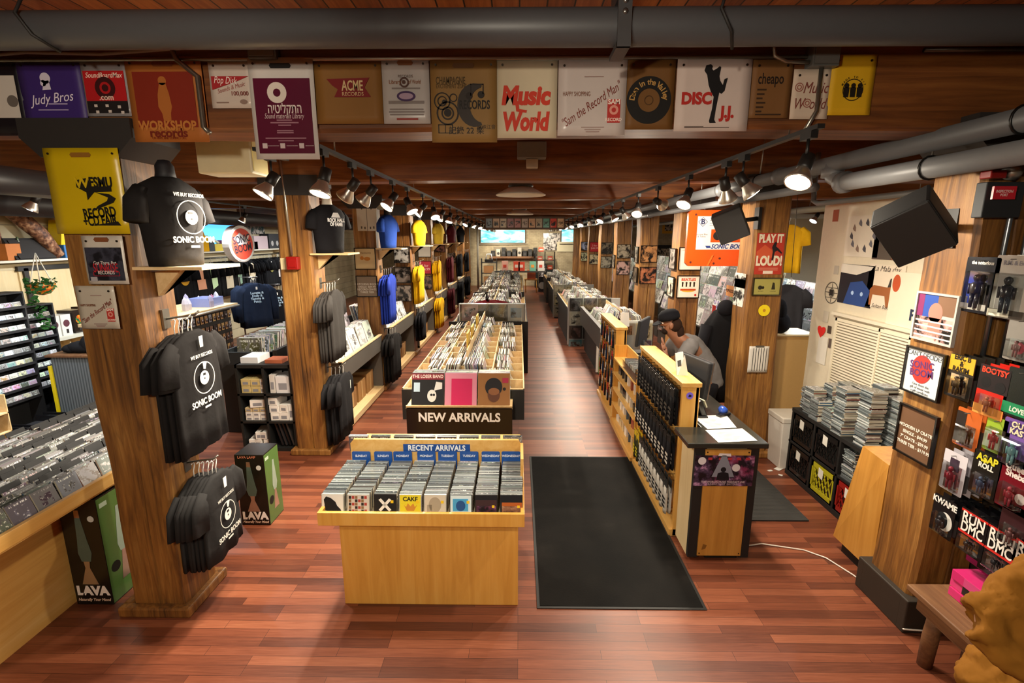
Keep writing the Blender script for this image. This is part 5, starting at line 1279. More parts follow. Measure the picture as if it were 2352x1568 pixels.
def poster(px0, py0, px1, py1, lab, bg, art=None):
    f, a, b = wallrect(px0, py0, px1, py1)
    t = thing('art_print', lab, 'print', f.p(a / 2, 0), 'prints on the office wall')
    flat('sheet', f, rect(0, 0, a, b), t, art or 'paper', bg, 0, .004)
    return t, f, a, b
t, f, a, b = poster(1950, 497, 2015, 592, 'white print of grey birds in a ring on the office wall', '#ddd2c2')
for k in range(10):
    th = k * .63; x, y = a / 2 + a * .33 * math.cos(th), b / 2 + b * .33 * math.sin(th)
    flat('print', f, [(x - .02, y), (x, y + .045), (x + .025, y + .01), (x + .03, y - .03), (x, y - .02)], t, 'paper', ['#6a6a72', '#8a7468', '#4a4a52'][k % 3], .0042)
t, f, a, b = poster(2017, 497, 2092, 600, 'brown and grey print half hidden by the large loudspeaker', '#5a5048')
flat('print', f, [(a * .5, 0), (a, 0), (a, b * .4), (a * .7, b * .35)], t, 'carved_wood', '#ffffff', .0042)
t, f, a, b = poster(1935, 605, 1998, 708, 'dark print of a blue glowing face under a white wing', '#1f1d24')
flat('print', f, [(a * .2, 0), (a * .85, 0), (a * .95, b * .4), (a * .7, b * .62), (a * .35, b * .55)], t, 'paper', '#2a4684', .0042)
multi('print', f, [circ(a * .45, b * .3, .02), circ(a * .72, b * .3, .02)], t, 'paper', '#a8c4ea', .005)
flat('print', f, [(0, b * .78), (a * .5, b * .75), (a * .9, b * .9), (a * .95, b * .98), (0, b)], t, 'paper', '#d8d0c4', .0042)
t, f, a, b = poster(2000, 605, 2066, 718, 'cream print of a brown deer and a crow', '#e0d2be')
flat('print', f, [(a * .12, b * .05), (a * .18, b * .05), (a * .2, b * .3), (a * .55, b * .3), (a * .62, b * .05), (a * .68, b * .05), (a * .7, b * .4), (a * .8, b * .55), (a * .72, b * .62), (a * .62, b * .5), (a * .2, b * .52), (a * .1, b * .4)], t, 'paper', '#9a5c34', .0042)
flat('print', f, [(a * .6, b * .5), (a * .78, b * .55), (a * .75, b * .72), (a * .65, b * .7)], t, 'paper', '#3a3430', .005)
write('La Mala day', f, a * .5, b * .9, .07, t, '#4a4038', .0055, shear=.3)
write('Sultan Bakar', f, a * .5, b * .05, .05, t, '#4a4038', .0055, shear=.3)
f = Fr((OX, *onX(1910, 672, OX)), (0, -1, 0), (0, 0, 1))
t = thing('wall_sticker', 'round globe badge drawn on the office wall', 'sticker', f.o)
multi('print', f, ring(0, 0, .105, .115) + ring(0, 0, .04, .046) + [rect(-.1, -.004, .1, .004), rect(-.09, .05, .09, .056), rect(-.09, -.056, .09, -.05), rect(-.004, -.1, .004, .1)], t, 'paper', '#5a544c', .001)
flat('print', f, rect(-.03, -.03, .03, .03), t, 'paper', '#1f1c1a', .002)
for (x, y, w_, h_, col, lab) in ((1920, 495, .09, .12, '#a85a44', 'small reddish card at the top corner of the office wall'), (1921, 620, .07, .09, '#bdb4a6', 'tiny pencil sketch above the globe badge'), (1897, 727, .09, .12, '#c8bfae', 'pale sketch card by the ledge end'),
                                (1888, 804, .16, .3, '#dcd6ca', 'white note sheet pinned under the red heart'), (1905, 757, .06, .08, '#4a3a30', 'small dark photo card beside the red heart'), (1906, 788, .04, .1, '#5a4a44', 'narrow photo strip beside the white note')):
    f = Fr((OX, *onX(x, y, OX)), (0, -1, 0), (0, 0, 1))
    t = thing('wall_card', lab, 'card', f.o); flat('sheet', f, rect(-w_ / 2, -h_ / 2, w_ / 2, h_ / 2), t, 'paper', col, 0, .003)
f = Fr((OX, *onX(1887, 760, OX)), (0, -1, 0), (0, 0, 1))
t = thing('paper_heart', 'red paper heart pinned on the office wall', 'paper heart', f.o)
flat('sheet', f, [(.07 * math.sin(s) ** 3, .06 * (math.cos(s) - .38 * math.cos(2 * s) - .15 * math.cos(3 * s))) for s in [2 * PI * k / 28 for k in range(28)]][::-1], t, 'paper', '#d8231c', .001, .004)
f, a, b = wallrect(2068, 630, 2128, 760, 3.2)
t = thing('sign_board', 'cream board with a red blot and a big dark letter beside the framed cover', 'sign board', f.o)
fb = Fr((3.285, 4.42, 1.66), (0, -1, 0), (0, 0, 1))
flat('sheet', fb, rect(0, 0, .4, .52), t, 'paper', '#e2d8c2', 0, .01)
flat('print', fb, circ(.06, .42, .045, ry=.075), t, 'paper', '#b8502c', .0105)
write('P', fb, .29, .17, .13, t, '#26304a', .0125, bold=.03)
# black cube shelf with crates and towers of cases
t = thing('cube_shelf', 'black cube shelf of milk crates under the office wall', 'shelf', (3.06, 4.2, 0))
YC = [4.95, 4.56, 4.17, 3.78, 3.39]
g = G(); g.box(2.86, 3.27, 3.37, 4.97, .70, .735).box(2.86, 3.27, 3.37, 4.97, .0, .05).box(2.86, 3.27, 3.37, 4.97, .365, .385)
g.box(3.26, 3.28, 3.37, 4.97, 0, .7)
for y in YC: g.box(2.86, 3.27, y - .012, y + .012, .05, .70)
g.build('carcass', 'matte', t, '#141312')
def crate(y0, y1, z0, z1, col, lab, tagc='#d8d4ca'):
    t = thing('milk_crate', lab, 'crate', (3.0, (y0 + y1) / 2, z0), 'milk crates in the black cube shelf')
    g = G(); X0, X1 = 2.868, 3.24
    g.box(X0, X1, y0, y0 + .012, z0, z1).box(X0, X1, y1 - .012, y1, z0, z1).box(X0, X1, y0, y1, z0, z0 + .012)
    g.box(X0, X0 + .014, y0, y1, z0, z0 + .05).box(X0, X0 + .014, y0, y1, z1 - .05, z1).box(X0, X0 + .014, y0, y0 + .03, z0, z1).box(X0, X0 + .014, y1 - .03, y1, z0, z1)
    n = 6
    for i in range(n):
        ya = y0 + .03 + (y1 - y0 - .06) * i / n
        for s_ in (1, -1):
            g.prism([(X0 + .002, ya, z0 + .05 if s_ > 0 else z1 - .05), (X0 + .002, ya + .008, z0 + .05 if s_ > 0 else z1 - .05), (X0 + .002, min(ya + .09, y1 - .03), z1 - .05 if s_ > 0 else z0 + .05), (X0 + .002, min(ya + .082, y1 - .03), z1 - .05 if s_ > 0 else z0 + .05)], (.008, 0, 0))
    g.build('basket', 'gloss', t, col)
    G().box(X0 + .05, X1 - .02, y0 + .02, y1 - .02, z0 + .015, z1 - .07).build('contents', 'matte', t, '#1b1a19' if col == '#151515' else '#3a2420')
    f = Fr((X0, (y0 + y1) / 2 + .03, z1 - .06), (0, -1, 0), (0, 0, 1)); flat('tag', f, [(-.03, -.05), (.04, -.06), (.04, .03), (-.03, .04)], t, 'paper', tagc, .001)
CL = [('#151515', 'black milk crate, top row, by the white bin'), ('#151515', 'black milk crate, top row, second from the white bin')]
crate(YC[1] + .014, YC[0] - .014, .388, .68, *CL[0]); crate(YC[2] + .014, YC[1] - .014, .388, .68, *CL[1])
crate(YC[1] + .014, YC[0] - .014, .052, .345, '#151515', 'black milk crate, bottom row, by the white bin')
crate(YC[2] + .014, YC[1] - .014, .052, .345, '#a8a020', 'yellow milk crate in the bottom row'); crate(YC[3] + .014, YC[2] - .014, .052, .345, '#8a1c16', 'red milk crate in the bottom row')
def tower(x, y, z, n, lab, group='stacked cases on the black cube shelf', jig=.008, rz=0.0, indiv=True):
    for k in range(n):
        m = Matrix.Rotation(rz + R.uniform(-.06, .06), 3, 'Z') @ Matrix.Rotation(-PI / 2, 3, 'Y')
        cd((x + R.uniform(-jig, jig) + .0625, y + R.uniform(-jig, jig), z + .006 + k * .0112), m, nth(k + 1) + ' ' + lab if indiv else None, group)
tower(2.95, 3.98, .737, 44, 'case up the tall leaning tower beside the framed price sign', indiv=True)
tower(2.93, 4.26, .737, 38, 'case up the second tall tower from the framed price sign', indiv=True)
for (x, y, n) in ((3.12, 3.9, 40), (3.14, 4.12, 44), (3.12, 4.35, 36), (3.13, 4.55, 34), (2.95, 4.45, 14), (2.93, 4.62, 18), (2.96, 4.78, 24), (3.12, 4.74, 28), (3.13, 4.9, 20), (3.0, 4.9, 20), (3.12, 3.72, 34)):
    tower(x, y, .737, n, None, indiv=False)
tower(2.94, 3.9, .387, 14, None, indiv=False); tower(2.94, 4.06, .387, 24, None, indiv=False); tower(3.1, 3.95, .387, 22, None, indiv=False)
t = thing('waste_bin', 'white plastic waste bin lined with a bag behind the cube shelf', 'bin', (2.95, 5.18, 0))
g = G(); rings = [[(2.95 + s * (.11 + .03 * z) * a_, 5.18 + q * (.13 + .03 * z) * a_, z) for s, q in ((-1, -1), (1, -1), (1, 1), (-1, 1))] for z, a_ in ((0, 1), (.58, 1.1), (.58, 1.0), (.1, .9))]
g.loft(rings, smooth=False).build('tub', 'matte', t, '#d8d2c8', bevel=.01); g = G(); g.loft([[(2.95 + s * .145, 5.18 + q * .165, z) for s, q in ((-1, -1), (1, -1), (1, 1), (-1, 1))] for z in (.53, .592)], smooth=False).build('liner', 'plastic_bag', t, '#cfc8bc', bevel=.01)
t = thing('cabinet', 'oak veneer cabinet with an angled edge between the cube shelf and the signed post', 'cabinet', (2.7, 3.3, 0))
g = G(); g.prism([(2.56, 3.66, .1), (2.56, 3.215, .1), (2.56, 3.215, .93), (2.60, 3.54, .93)], (.28, 0, 0)).build('body', 'oak_veneer', t)
G().box(2.6, 2.84, 3.22, 3.6, 0, .1).build('plinth', 'matte', t, '#171412')
G().lathe([(.05, .931), (.05, .935), (.001, .935)], (2.72, 3.3, 0), 18).build('cable_grommet', 'matte', t, '#1f1c1a')
t = thing('tall_box', 'tall tan hardboard panel box behind the white bin', 'box', (3.25, 5.85, 0))
G().box(3.02, 3.5, 5.8, 6.2, 0, 1.33).build('shell', 'paint', t, '#b08a52', bevel=.006); G().box(3.0, 3.52, 5.78, 6.22, 1.33, 1.35).build('lid', 'paint', t, '#c9b48a')
# cable on the floor
t = G(); t.tube([(1.75, 3.62, .008), (2.0, 3.68, .006), (2.3, 3.6, .006), (2.42, 3.5, .006), (2.5, 3.3, .006), (2.53, 3.15, .01), (2.47, 2.98, .012), (2.455, 2.75, .03), (2.6, 2.70, .06)], .006, 6).build('floor_cable', 'gloss', color='#cfc4b8', label='white cable curling over the floor to the signed post', cat='cable')
for x, y, w_, h_ in ((2.84, 5.05, .1, .06), (2.72, 5.0, .05, .03), (2.78, 4.9, .04, .03)):
    G().obox((x, y, .004), (w_, h_, .004), rotm(R.random() * 3)).build('paper_scrap', 'paper', color='#d8d4cc', label='scrap of white paper on the floor by the waste bin', cat='paper', group='paper scraps by the waste bin')
# signs on the front counter side post (face towards the aisle)
def psign(px0, py0, px1, py1, lab, bg, border, art=None, cat='framed sign', name='framed_sign'):
    ya, za = onX(px0, py0, 2.49); yb, zb = onX(px1, py1, 2.49)
    f = Fr((2.497, (ya + yb) / 2, (za + zb) / 2), (0, -1, 0), (0, 0, 1))
    w_, h_ = abs(ya - yb), abs(za - zb)
    t = framed(f, w_ - .03, lab, bg, art or 'paper', border, group=None, h=h_ - .03, cat=cat, name=name)
    return t, f, w_, h_
t, f, a, b = psign(2112, 666, 2189, 800, 'glossy silver framed cover with a blue panel, topmost on the near post', '#c8b8b0', '#bdbab4', cat='framed cover', name='framed_cover')
flat('print', f, rect(-a * .46, .0, a * .02, b * .46), t, 'paper', '#2a4a9c', .0125); flat('print', f, rect(-a * .46, .0, -a * .3, b * .46), t, 'paper', '#7a2a5a', .013)
flat('print', f, rect(a * .02, .02, a * .46, b * .46), t, 'paper', '#7a5a44', .0125)
flat('print', f, rect(-a * .46, -b * .46, a * .46, 0), t, 'photo_print', '#d8a8a0', .0125)
multi('print', f, [circ(0, .03, .05, ry=.06), rect(-.04, -.1, .05, 0)], t, 'paper', '#b8786a', .013)
multi('print', f, [rect(-a * .46, -b * (.1 + .1 * k), a * .46, -b * (.07 + .1 * k)) for k in range(4)], t, 'paper', '#e8e2dc', .0132)
t, f, a, b = psign(2087, 790, 2157, 928, 'framed white sign asking can\'t decide with a red disc on the near post', '#d8dcdc', '#1d1b1a')
write("CAN'T DECIDE??", f, 0, b * .36, .042, t, '#4a5056', .0135, sx=.88)
flat('print', f, circ(-.01, .02, .078, ry=.088), t, 'paper', '#b8342e', .0125)
write('SONIC\nBOOM', f, -.01, .02, .06, t, '#5a3468', .0145, bold=.025, lead=.85, rot=.1)
write('Give them the\ngift of music with\na gift certificate', f, 0, -b * .34, .022, t, '#5a6066', .0135)
t, f, a, b = psign(2072, 921, 2138, 1078, 'framed brown sign with white crate prices on the near post', '#6a4c36', '#141211')
write('WOODEN LP CRATES\nSINGLE - $44.99\n7" CRATE - $39.99\nTHREE TIER - $119.99', f, 0, -.03, .028, t, '#e6ddd0', .0135, bold=.03, lead=1.35)
# ---------------------------------------------------------------- figure card wall on the right
G().box(2.87, 2.95, -1.0, 3.16, 0, 3.04).build('wall_merch', 'paint', color='#3a3026', kind=S, label='dark partition behind the hanging figure packs')
G().box(2.83, 2.87, .6, 2.70, .62, 2.72).build('trim_3', 'pegboard', kind=S, label='grey pegboard with hanging figure packs')
for x, lab in ((2.63, 'grey conduit up the post beside the packs, nearer the framed signs'), (2.74, 'grey conduit up the post beside the packs, nearer the pegboard')):
    pipe([(x, 2.775, 1.12), (x, 2.775, 2.62), (x + .03, 2.775, 2.75)], .013, lab, 'conduit', '#8f959a', 'metal', 10, 'conduit')
jbox(2.59, 2.79, 2.72, 2.79, 1.0, 1.14, 'cast grey switch box at the foot of the conduits', '#787c7c')
x_, z_ = onY(2293, 445, 2.72)
t = thing('alarm_unit', 'dark panel with a red inspection plate high by the pegboard', 'alarm panel', (x_, 2.72, z_ - .1))
G().box(x_ - .07, x_ + .13, 2.715, 2.78, z_ - .12, z_ + .06).build('housing', 'matte', t, '#232528', bevel=.005)
fr = Fr((x_, 2.70, z_), (1, 0, 0), (0, 0, 1)); flat('plate', fr, rect(-.055, -.03, .06, .035), t, 'gloss', '#c2202e', 0, .012)
write('INSPECTION\nPORT', fr, 0, .0, .018, t, '#e8c8c8', .0135, bold=.02, sx=.85)
t2 = thing('alarm_horn', 'red and white alarm horn above the red plate', 'alarm', (x_ + .02, 2.72, z_ + .08))
G().box(x_ - .08, x_ + .0, 2.69, 2.76, z_ + .075, z_ + .115).build('housing', 'gloss', t2, '#7d1a18', bevel=.006); G().lathe([(.035, -.04), (.045, .0), (.02, .03)], (x_ + .06, 2.72, z_ + .11), 14, rot=Matrix.Rotation(PI / 2, 3, 'X')).build('horn', 'metal', t2, '#b8b4ac')
def figure(g, c, s, arms=True):
    x, y, z = c
    g.lathe([(.001, .95), (.1, .92), (.13, .84), (.1, .75), (.05, .72), (.16, .68), (.17, .45), (.13, .38)], (0, 0, 0), 8)
    return g
def pack(cx, cy_, w_, h_, card, lab, texts=(), fig='#7a6a5a', prints=(), X=2.5, behind=3, group='hanging figure packs', bh=.5, nm='figure_pack', peg=2.83):
    Yc, Zc = onX(cx, cy_, X)
    t = thing(nm, lab, 'figure pack', (X, Yc, Zc - h_ / 2), group)
    f = Fr((X, Yc + w_ / 2, Zc - h_ / 2), (0, -1, 0), (0, 0, 1))
    flat('card', f, [(0, .006), (.006, 0), (w_ - .006, 0), (w_, .006), (w_, h_ - .006), (w_ - .006, h_), (.006, h_), (0, h_ - .006)], t, 'gloss', card, 0, .002)
    if bh:
        g = G(); a0, a1, b0, b1 = w_ * .16, w_ * .84, h_ * .06, h_ * bh
        g.loft([[f.p(a0 + k, b0 + k, d), f.p(a1 - k, b0 + k, d), f.p(a1 - k, b1 - k, d), f.p(a0 + k, b1 - k, d)] for k, d in ((0, .0025), (.004, .03), (.012, .036))], smooth=False)
        g.build('blister', 'clear_plastic', t)
        g = G(); s = (b1 - b0) * .92; cc = f.p((a0 + a1) / 2, b0 + .006, .018)
        for prof, off in (([(.001, .98), (.09, .95), (.12, .87), (.08, .78), (.05, .76)], 0), ([(.06, .77), (.17, .70), (.15, .48), (.13, .42)], 0), ([(.07, .44), (.06, .2), (.055, .02)], -.08), ([(.07, .44), (.06, .2), (.055, .02)], .08), ([(.045, .70), (.04, .55), (.035, .4)], -.21), ([(.045, .70), (.04, .55), (.035, .4)], .21)):
            g.lathe([(max(.0006, r * s * .8), z * s) for r, z in prof], cc + f.u * (off * s), 8)
        g.build('figure', 'gloss', t, fig)
    for q in prints: flat('print', f, [(a * w_, b * h_) for a, b in q[0]], t, q[2] if len(q) > 2 else 'paper', q[1], .0022 + .0004 * prints.index(q))
    for q in texts:
        write(q[0], f, q[1] * w_, q[2] * h_, q[3], t, q[4], .0045, bold=.04 if len(q) < 6 else .02, lead=.85, fit=w_ * q[5] if len(q) > 5 else 0, sx=.9)
    g = G(); g.tube([(X - .03, Yc, Zc + h_ / 2 - .018), (peg, Yc, Zc + h_ / 2 - .018)], .0025, 6).build('peg_hook', 'metal', t, '#6c6a66')
    short = lab.replace('black figure pack with bold white letters between red bars', 'red barred pack').replace('black boxed figure pack with white small lettering, top of the wall', 'boxed pack with small white lettering').replace('silver figure pack with a red and black figure, first in its row', 'silver pack with a red and black figure').replace('figure pack', 'pack')
    if behind:
        q0 = thing(nm, '2nd pack back behind the ' + short, 'figure pack', (X + .05, Yc, Zc - h_ / 2), group)
        f2 = Fr((X + .05, Yc + w_ / 2, Zc - h_ / 2), (0, -1, 0), (0, 0, 1))
        flat('card', f2, rect(0, 0, w_, h_), q0, 'gloss', card, 0, .003)
        flat('blister', f2, rect(w_ * .16, h_ * .06, w_ * .84, h_ * .48), q0, 'gloss', '#4a4846', .003, .025)
        for k in range(1, behind): dup(q0, (X + .05 + .05 * k, Yc, Zc - h_ / 2), None, nth(k + 2) + ' pack back behind the ' + short)
    return t, f
full = rect(.0, .0, 1, 1)
pack(2250, 655, .2, .30, '#15151a', 'black boxed figure pack with white small lettering, top of the wall', (('the notorious', .5, .9, .026, '#e4e2dc'),), '#2e2a2c', ((rect(.0, .05, .8, .16), '#c9c2ba'),), bh=.75)
pack(2322, 660, .2, .32, '#c8c2b8', 'white headed figure pack at the top by the frame edge', (('R.M. & Eva', .5, .88, .03, '#8d8a92'),), '#24262c', ((rect(.0, .0, 1, .14), '#4a423a'), (rect(.0, .02, .6, .13), '#e0dcc8')), bh=.72)
pack(2205, 866, .165, .25, '#23201c', 'gold lettered figure pack beside the framed disc sign', (('ERIC B\n&\nRAKIM', .5, .80, .04, '#2a200c'),), '#2a2622', ((rect(.02, .62, .98, .98), '#d8a82c'),), bh=.55)
pack(2278, 900, .17, .27, '#c8281f', 'red figure pack with two black star discs', (('BOOTSY', .5, .90, .042, '#e8432a'),), '#c07050', ((rect(.0, .5, 1, 1), '#1f1618'), (circ(.27, .66, .17, ry=.11), '#141214'), (circ(.75, .62, .17, ry=.11), '#141214'), (rect(.0, .0, 1, .2), '#e89a4a')), bh=.42)
for a0, b0 in ((.27, .66), (.75, .62)):
    o = bpy.data.objects; pass
pack(2345, 905, .16, .25, '#1c2422', 'black figure pack with a green band at the frame edge', (('LOVE', .5, .15, .035, '#d8e8d8'),), '#3a4a3a', ((rect(0, .05, 1, .28), '#1f8a58'),), bh=0)
pack(2222, 985, .15, .22, '#c8642a', 'orange backed figure pack with a small black statue', (), '#3a2a1c', ((rect(0, .1, .4, .9), '#2a201c'),), bh=.6)
pack(2290, 1000, .13, .19, '#9ab83a', 'lime green figure pack with a small red figure', (), '#b83a3a', ((rect(.1, .1, .9, .55), '#c8d8c0'),), bh=.7)
pack(2335, 1022, .16, .25, '#7a5aa8', 'purple figure pack with two small pale figures', (('OUT\nKAST', .5, .82, .042, '#e8dcb8'),), '#8ac0c8', ((rect(.15, .68, .85, .94), '#4a3478'),), bh=.6)
pack(2190, 1085, .15, .24, '#b8b4bc', 'silver figure pack with a red and black figure, first in its row', (), '#9a3040', ((rect(0, .7, 1, 1), '#d0ccd4'), (rect(.3, .55, .7, .85), '#3a2a3a')), bh=.7)
pack(2262, 1092, .16, .25, '#1c1a16', 'black figure pack with yellow bubble letters', (('A$AP', .5, .86, .055, '#d8d02e'), ('ROLL', .5, .70, .04, '#e8e4d8')), '#4a5a7a', (), bh=.5)
pack(2330, 1115, .17, .27, '#6e1420', 'dark red figure pack with white script and a heart', (('Queen', .5, .84, .048, '#e8d8d4'), ('Sheba', .5, .70, .048, '#e8d8d4')), '#b03a4a', ((circ(.75, .3, .16, ry=.1), '#d8ccc8'),), bh=.5)
pack(2166, 1186, .15, .235, '#17171a', 'black figure pack with white crescent and tall white letters', (('KWAME', .5, .86, .05, '#e8e6e0'),), '#3a3a42', ((circ(.62, .40, .33, ry=.24), '#e4e2dc'), (circ(.5, .40, .25, ry=.22), '#17171a')), bh=.55)
for i, (cx, cy_) in enumerate(((2232, 1226), (2296, 1268), (2362, 1305))):
    pack(cx, cy_, .165, .25, '#141316', 'black figure pack with bold white letters between red bars, %s along its row' % ['first', 'second', 'third'][i], (('RUN', .5, .80, .082, '#ece8e0', .8), ('DMC', .5, .57, .082, '#ece8e0', .8)), '#26262c', ((rect(.02, .91, .98, .96), '#c8281f'), (rect(.02, .41, .98, .46), '#c8281f')), bh=.38)
for i, (cx, cy_, col) in enumerate(((2345, 780, '#8a8680'), (2330, 1210, '#3a2024'))):
    pack(cx, cy_, .15, .22, col, ['pale figure pack with a pink flower at the frame edge', 'dark maroon figure pack above the red barred packs'][i], (), '#8a5a5a', ((circ(.5, .3, .2, ry=.14), '#c85a6a'),) if i == 0 else (), bh=.5)
# low bench with pink boxes
t = thing('bench', 'old wooden bench below the figure packs', 'bench', (2.5, 2.0, 0))
g = G(); g.box(2.29, 2.74, 1.2, 2.60, .44, .475).build('seat', 'old_wood', t, bevel=.006)
g = G(); g.box(2.325, 2.35, 1.25, 2.55, .35, .44).box(2.68, 2.705, 1.25, 2.55, .35, .44).box(2.35, 2.68, 2.52, 2.545, .35, .44).build('apron', 'old_wood', t)
for x, y in ((2.40, 2.49), (2.65, 2.49), (2.40, 1.35), (2.65, 1.35)):
    G().tube([(x, y, .44), (x + (-.005), y + .01, .2), (x - .0, y + .02, 0)], [.036, .042, .038], 12).build('leg', 'old_wood', t)
def pbox(x0, x1, y0, y1, z0, z1, col, lab, side=None, txt=None):
    t = thing('gift_box', lab, 'box', ((x0 + x1) / 2, (y0 + y1) / 2, z0), 'boxes on the bench')
    G().box(x0, x1, y0, y1, z0, z1).build('carton', 'gloss', t, col, bevel=.002)
    if side:
        f = Fr((x0, (y0 + y1) / 2, (z0 + z1) / 2), (0, -1, 0), (0, 0, 1))
        flat('print', f, rect(-(y1 - y0) * .2, -(z1 - z0) * .45, (y1 - y0) * .48, (z1 - z0) * .45), t, 'gloss', side, 0, .001)
        if txt: write(txt, f, (y1 - y0) * .14, 0, (z1 - z0) * .5, t, '#e8e4e4', .002, bold=.03, sx=.7)
pk = '#cf2f72'
pbox(2.46, 2.66, 2.26, 2.52, .476, .525, pk, 'pink flat box at the bottom of the stack on the bench', '#b8245e')
pbox(2.47, 2.67, 2.27, 2.53, .526, .58, '#d8407e', 'pink flat box in the middle of the stack on the bench', '#1f1a1c', 'Pony')
pbox(2.46, 2.66, 2.26, 2.52, .581, .635, pk, 'pink flat box on top of the stack on the bench', '#d04a84')
pbox(2.60, 2.78, 2.36, 2.60, .64, .74, '#8a1f56', 'dark magenta box behind the pink stack', '#1a1719', 'the roots')
pbox(2.50, 2.68, 2.02, 2.22, .476, .66, '#2a2426', 'black boxed figure at the near side of the pink stack', '#3a4a4a', 'Funk')
# ---------------------------------------------------------------- people
def skin(name, J, bones, mat, parent, color, root, sub=2, label=None):
    me = bpy.data.meshes.new(name); ks = list(J); ix = {k: i for i, k in enumerate(ks)}
    o0 = wl(parent)
    me.from_pydata([Vector(J[k][:3]) - o0 for k in ks], [(ix[a], ix[b]) for a, b in bones], [])
    o = bpy.data.objects.new(name, me); COL.objects.link(o); o.parent = parent
    me.materials.append(M[mat]); o.color = (*lin(color), 1)
    m = o.modifiers.new('skin', 'SKIN'); m.use_smooth_shade = True
    sv = me.skin_vertices[0].data if me.skin_vertices else None
    if sv is None:
        bpy.context.view_layer.objects.active = o; bpy.ops.mesh.customdata_skin_add(); sv = me.skin_vertices[0].data
    for k in ks:
        r = J[k][3:]; sv[ix[k]].radius = (r[0], r[1] if len(r) > 1 else r[0]); sv[ix[k]].use_root = (k == root)
    s = o.modifiers.new('smooth', 'SUBSURF'); s.levels = sub; s.render_levels = sub
    if label: o['label'] = label
    return o
def hand(J, B, pre, wrist, palm, side, fdir, r=.0085):
    w_ = Vector(wrist); p = Vector(palm); sd = Vector(side).normalized(); fd = Vector(fdir).normalized(); a = (p - w_).normalized()
    J[pre + 'palm'] = (*(w_ + (p - w_) * .6), .026, .02); J[pre + 'palm2'] = (*p, .03, .017)
    B += [(pre + 'wrist', pre + 'palm'), (pre + 'palm', pre + 'palm2')]
    for i, (off, ln) in enumerate(((-.027, .062), (-.009, .074), (.010, .070), (.028, .055))):
        q = p + sd * off + a * .012; m = q + a * ln * .5; e = m + (a * .35 + fd * .9).normalized() * ln * .5
        for nm, pt, rr in (('a', q, r), ('b', m, r * .95), ('c', e, r * .8)): J['%sf%d%s' % (pre, i, nm)] = (*pt, rr)
        B += [(pre + 'palm2', '%sf%da' % (pre, i)), ('%sf%da' % (pre, i), '%sf%db' % (pre, i)), ('%sf%db' % (pre, i), '%sf%dc' % (pre, i))]
    q = w_ + (p - w_) * .45 - sd * .03; e = q + (a * .7 - sd * .5 + fd * .5).normalized() * .05
    J[pre + 'ta'] = (*q, .011); J[pre + 'tb'] = (*e, .009); B += [(pre + 'palm', pre + 'ta'), (pre + 'ta', pre + 'tb')]
def ell(g, c, r, rot=None, n=18, m=9):
    rot = rot or Matrix.Identity(3); c = Vector(c)
    rings = [[c + rot @ Vector((r[0] * math.sin(PI * j / m) * math.cos(2 * PI * i / n), r[1] * math.sin(PI * j / m) * math.sin(2 * PI * i / n), r[2] * math.cos(PI * j / m))) for i in range(n)] for j in range(m, -1, -1)]
    rings[0] = [c + rot @ Vector((0, 0, -r[2])) + (p - c) * 1e-4 for p in rings[1]]; rings[-1] = [c + rot @ Vector((0, 0, r[2])) + (p - c) * 1e-4 for p in rings[-2]]
    return g.loft(rings)
man = thing('person', 'person in a grey t-shirt and dark cap leaning on the counter, chin in hand', 'person', (2.1, 5.25, 0))
J = dict(pelvis=(2.13, 5.27, .98, .13, .15), spine=(2.02, 5.26, 1.16, .11, .14), chest=(1.88, 5.24, 1.33, .11, .15), neck=(1.755, 5.22, 1.455, .055), skull=(1.68, 5.21, 1.52, .075, .07), head=(1.655, 5.21, 1.60, .088, .078),
         chin=(1.605, 5.21, 1.50, .03), nose=(1.565, 5.21, 1.565, .012),
         lsh=(1.85, 5.06, 1.37, .062), lel=(1.655, 5.02, 1.045, .042), lwrist=(1.60, 5.09, 1.30, .028), rsh=(1.83, 5.42, 1.37, .062), rel=(1.68, 5.47, 1.05, .042), rwrist=(1.62, 5.34, 1.03, .028),
         lhip=(2.12, 5.17, .92, .095), lkn=(2.07, 5.16, .50, .06), lank=(2.14, 5.16, .09, .042), ltoe=(1.99, 5.15, .035, .035), rhip=(2.12, 5.37, .92, .095), rkn=(2.10, 5.38, .50, .06), rank=(2.18, 5.38, .09, .042), rtoe=(2.03, 5.39, .035, .035))
B = [('pelvis', 'spine'), ('spine', 'chest'), ('chest', 'neck'), ('neck', 'skull'), ('skull', 'head'), ('skull', 'chin'), ('head', 'nose'), ('chest', 'lsh'), ('lsh', 'lel'), ('lel', 'lwrist'), ('chest', 'rsh'), ('rsh', 'rel'), ('rel', 'rwrist'),
     ('pelvis', 'lhip'), ('lhip', 'lkn'), ('lkn', 'lank'), ('lank', 'ltoe'), ('pelvis', 'rhip'), ('rhip', 'rkn'), ('rkn', 'rank'), ('rank', 'rtoe')]
hand(J, B, 'l', (1.60, 5.09, 1.30), (1.588, 5.12, 1.37), (0, 1, .1), (.2, .9, .4)); hand(J, B, 'r', (1.62, 5.34, 1.03), (1.575, 5.27, 1.02), (.8, .5, 0), (-.5, -.6, -.4))
skin('body', J, B, 'skin', man, '#8a5c44', 'pelvis')
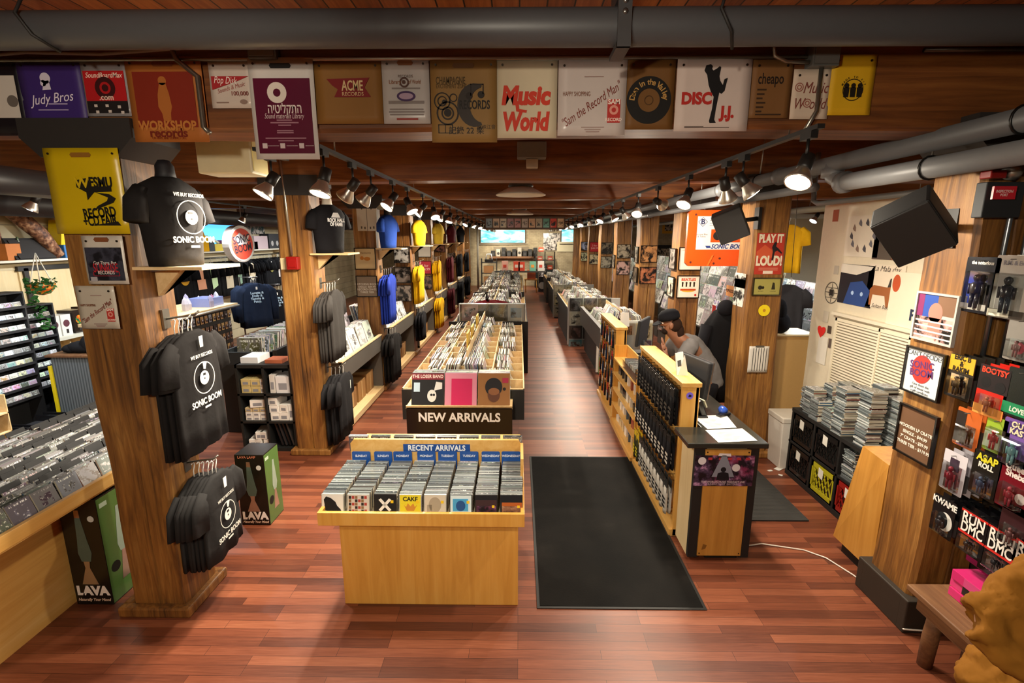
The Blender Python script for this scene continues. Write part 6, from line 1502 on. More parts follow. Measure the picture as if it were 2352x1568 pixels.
def garment(name, parent, color, tubes, ells=(), vox=.02, fold=.03, fs=.11):
    g = G()
    for pts, rr in tubes: g.tube(pts, rr, 18)
    for c, r in ells: ell(g, c, r)
    o = g.build(name, 'cloth', parent, color)
    m = o.modifiers.new('join', 'REMESH'); m.mode = 'VOXEL'; m.voxel_size = vox; m.use_smooth_shade = True
    m = o.modifiers.new('smooth', 'SMOOTH'); m.factor = .5; m.iterations = 7
    tx = bpy.data.textures.new('folds', 'CLOUDS'); tx.noise_scale = fs
    m = o.modifiers.new('folds', 'DISPLACE'); m.texture = tx; m.strength = fold; m.mid_level = .5; m.texture_coords = 'LOCAL'
    tx.noise_depth = 3; tx.noise_type = 'HARD_NOISE'
    return o
garment('t_shirt', man, '#6e6a69', [([(2.16, 5.27, .86), (2.10, 5.265, 1.06), (2.0, 5.255, 1.20), (1.88, 5.24, 1.335), (1.80, 5.225, 1.41)], [.165, .165, .16, .155, .085]),
    ([(1.87, 5.10, 1.37), (1.85, 5.05, 1.365), (1.74, 5.025, 1.19)], [.09, .09, .08]), ([(1.86, 5.38, 1.37), (1.83, 5.43, 1.365), (1.74, 5.455, 1.19)], [.09, .09, .08])], [((1.88, 5.24, 1.34), (.12, .19, .11))], fold=.016)
garment('trousers', man, '#17161a', [([(2.12, 5.17, .92), (2.07, 5.16, .50), (2.14, 5.16, .09)], [.11, .08, .065]), ([(2.12, 5.37, .92), (2.10, 5.38, .50), (2.18, 5.38, .09)], [.11, .08, .065])], [((2.13, 5.27, .92), (.14, .18, .1))], fold=.014)
for s_, x, y in (('l', 2.08, 5.16), ('r', 2.12, 5.385)): ell(G(), (x, y, .045), (.14, .052, .045)).build('shoe', 'matte', man, '#1a1817')
g = G(); ell(g, (1.715, 5.21, 1.56), (.085, .092, .09)); ell(g, (1.77, 5.21, 1.48), (.055, .085, .10)); ell(g, (1.80, 5.21, 1.41), (.04, .075, .08)); g.build('hair', 'cloth', man, '#2a1a12')
g = G(); ell(g, (1.625, 5.21, 1.495), (.036, .052, .036)); g.build('beard', 'cloth', man, '#1f1510')
cr = Matrix.Rotation(-.25, 3, 'Y')
g = G(); rings = [[Vector((1.665, 5.21, 1.625)) + cr @ Vector((r * 1.12 * math.cos(th), r * math.sin(th), z)) for th in [2 * PI * k / 20 for k in range(20)]] for r, z in ((.096, 0), (.1, .03), (.094, .065), (.065, .095), (.02, .106), (.001, .107))]
g.loft(rings).build('cap', 'cloth', man, '#15151a')
g = G(); vs = [Vector((1.665, 5.21, 1.628)) + cr @ Vector((-.085 - .10 * math.cos(a) , .085 * math.sin(a), -.012 - .02 * math.cos(a))) for a in [(-1.35 + 2.7 * k / 12) for k in range(13)]]
g.prism(vs, (0, 0, .008)).build('cap_peak', 'cloth', man, '#15151a')
for y in (5.175, 5.245): ell(G(), (1.585, y, 1.585), (.010, .013, .009)).build('eye', 'gloss', man, '#e0d6cc')
for y in (5.13, 5.29): ell(G(), (1.665, y, 1.565), (.022, .012, .034)).build('ear', 'skin', man, '#8a5c44')
g = G(); g.tube([(1.578, 5.185, 1.512), (1.568, 5.21, 1.514), (1.578, 5.235, 1.512)], .007, 8).build('mouth', 'skin', man, '#6a3a34')
man.location.x -= .07
# black coats on the post behind the man
def coat(c, lab, s=1.0, yaw=0.0):
    t = thing('black_coat', lab, 'coat', c)
    g = G(); rings = []
    for z, a, b in ((.0, .04, .04), (-.05, .11, .09), (-.2, .20, .12), (-.5, .24, .15), (-.9, .26, .17), (-1.12, .24, .16)):
        rings.append([(c[0] + s * a * math.cos(th) * (1 + .09 * math.sin(5 * th)), c[1] + s * b * math.sin(th) * (1 + .09 * math.sin(4 * th + z * 4)), c[2] + s * z) for th in [2 * PI * k / 26 for k in range(26)]])
    g.loft(rings).build('coat_body', 'cloth', t, '#131214')
    g = G(); g.tube([(c[0] - .2 * s, c[1] - .05, c[2] - .2 * s), (c[0] - .26 * s, c[1] - .08, c[2] - .5 * s), (c[0] - .24 * s, c[1] - .08, c[2] - .82 * s)], [.07 * s, .065 * s, .06 * s], 10).build('sleeve', 'cloth', t, '#17161a')
    g = G(); ell(g, (c[0], c[1] - .06, c[2] + .0), (.1 * s, .08 * s, .1 * s)).build('hood', 'cloth', t, '#17161a')
coat((2.42, 5.85, 1.66), 'black hooded coat hanging on the post behind the leaning man')
t = thing('black_coat', 'black jacket heaped on top of the tall tan box', 'coat', (3.1, 5.85, 1.35))
g = G(); ell(g, (3.12, 5.9, 1.47), (.12, .13, .13)); ell(g, (3.1, 5.88, 1.62), (.07, .09, .14)); g.build('coat_body', 'cloth', t, '#151417')
# browsing person at the frame edge
p = thing('person', 'person in a mustard brown jacket cut off by the frame edge, arm bent in front', 'person', (1.92, 1.48, 0))
J = dict(pelvis=(1.92, 1.50, .92, .14, .11), spine=(1.92, 1.49, 1.12, .13, .10), chest=(1.92, 1.48, 1.33, .14, .10), neck=(1.92, 1.46, 1.49, .052), skull=(1.92, 1.44, 1.56, .075), head=(1.92, 1.43, 1.64, .08, .09), nose=(1.92, 1.33, 1.60, .012), chin=(1.92, 1.37, 1.54, .03),
         rsh=(1.75, 1.46, 1.39, .055), rel=(1.53, 1.44, 1.225, .035), rwrist=(1.67, 1.27, 1.12, .028), lsh=(2.09, 1.47, 1.39, .055), lel=(2.22, 1.46, 1.15, .035), lwrist=(2.08, 1.30, 1.08, .028),
         lhip=(2.02, 1.50, .86, .095), lkn=(2.02, 1.47, .48, .06), lank=(2.03, 1.51, .09, .042), ltoe=(2.04, 1.37, .035, .035), rhip=(1.82, 1.50, .86, .095), rkn=(1.81, 1.47, .48, .06), rank=(1.81, 1.51, .09, .042), rtoe=(1.80, 1.37, .035, .035))
B = [('pelvis', 'spine'), ('spine', 'chest'), ('chest', 'neck'), ('neck', 'skull'), ('skull', 'head'), ('skull', 'chin'), ('head', 'nose'), ('chest', 'rsh'), ('rsh', 'rel'), ('rel', 'rwrist'), ('chest', 'lsh'), ('lsh', 'lel'), ('lel', 'lwrist'),
     ('pelvis', 'lhip'), ('lhip', 'lkn'), ('lkn', 'lank'), ('lank', 'ltoe'), ('pelvis', 'rhip'), ('rhip', 'rkn'), ('rkn', 'rank'), ('rank', 'rtoe')]
hand(J, B, 'r', (1.67, 1.27, 1.12), (1.745, 1.24, 1.11), (0, .3, 1), (.5, .6, -.3)); hand(J, B, 'l', (2.08, 1.30, 1.08), (2.0, 1.27, 1.08), (0, .3, 1), (-.5, .6, -.3))
skin('body', J, B, 'skin', p, '#c09478', 'pelvis')
garment('jacket', p, '#7d5118', [([(1.92, 1.50, .80), (1.92, 1.50, .95), (1.92, 1.49, 1.12), (1.92, 1.48, 1.28), (1.92, 1.47, 1.42)], [.20, .195, .18, .17, .10]),
    ([(1.82, 1.47, 1.37), (1.74, 1.455, 1.375), (1.65, 1.45, 1.31), (1.52, 1.44, 1.222)], [.10, .10, .088, .074]), ([(1.52, 1.44, 1.222), (1.57, 1.38, 1.18), (1.62, 1.32, 1.15), (1.69, 1.265, 1.115)], [.076, .07, .064, .05]),
    ([(2.02, 1.47, 1.37), (2.1, 1.47, 1.37), (2.22, 1.46, 1.15)], [.10, .10, .075]), ([(2.22, 1.46, 1.15), (2.08, 1.31, 1.085)], [.075, .055])], [((1.92, 1.48, 1.26), (.20, .15, .16)), ((1.84, 1.50, .90), (.25, .19, .13))], vox=.014, fold=.05, fs=.09)
garment('trousers', p, '#6d481c', [([(2.02, 1.50, .86), (2.02, 1.47, .48), (2.03, 1.51, .08)], [.115, .085, .07]), ([(1.82, 1.50, .86), (1.81, 1.47, .48), (1.81, 1.51, .08)], [.115, .085, .07])], [((1.92, 1.50, .86), (.19, .14, .12))], fold=.02)
ell(G(), (1.92, 1.455, 1.665), (.1, .105, .10)).build('hair', 'cloth', p, '#2a1c12')
for x in (1.80, 2.04): ell(G(), (x, 1.44, .045), (.055, .15, .045)).build('shoe', 'matte', p, '#2a2018')
for x in (1.885, 1.955): ell(G(), (x, 1.355, 1.64), (.013, .010, .009)).build('eye', 'gloss', p, '#e0d6cc')
for x in (1.835, 2.005): ell(G(), (x, 1.44, 1.61), (.012, .022, .034)).build('ear', 'skin', p, '#c09478')
G().tube([(1.895, 1.362, 1.555), (1.92, 1.352, 1.556), (1.945, 1.362, 1.555)], .007, 8).build('mouth', 'skin', p, '#8a4a40')
# ---------------------------------------------------------------- shirts
def shirt_proto(color, graphic=None, w_=.25, L=.72, sleeve='short', name='t_shirt', gcol='#e4e0d6'):
    t = thing(name, name, 't-shirt', (0, 0, 0))
    g = G(); N = 28
    def ringz(z, hw, th, fold, ph):
        out = []
        for j in range(N):
            a = 2 * PI * j / N; c, s_ = math.cos(a), math.sin(a)
            y = hw * (abs(c) ** .8) * (1 if c >= 0 else -1)
            x = th * (abs(s_) ** .7) * (1 if s_ >= 0 else -1) + fold * math.sin(y * 38 + ph + z * 3) * (1 if abs(c) < .97 else .3)
            out.append((x, y, z))
        return out
    rings = [ringz(-L - .10, w_ * 1.0, .026, .012, 1), ringz(-L * .8 - .10, w_ * .98, .028, .011, .8), ringz(-L * .5 - .10, w_ * .95, .030, .008, .5), ringz(-L * .28 - .10, w_ * .94, .030, .005, .2), ringz(-.20, w_ * .96, .028, .002, 0),
             ringz(-.15, w_ * .80, .024, 0, 0), ringz(-.115, w_ * .48, .020, 0, 0), ringz(-.095, w_ * .30, .016, 0, 0)]
    g.loft(rings)
    for s_ in (-1, 1):
        pts = [(0, s_ * w_ * .76, -.165), (.0, s_ * w_ * 1.02, -.24), (.0, s_ * w_ * 1.12, -.40)] if sleeve == 'short' else [(0, s_ * w_ * .76, -.165), (.0, s_ * w_ * 1.08, -.25), (.0, s_ * w_ * 1.22, -.5), (.01, s_ * w_ * 1.2, -.78)]
        rr = []
        wd = [.055, .088, .086] if sleeve == 'short' else [.06, .08, .07, .05]
        for k, p in enumerate(pts):
            q = Vector(p); d = (Vector(pts[min(k + 1, len(pts) - 1)]) - Vector(pts[max(k - 1, 0)])).normalized(); nn = Vector((1, 0, 0)).cross(d)
            rr.append([q + nn * wd[k] * math.cos(th) + Vector((.024, 0, 0)) * math.sin(th) * (1 + .3 * math.sin(3 * th)) for th in [2 * PI * j / 14 for j in range(14)]])
        g.loft(rr)
    g.build('fabric', 'cloth', t, color)
    g = G(); g.tube([(0, 0, -.105), (0, 0, -.055), (0, .012, -.03), (0, .018, -.012), (0, .008, .004), (0, -.012, -.004)], .0035, 6); g.tube([(0, -w_ * .72, -.175), (0, -w_ * .3, -.115), (0, 0, -.10), (0, w_ * .3, -.115), (0, w_ * .72, -.175)], .006, 6)
    g.build('hanger', 'gloss', t, '#d8d6d0')
    if graphic:
        f = Fr((.043, 0, -.40), (0, 1, 0), (0, 0, 1)); s_ = w_ / .25
        if graphic == 'record':
            multi('print', f, ring(0, 0, .105 * s_, .111 * s_, 36), t, 'paper', gcol, 0)
            multi('print', f, [circ(0, 0, .048 * s_), [(.0, .106 * s_), (.04 * s_, .098 * s_), (.02 * s_, .055 * s_), (0, .06 * s_)]], t, 'paper', gcol, 0)
            multi('print', f, [circ(.0, -.005, .006), rect(-.012, .015, .014, .03)], t, 'paper', '#1a1a1c', .001)
            write('WE BUY RECORDS', f, 0, .155 * s_, .034 * s_, t, gcol, .001, bold=.012, sx=.8)
            write('SONIC BOOM', f, 0, -.16 * s_, .06 * s_, t, gcol, .001, bold=.025, sx=.85)
            flat('print', f, rect(-.03, -.21 * s_, .03, -.197 * s_), t, 'paper', gcol, .0)
            flat('size_tag', f, [(-.012, .2), (.018, .2), (.022, .27), (-.016, .27)], t, 'paper', '#e8e6e0', .004)
        elif graphic == 'text':
            write('Loretta &\nDolly &\nTammy &\nPatsy.', f, 0, .06, .058, t, gcol, .001, bold=.03, lead=.9)
            flat('size_tag', f, rect(-.015, .2, .015, .25), t, 'paper', '#e8e6e0', .004)
        elif graphic == 'tag':
            flat('size_tag', f, rect(.08, .1, .1, .2), t, 'paper', '#d8e0d4', .003)
        else:
            flat('print', f, [(1.7 * a, 1.7 * b) for a, b in graphic[0]], t, graphic[2] if len(graphic) > 2 else 'paper', graphic[1], .001)
            flat('size_tag', f, rect(-.015, .17, .015, .23), t, 'paper', '#e8e6e0', .004)
    return t
def hide_away(t): t.location = (0, 0, -5)
used_first = {}
def hang(proto, loc, rz, lab, group, color=None):
    if proto.name not in used_first:
        used_first[proto.name] = 1
        proto.location = loc; proto.rotation_euler = (0, 0, rz); proto['label'] = lab; proto['group'] = group
        if color:
            for c in proto.children:
                if c.name.startswith('fabric'): c.color = (*lin(color), 1)
        return proto
    return dup(proto, loc, (0, 0, rz), lab, group, color)
REC = shirt_proto('#1b1a1b', 'record', .235, .76)
RECS = shirt_proto('#232223', 'record', .21, .58)
PLA = shirt_proto('#1b1a1b', None, .235, .76)
PLS = shirt_proto('#242324', None, .21, .58)
TAG = shirt_proto('#1d1d20', 'tag', .235, .70)
def arm(k, z, lab):
    y = 2.86 + 2.48 * k + .19
    t = thing('hanging_rod', lab, 'hanging arm', (-2.2, y, z))
    G().tube([(-2.21, y, z - .02), (-2.03, y, z + .005), (-2.0, y, z + .03)], .007, 8).build('rod', 'metal', t, '#9a968e'); G().box(-2.225, -2.21, y - .03, y + .03, z - .08, z + .04).build('wall_plate', 'metal', t, '#8a867e')
def shelf_bust(k, color, lab, graphic=None, yaw=-.7, neck='#15141a', dim=1.0):
    y = 2.86 + 2.48 * k + .19; zs = 2.285
    t = thing('bust_shelf', 'small pine shelf bracketed on the %s shirt post, a bust on it' % ORD[k], 'shelf', (-2.0, y, zs), 'bust shelves on the posts')
    G().box(-2.225, -1.82, y - .20, y + .20, zs, zs + .018).build('board', 'pine', t)
    G().prism([(-2.22, y - .03, zs - .02), (-1.97, y - .03, zs - .0), (-2.05, y - .03, zs), (-2.22, y - .03, zs - .17)], (0, .05, 0)).build('bracket', 'pine', t)
    y -= .05
    b = thing('shirt_bust', lab, 'mannequin bust', (-2.06, y, zs + .018), 'shirt busts on the posts')
    cx = -2.06; rot = Matrix.Rotation(yaw, 3, 'Z'); c0 = Vector((cx, y, zs + .02))
    g = G(); rings = []
    for z, hw, th in ((0, .165, .10), (.06, .17, .105), (.2, .18, .115), (.32, .20, .125), (.40, .205, .115), (.455, .17, .09), (.49, .10, .07), (.505, .07, .06)):
        rings.append([c0 + rot @ Vector((th * math.sin(a) * (1 + .03 * math.sin(6 * a + z * 9)), hw * math.cos(a), z)) for a in [2 * PI * j / 26 for j in range(26)]])
    g.loft(rings)
    for s_ in (-1, 1):
        g.tube([c0 + rot @ Vector((0, s_ * .15, .42)), c0 + rot @ Vector((.0, s_ * .20, .36)), c0 + rot @ Vector((.01, s_ * .225, .25))], [.055, .062, .06], 12)
    g.build('shirt', 'cloth', b, color)
    g = G(); g.lathe([(.058, .49), (.05, .53), (.048, .57), (.03, .60), (.001, .605)], c0, 18).build('neck_form', 'matte', b, neck)
    if graphic:
        f = Fr(c0 + rot @ Vector((.128, 0, .30)), rot @ Vector((0, 1, 0)), (0, 0, 1))
        if graphic == 'record':
            cyl = []
            multi('print', f, ring(0.02, -.02, .092, .097, 30), b, 'paper', '#e4e0d6', 0)
            multi('print', f, [circ(.02, -.02, .042)], b, 'paper', '#e4dcd0', .002); multi('print', f, [circ(.02, -.03, .005), rect(.0, .0, .03, .01)], b, 'paper', '#2a2a2a', .004)
            write('WE BUY RECORDS', f, .02, .105, .028, b, '#e4e0d6', .002, bold=.03, sx=.85); write('SONIC BOOM', f, .02, -.15, .05, b, '#f0ece4', .004, bold=.025, sx=.9)
            flat('print', f, rect(-.01, -.195, .05, -.183), b, 'paper', '#e4e0d6', .004)
        else:
            write('ROCK HALL\nOF FAME', f, 0, .02, .05, b, '#d8d8d8', .004, bold=.05, lead=.85, sx=.8); flat('print', f, [(-.06, .07), (.06, .07), (.03, .12), (-.03, .12)], b, 'paper', '#c8c8c8', .002)
    return b
STY = [  # post, upper colour, upper proto, n, lower colour, lower proto, n, words
    (0, '#1c1a1a', 'record', 5, '#262525', 'record', 6, ('black', 'charcoal')),
    (1, '#3a3735', None, 5, '#1d1c1e', 'tag', 4, ('dark grey', 'black')),
    (2, '#243a9c', None, 4, '#1d1b1b', None, 4, ('royal blue', 'black')),
    (3, '#d8a814', None, 4, '#17161a', None, 3, ('yellow', 'black')),
    (4, '#dca80f', None, 4, '#dca80f', None, 3, ('yellow', 'yellow')),
    (5, '#571820', None, 4, '#4a151c', None, 4, ('maroon', 'maroon')),
    (6, '#17171a', None, 4, '#17171a', None, 4, ('black', 'black')),
    (7, '#17171a', None, 3, '#17171a', None, 3, ('black', 'black'))]
for k, uc, ug, un, lc, lg, ln, (uw, lw) in STY:
    y = 2.86 + 2.48 * k + .19
    zu, zl = 1.99, 1.02
    arm(k, zu, 'chrome hanging arm for the upper shirts on the %s post of the shirt row' % ORD[k]); arm(k, zl, 'chrome hanging arm for the lower shirts on the %s post of the shirt row' % ORD[k])
    for lvl, c, gph, n, z, wd in (('upper', uc, ug, un, zu, uw), ('lower', lc, lg, ln, zl, lw)):
        for i in range(n):
            front = i == n - 1
            small = lvl == 'lower' and k in (0, 3)
            pr = (RECS if small else REC) if (gph == 'record' and front) else (TAG if (gph == 'tag' and front) else (PLS if small else PLA))
            x = -2.19 + (i + .5) * (.15 if lvl == 'upper' else .18) / n
            lab = ('%s t-shirt, front of the %s arm on the %s shirt post' if front else nth(n - i) + ' %s t-shirt back on the %s arm of the %s shirt post') % (wd, lvl, ORD[k])
            if front and gph == 'record': lab = '%s t-shirt with a white record print, front of the %s arm on the front post' % (wd, lvl)
            hang(pr, (x, y + R.uniform(-.012, .012), z - .006 + .01 * i / n - (.0 if front else .02)), R.uniform(-.06, .06), lab, '%s shirts on the %s post' % (lvl, ORD[k]), c)
shelf_bust(0, '#1f1d1d', 'dark bust wearing a black record print t-shirt on the front post', 'record', -.25)
shelf_bust(1, '#161518', 'pale necked bust in a black printed t-shirt on the second post', 'text', -.55, '#d8cfc0')
shelf_bust(2, '#22408c', 'bust in a royal blue t-shirt on the third post', None, -.3)
shelf_bust(3, '#d8ac1c', 'bust in a yellow t-shirt on the fourth post', None, -.3)
shelf_bust(4, '#d8b83a', 'bust in a yellow t-shirt on the fifth post', None, -.3)
shelf_bust(5, '#571820', 'bust in a maroon hooded top on the sixth post', None, -.3)
shelf_bust(6, '#17171a', 'bust in a black top on the seventh post', None, -.3)
# white skull sign board on the third post
x0, z1 = onY(812, 445, 7.82); x1, z0 = onY(868, 530, 7.82)
t = thing('skull_sign', 'white board shaped like a horned skull on the third shirt post', 'sign', ((x0 + x1) / 2, 7.82, z0))
f = Fr((x0, 7.825, z0), (1, 0, 0), (0, 0, 1)); a, b = x1 - x0, z1 - z0
flat('board', f, [(a * .1, 0), (a * .95, 0), (a, b * .7), (a * 1.05, b * .95), (a * .95, b * .92), (a * .8, b * 1.05), (a * .3, b), (a * .1, b * .9), (-a * .35, b * .98), (-a * .25, b * .86), (a * .08, b * .72)], t, 'paper', '#cfc8b8', 0, .012)
multi('print', f, [rect(a * .53, 0, a * .55, b * .62)] + [rect(a * x, b * y, a * x + .02, b * y + .035) for x, y in ((.3, .58), (.72, .58), (.25, .06), (.4, .05), (.65, .05), (.8, .06))], t, 'paper', '#5a5448', .0125)
# ---------------------------------------------------------------- left record bins under the shirts
def left_bin(y0, y1, lab, n, white=True):
    t = thing('record_bin', lab, 'record bin', (-2.7, (y0 + y1) / 2, 0), 'record bins between the shirt posts')
    G().box(-2.23, -2.20, y0, y1, .70, .945).build('front_panel', 'paint', t, '#55504a')
    G().box(-3.05, -2.23, y0, y1, .70, .74).build('tray_floor', 'matte', t, '#3a3631')
    G().box(-2.24, -2.19, y0, y1, .94, .955).build('front_lip', 'pine', t)
    for ya in (y0, y1 - .03): G().box(-3.05, -2.21, ya, ya + .03, 0, .94).build('side_panel', 'paint', t, '#5a544d')
    G().box(-3.05, -2.2, y0, y1, .02, .10).build('bottom_shelf', 'pine', t)
    G().box(-3.05, -3.0, y0, y1, 0, 1.1).build('back_panel', 'paint', t, '#4a443d')
    cells = int((y1 - y0 - .06) / .335)
    for r_ in range(cells):
        y = y0 + .05 + .335 * (r_ + .5)
        for tier, (xf, zb) in enumerate(((-2.29, .90), (-2.62, 1.02))):
            lean = .28 + R.uniform(-.05, .05)
            for q in range(6 + R.randint(0, 3)):
                lp((xf - q * .024, y, zb + R.uniform(0, .006)), rotm(0, lean), ('%s pale record in the %s cell, %s tier of the first shirt side bin' % (nth(q + 1), CELL[r_], ['front', 'back'][tier])) if (n == 0 and q < 3) else None, 'records in the first shirt side bin', True)
    for j in range(int((y1 - y0) / .42)):
        y = y0 + .12 + j * .42
        c = thing('carton', '%s brown carton from the near end under the %s shirt side bin' % (ORD[j], ORD[n]), 'carton', (-2.5, y + .17, .10), 'cartons under the shirt side bins')
        h_ = .22 + .1 * R.random()
        G().box(-2.72, -2.34, y, y + .34, .10, .10 + h_).build('carton_body', 'matte', c, R.choice(['#8a6238', '#9a7040', '#7a5632'])); G().box(-2.345, -2.335, y + .14, y + .20, .12, .09 + h_).build('packing_tape', 'plastic_bag', c, '#b08a5a')
left_bin(5.95, 7.78, 'grey fronted record bin between the second and third shirt posts, white sleeves', 0)
left_bin(8.3, 10.26, 'grey fronted record bin between the third and fourth shirt posts', 1)
left_bin(10.8, 12.74, 'grey fronted record bin between the fourth and fifth shirt posts', 2)
left_bin(13.25, 15.2, 'grey fronted record bin between the fifth and sixth shirt posts', 3)
left_bin(15.75, 17.7, 'grey fronted record bin between the sixth and seventh shirt posts', 4)
left_bin(18.2, 20.2, 'grey fronted record bin between the seventh and eighth shirt posts', 5)
# ---------------------------------------------------------------- left compact disc counter
t = thing('display_counter', 'maple counter of compact discs beside the front shirt post', 'display counter', (-3.5, 2.9, 0))
G().box(-3.82, -3.06, .6, 4.28, 0, .84).build('base', 'maple_long', t)
G().box(-2.775, -2.745, .6, 4.33, .83, .915).build('tray_rim', 'maple_long', t, bevel=.003)
G().box(-3.86, -2.76, .6, 4.31, .815, .84).build('tray_floor', 'maple_long', t)
for q in range(4):
    xf = -2.86 - .24 * q; zb = .85 + .012 * q
    G().box(xf - .24, xf + .005, .62, 4.28, .84, zb).build('tier_step', 'matte', t, '#4a3a22')
    for j in range(23):
        y = .75 + .153 * j
        if y < 1.4: continue
        ntot = R.randint(6, 9) if R.random() < .9 else 4
        for k in range(ntot):
            x = xf - .012 - k * .0215
            if k in (4, 7) and R.random() < .6:
                g = None; continue
            lab = None
            if q < 2 and y > 1.8 and k < (3 if q == 0 else 2): lab = '%s case in the %s tier of the side counter, cell %d from its far end' % (nth(k + 1), ['front', 'second'][q], 23 - j)
            cd((x, y + R.uniform(-.003, .003), zb + .004), rotm(0, .30 + R.uniform(-.03, .1)), lab, 'cases in the side counter')
dv = thing('divider_card', 'black divider card standing in the front tier of the side counter', 'divider card', (0, 0, 0), 'black dividers in the side counter')
g = G(); g.box(-.002, .002, -.072, .072, 0, .15).build('card', 'matte', dv, '#141416', bevel=.004)
first = True
for q in range(4):
    for j in range(23):
        y = .75 + .153 * j
        if y < 1.5: continue
        for x in ((-.098, -.165) if R.random() < .6 else (-.21,)):
            o = dv if first else dup(dv); first = False
            o.location = (-2.86 - .24 * q + x, y, .856 + .012 * q); o.rotation_euler = (0, -.3, 0)
            o['label'] = '%s black divider card, %s tier of the side counter, cell %d from its far end' % ('outer' if x > -.12 else 'inner', ['front', 'second', 'third', 'back'][q], 23 - j)
def lava(x0, x1, y0, y1, h, lab, lean=0):
    t = thing('lamp_box', lab, 'boxed lamp', ((x0 + x1) / 2, y0, 0), 'boxed lamps on the floor')
    G().box(x0, x1, y0, y1, 0, h).build('carton', 'gloss', t, '#15130f', bevel=.002)
    G().box(x1, x1 + .0012, y0 + .004, y1 - .004, .01, h - .01).build('side_print', 'gloss', t, '#4a6a34')
    f = Fr((x0, y0 - .0006, 0), (1, 0, 0), (0, 0, 1)); a = x1 - x0
    flat('print', f, [(a * .38, h * .83), (a * .52, h * .83), (a * .60, h * .62), (a * .66, h * .5), (a * .6, h * .42), (a * .36, h * .42), (a * .30, h * .5), (a * .34, h * .62)], t, 'gloss', '#4f6258', 0, .001)
    flat('print', f, [(a * .38, h * .83), (a * .52, h * .83), (a * .51, h * .90), (a * .39, h * .90)], t, 'metal', '#c9a890', 0, .001)
    flat('print', f, [(a * .40, h * .42), (a * .56, h * .42), (a * .54, h * .36), (a * .70, h * .2), (a * .26, h * .2), (a * .42, h * .36)], t, 'metal', '#cfc2b4', 0, .001)
    flat('print', f, circ(a * .8, h * .82, .022), t, 'paper', '#c8ccc4', 0, .001)
    write('LAVA', f, a * .5, h * .135, .092, t, '#ece4dc', .0015, bold=.06, sx=.98); write('Naturally Your Mood', f, a * .5, h * .05, .03, t, '#e8c8b0', .0015, bold=.02, shear=.3, sx=.85)
    write('LAVA LAMP', f, a * .42, h * .965, .03, t, '#c87a5a', .0015)
    f2 = Fr((x1 + .0012, y0, 0), (0, 1, 0), (0, 0, 1)); bb = y1 - y0
    flat('print', f2, [(bb * .52, h * .84), (bb * .62, h * .84), (bb * .72, h * .5), (bb * .64, h * .42), (bb * .46, h * .42), (bb * .4, h * .5)], t, 'gloss', '#8a9a8a', .0004, .001)
    flat('print', f2, [(bb * .5, h * .42), (bb * .6, h * .42), (bb * .72, h * .16), (bb * .38, h * .16)], t, 'metal', '#cfc2b4', .0004, .001); flat('print', f2, circ(bb * .25, h * .32, .038), t, 'paper', '#14140f', .0004, .001)
    flat('print', f2, rect(bb * .08, h * .9, bb * .3, h * .94), t, 'paper', '#a8b8a0', .0004, .001)
lava(-3.03, -2.775, 2.93, 3.2, .79, 'black and green boxed lamp with big white letters under the side counter')
lava(-2.42, -2.17, 3.9, 4.15, .66, 'green sided boxed lamp standing behind the front post')
# ---------------------------------------------------------------- left bay
# white shelf high along the wall, its brackets and the things on it
t = thing('wall_shelf', 'long white shelf high on the side brick wall', 'shelf', (-6.95, 9, 2.15))
G().box(-7.1, -6.78, 4.5, 17, 2.135, 2.165).build('board', 'paint', t, '#e8e0cc')
for y in (6.4, 8.2, 10.2, 12.2, 14.4): 
    g = G(); g.prism([(-7.09, y, 2.13), (-6.82, y, 2.13), (-7.09, y, 1.85)], (0, .03, 0)); g.build('bracket', 'pine', t)
def at_shelf(px, py=None): return onX(px, 585, -6.92)[0]
def sbox(px, w_, h_, d_, col, lab, name='box', cat='box', mat='matte', z=2.166, x=-6.93):
    y = onX(px, 590, x)[0]
    t = thing(name, lab, cat, (x, y, z)); G().box(x - d_ / 2, x + d_ / 2, y - w_ / 2, y + w_ / 2, z, z + h_).build('body', mat, t, col, bevel=.004)
    return t, x, y, z
sbox(18, .2, .22, .2, '#c8742c', 'orange box on the high white shelf by the frame edge')
t, x, y, z = sbox(48, .07, .2, .07, '#3a4a2a', 'green glass bottle with a white label on the high white shelf', 'bottle', 'bottle', 'gloss'); G().lathe([(.034, .2), (.014, .26), (.013, .3), (.016, .31)], (x, y, z), 12).build('neck', 'gloss', t, '#4a5a38'); G().box(x + .036, x + .038, y - .03, y + .03, z + .04, z + .12).build('label_paper', 'paper', t, '#e8e4dc')
t = thing('suitcase_speaker', 'dark box with a sloping black front on the high white shelf', 'speaker', (-6.93, 7.0, 2.166)); 
G().prism([(-7.08, 6.72, 2.166), (-7.08, 6.72, 2.46), (-6.95, 6.72, 2.46), (-6.80, 6.72, 2.166)], (0, .62, 0)).build('cabinet', 'matte', t, '#1c1918'); 
G().prism([(-6.798, 6.76, 2.18), (-6.93, 6.76, 2.43), (-6.93, 7.3, 2.43), (-6.798, 7.3, 2.18)], (.006, 0, .004)).build('grille', 'matte', t, '#2b2826')
t = thing('carved_totem', 'tall carved wooden totem leaning on the high white shelf', 'carving', (-6.9, 7.3, 2.3)); g = G(); g.tube([(-7.0, 6.75, 2.98), (-6.95, 6.95, 2.8), (-6.88, 7.2, 2.52), (-6.82, 7.38, 2.2)], [.05, .11, .10, .07], 12).build('body', 'carved_wood', t); g = G(); g.tube([(-6.97, 6.74, 2.2), (-7.0, 6.7, 2.98)], .018, 8).tube([(-7.02, 6.5, 2.98), (-7.0, 6.72, 2.93), (-6.98, 6.95, 2.9)], [.03, .06, .03], 8).build('beak', 'carved_wood', t)
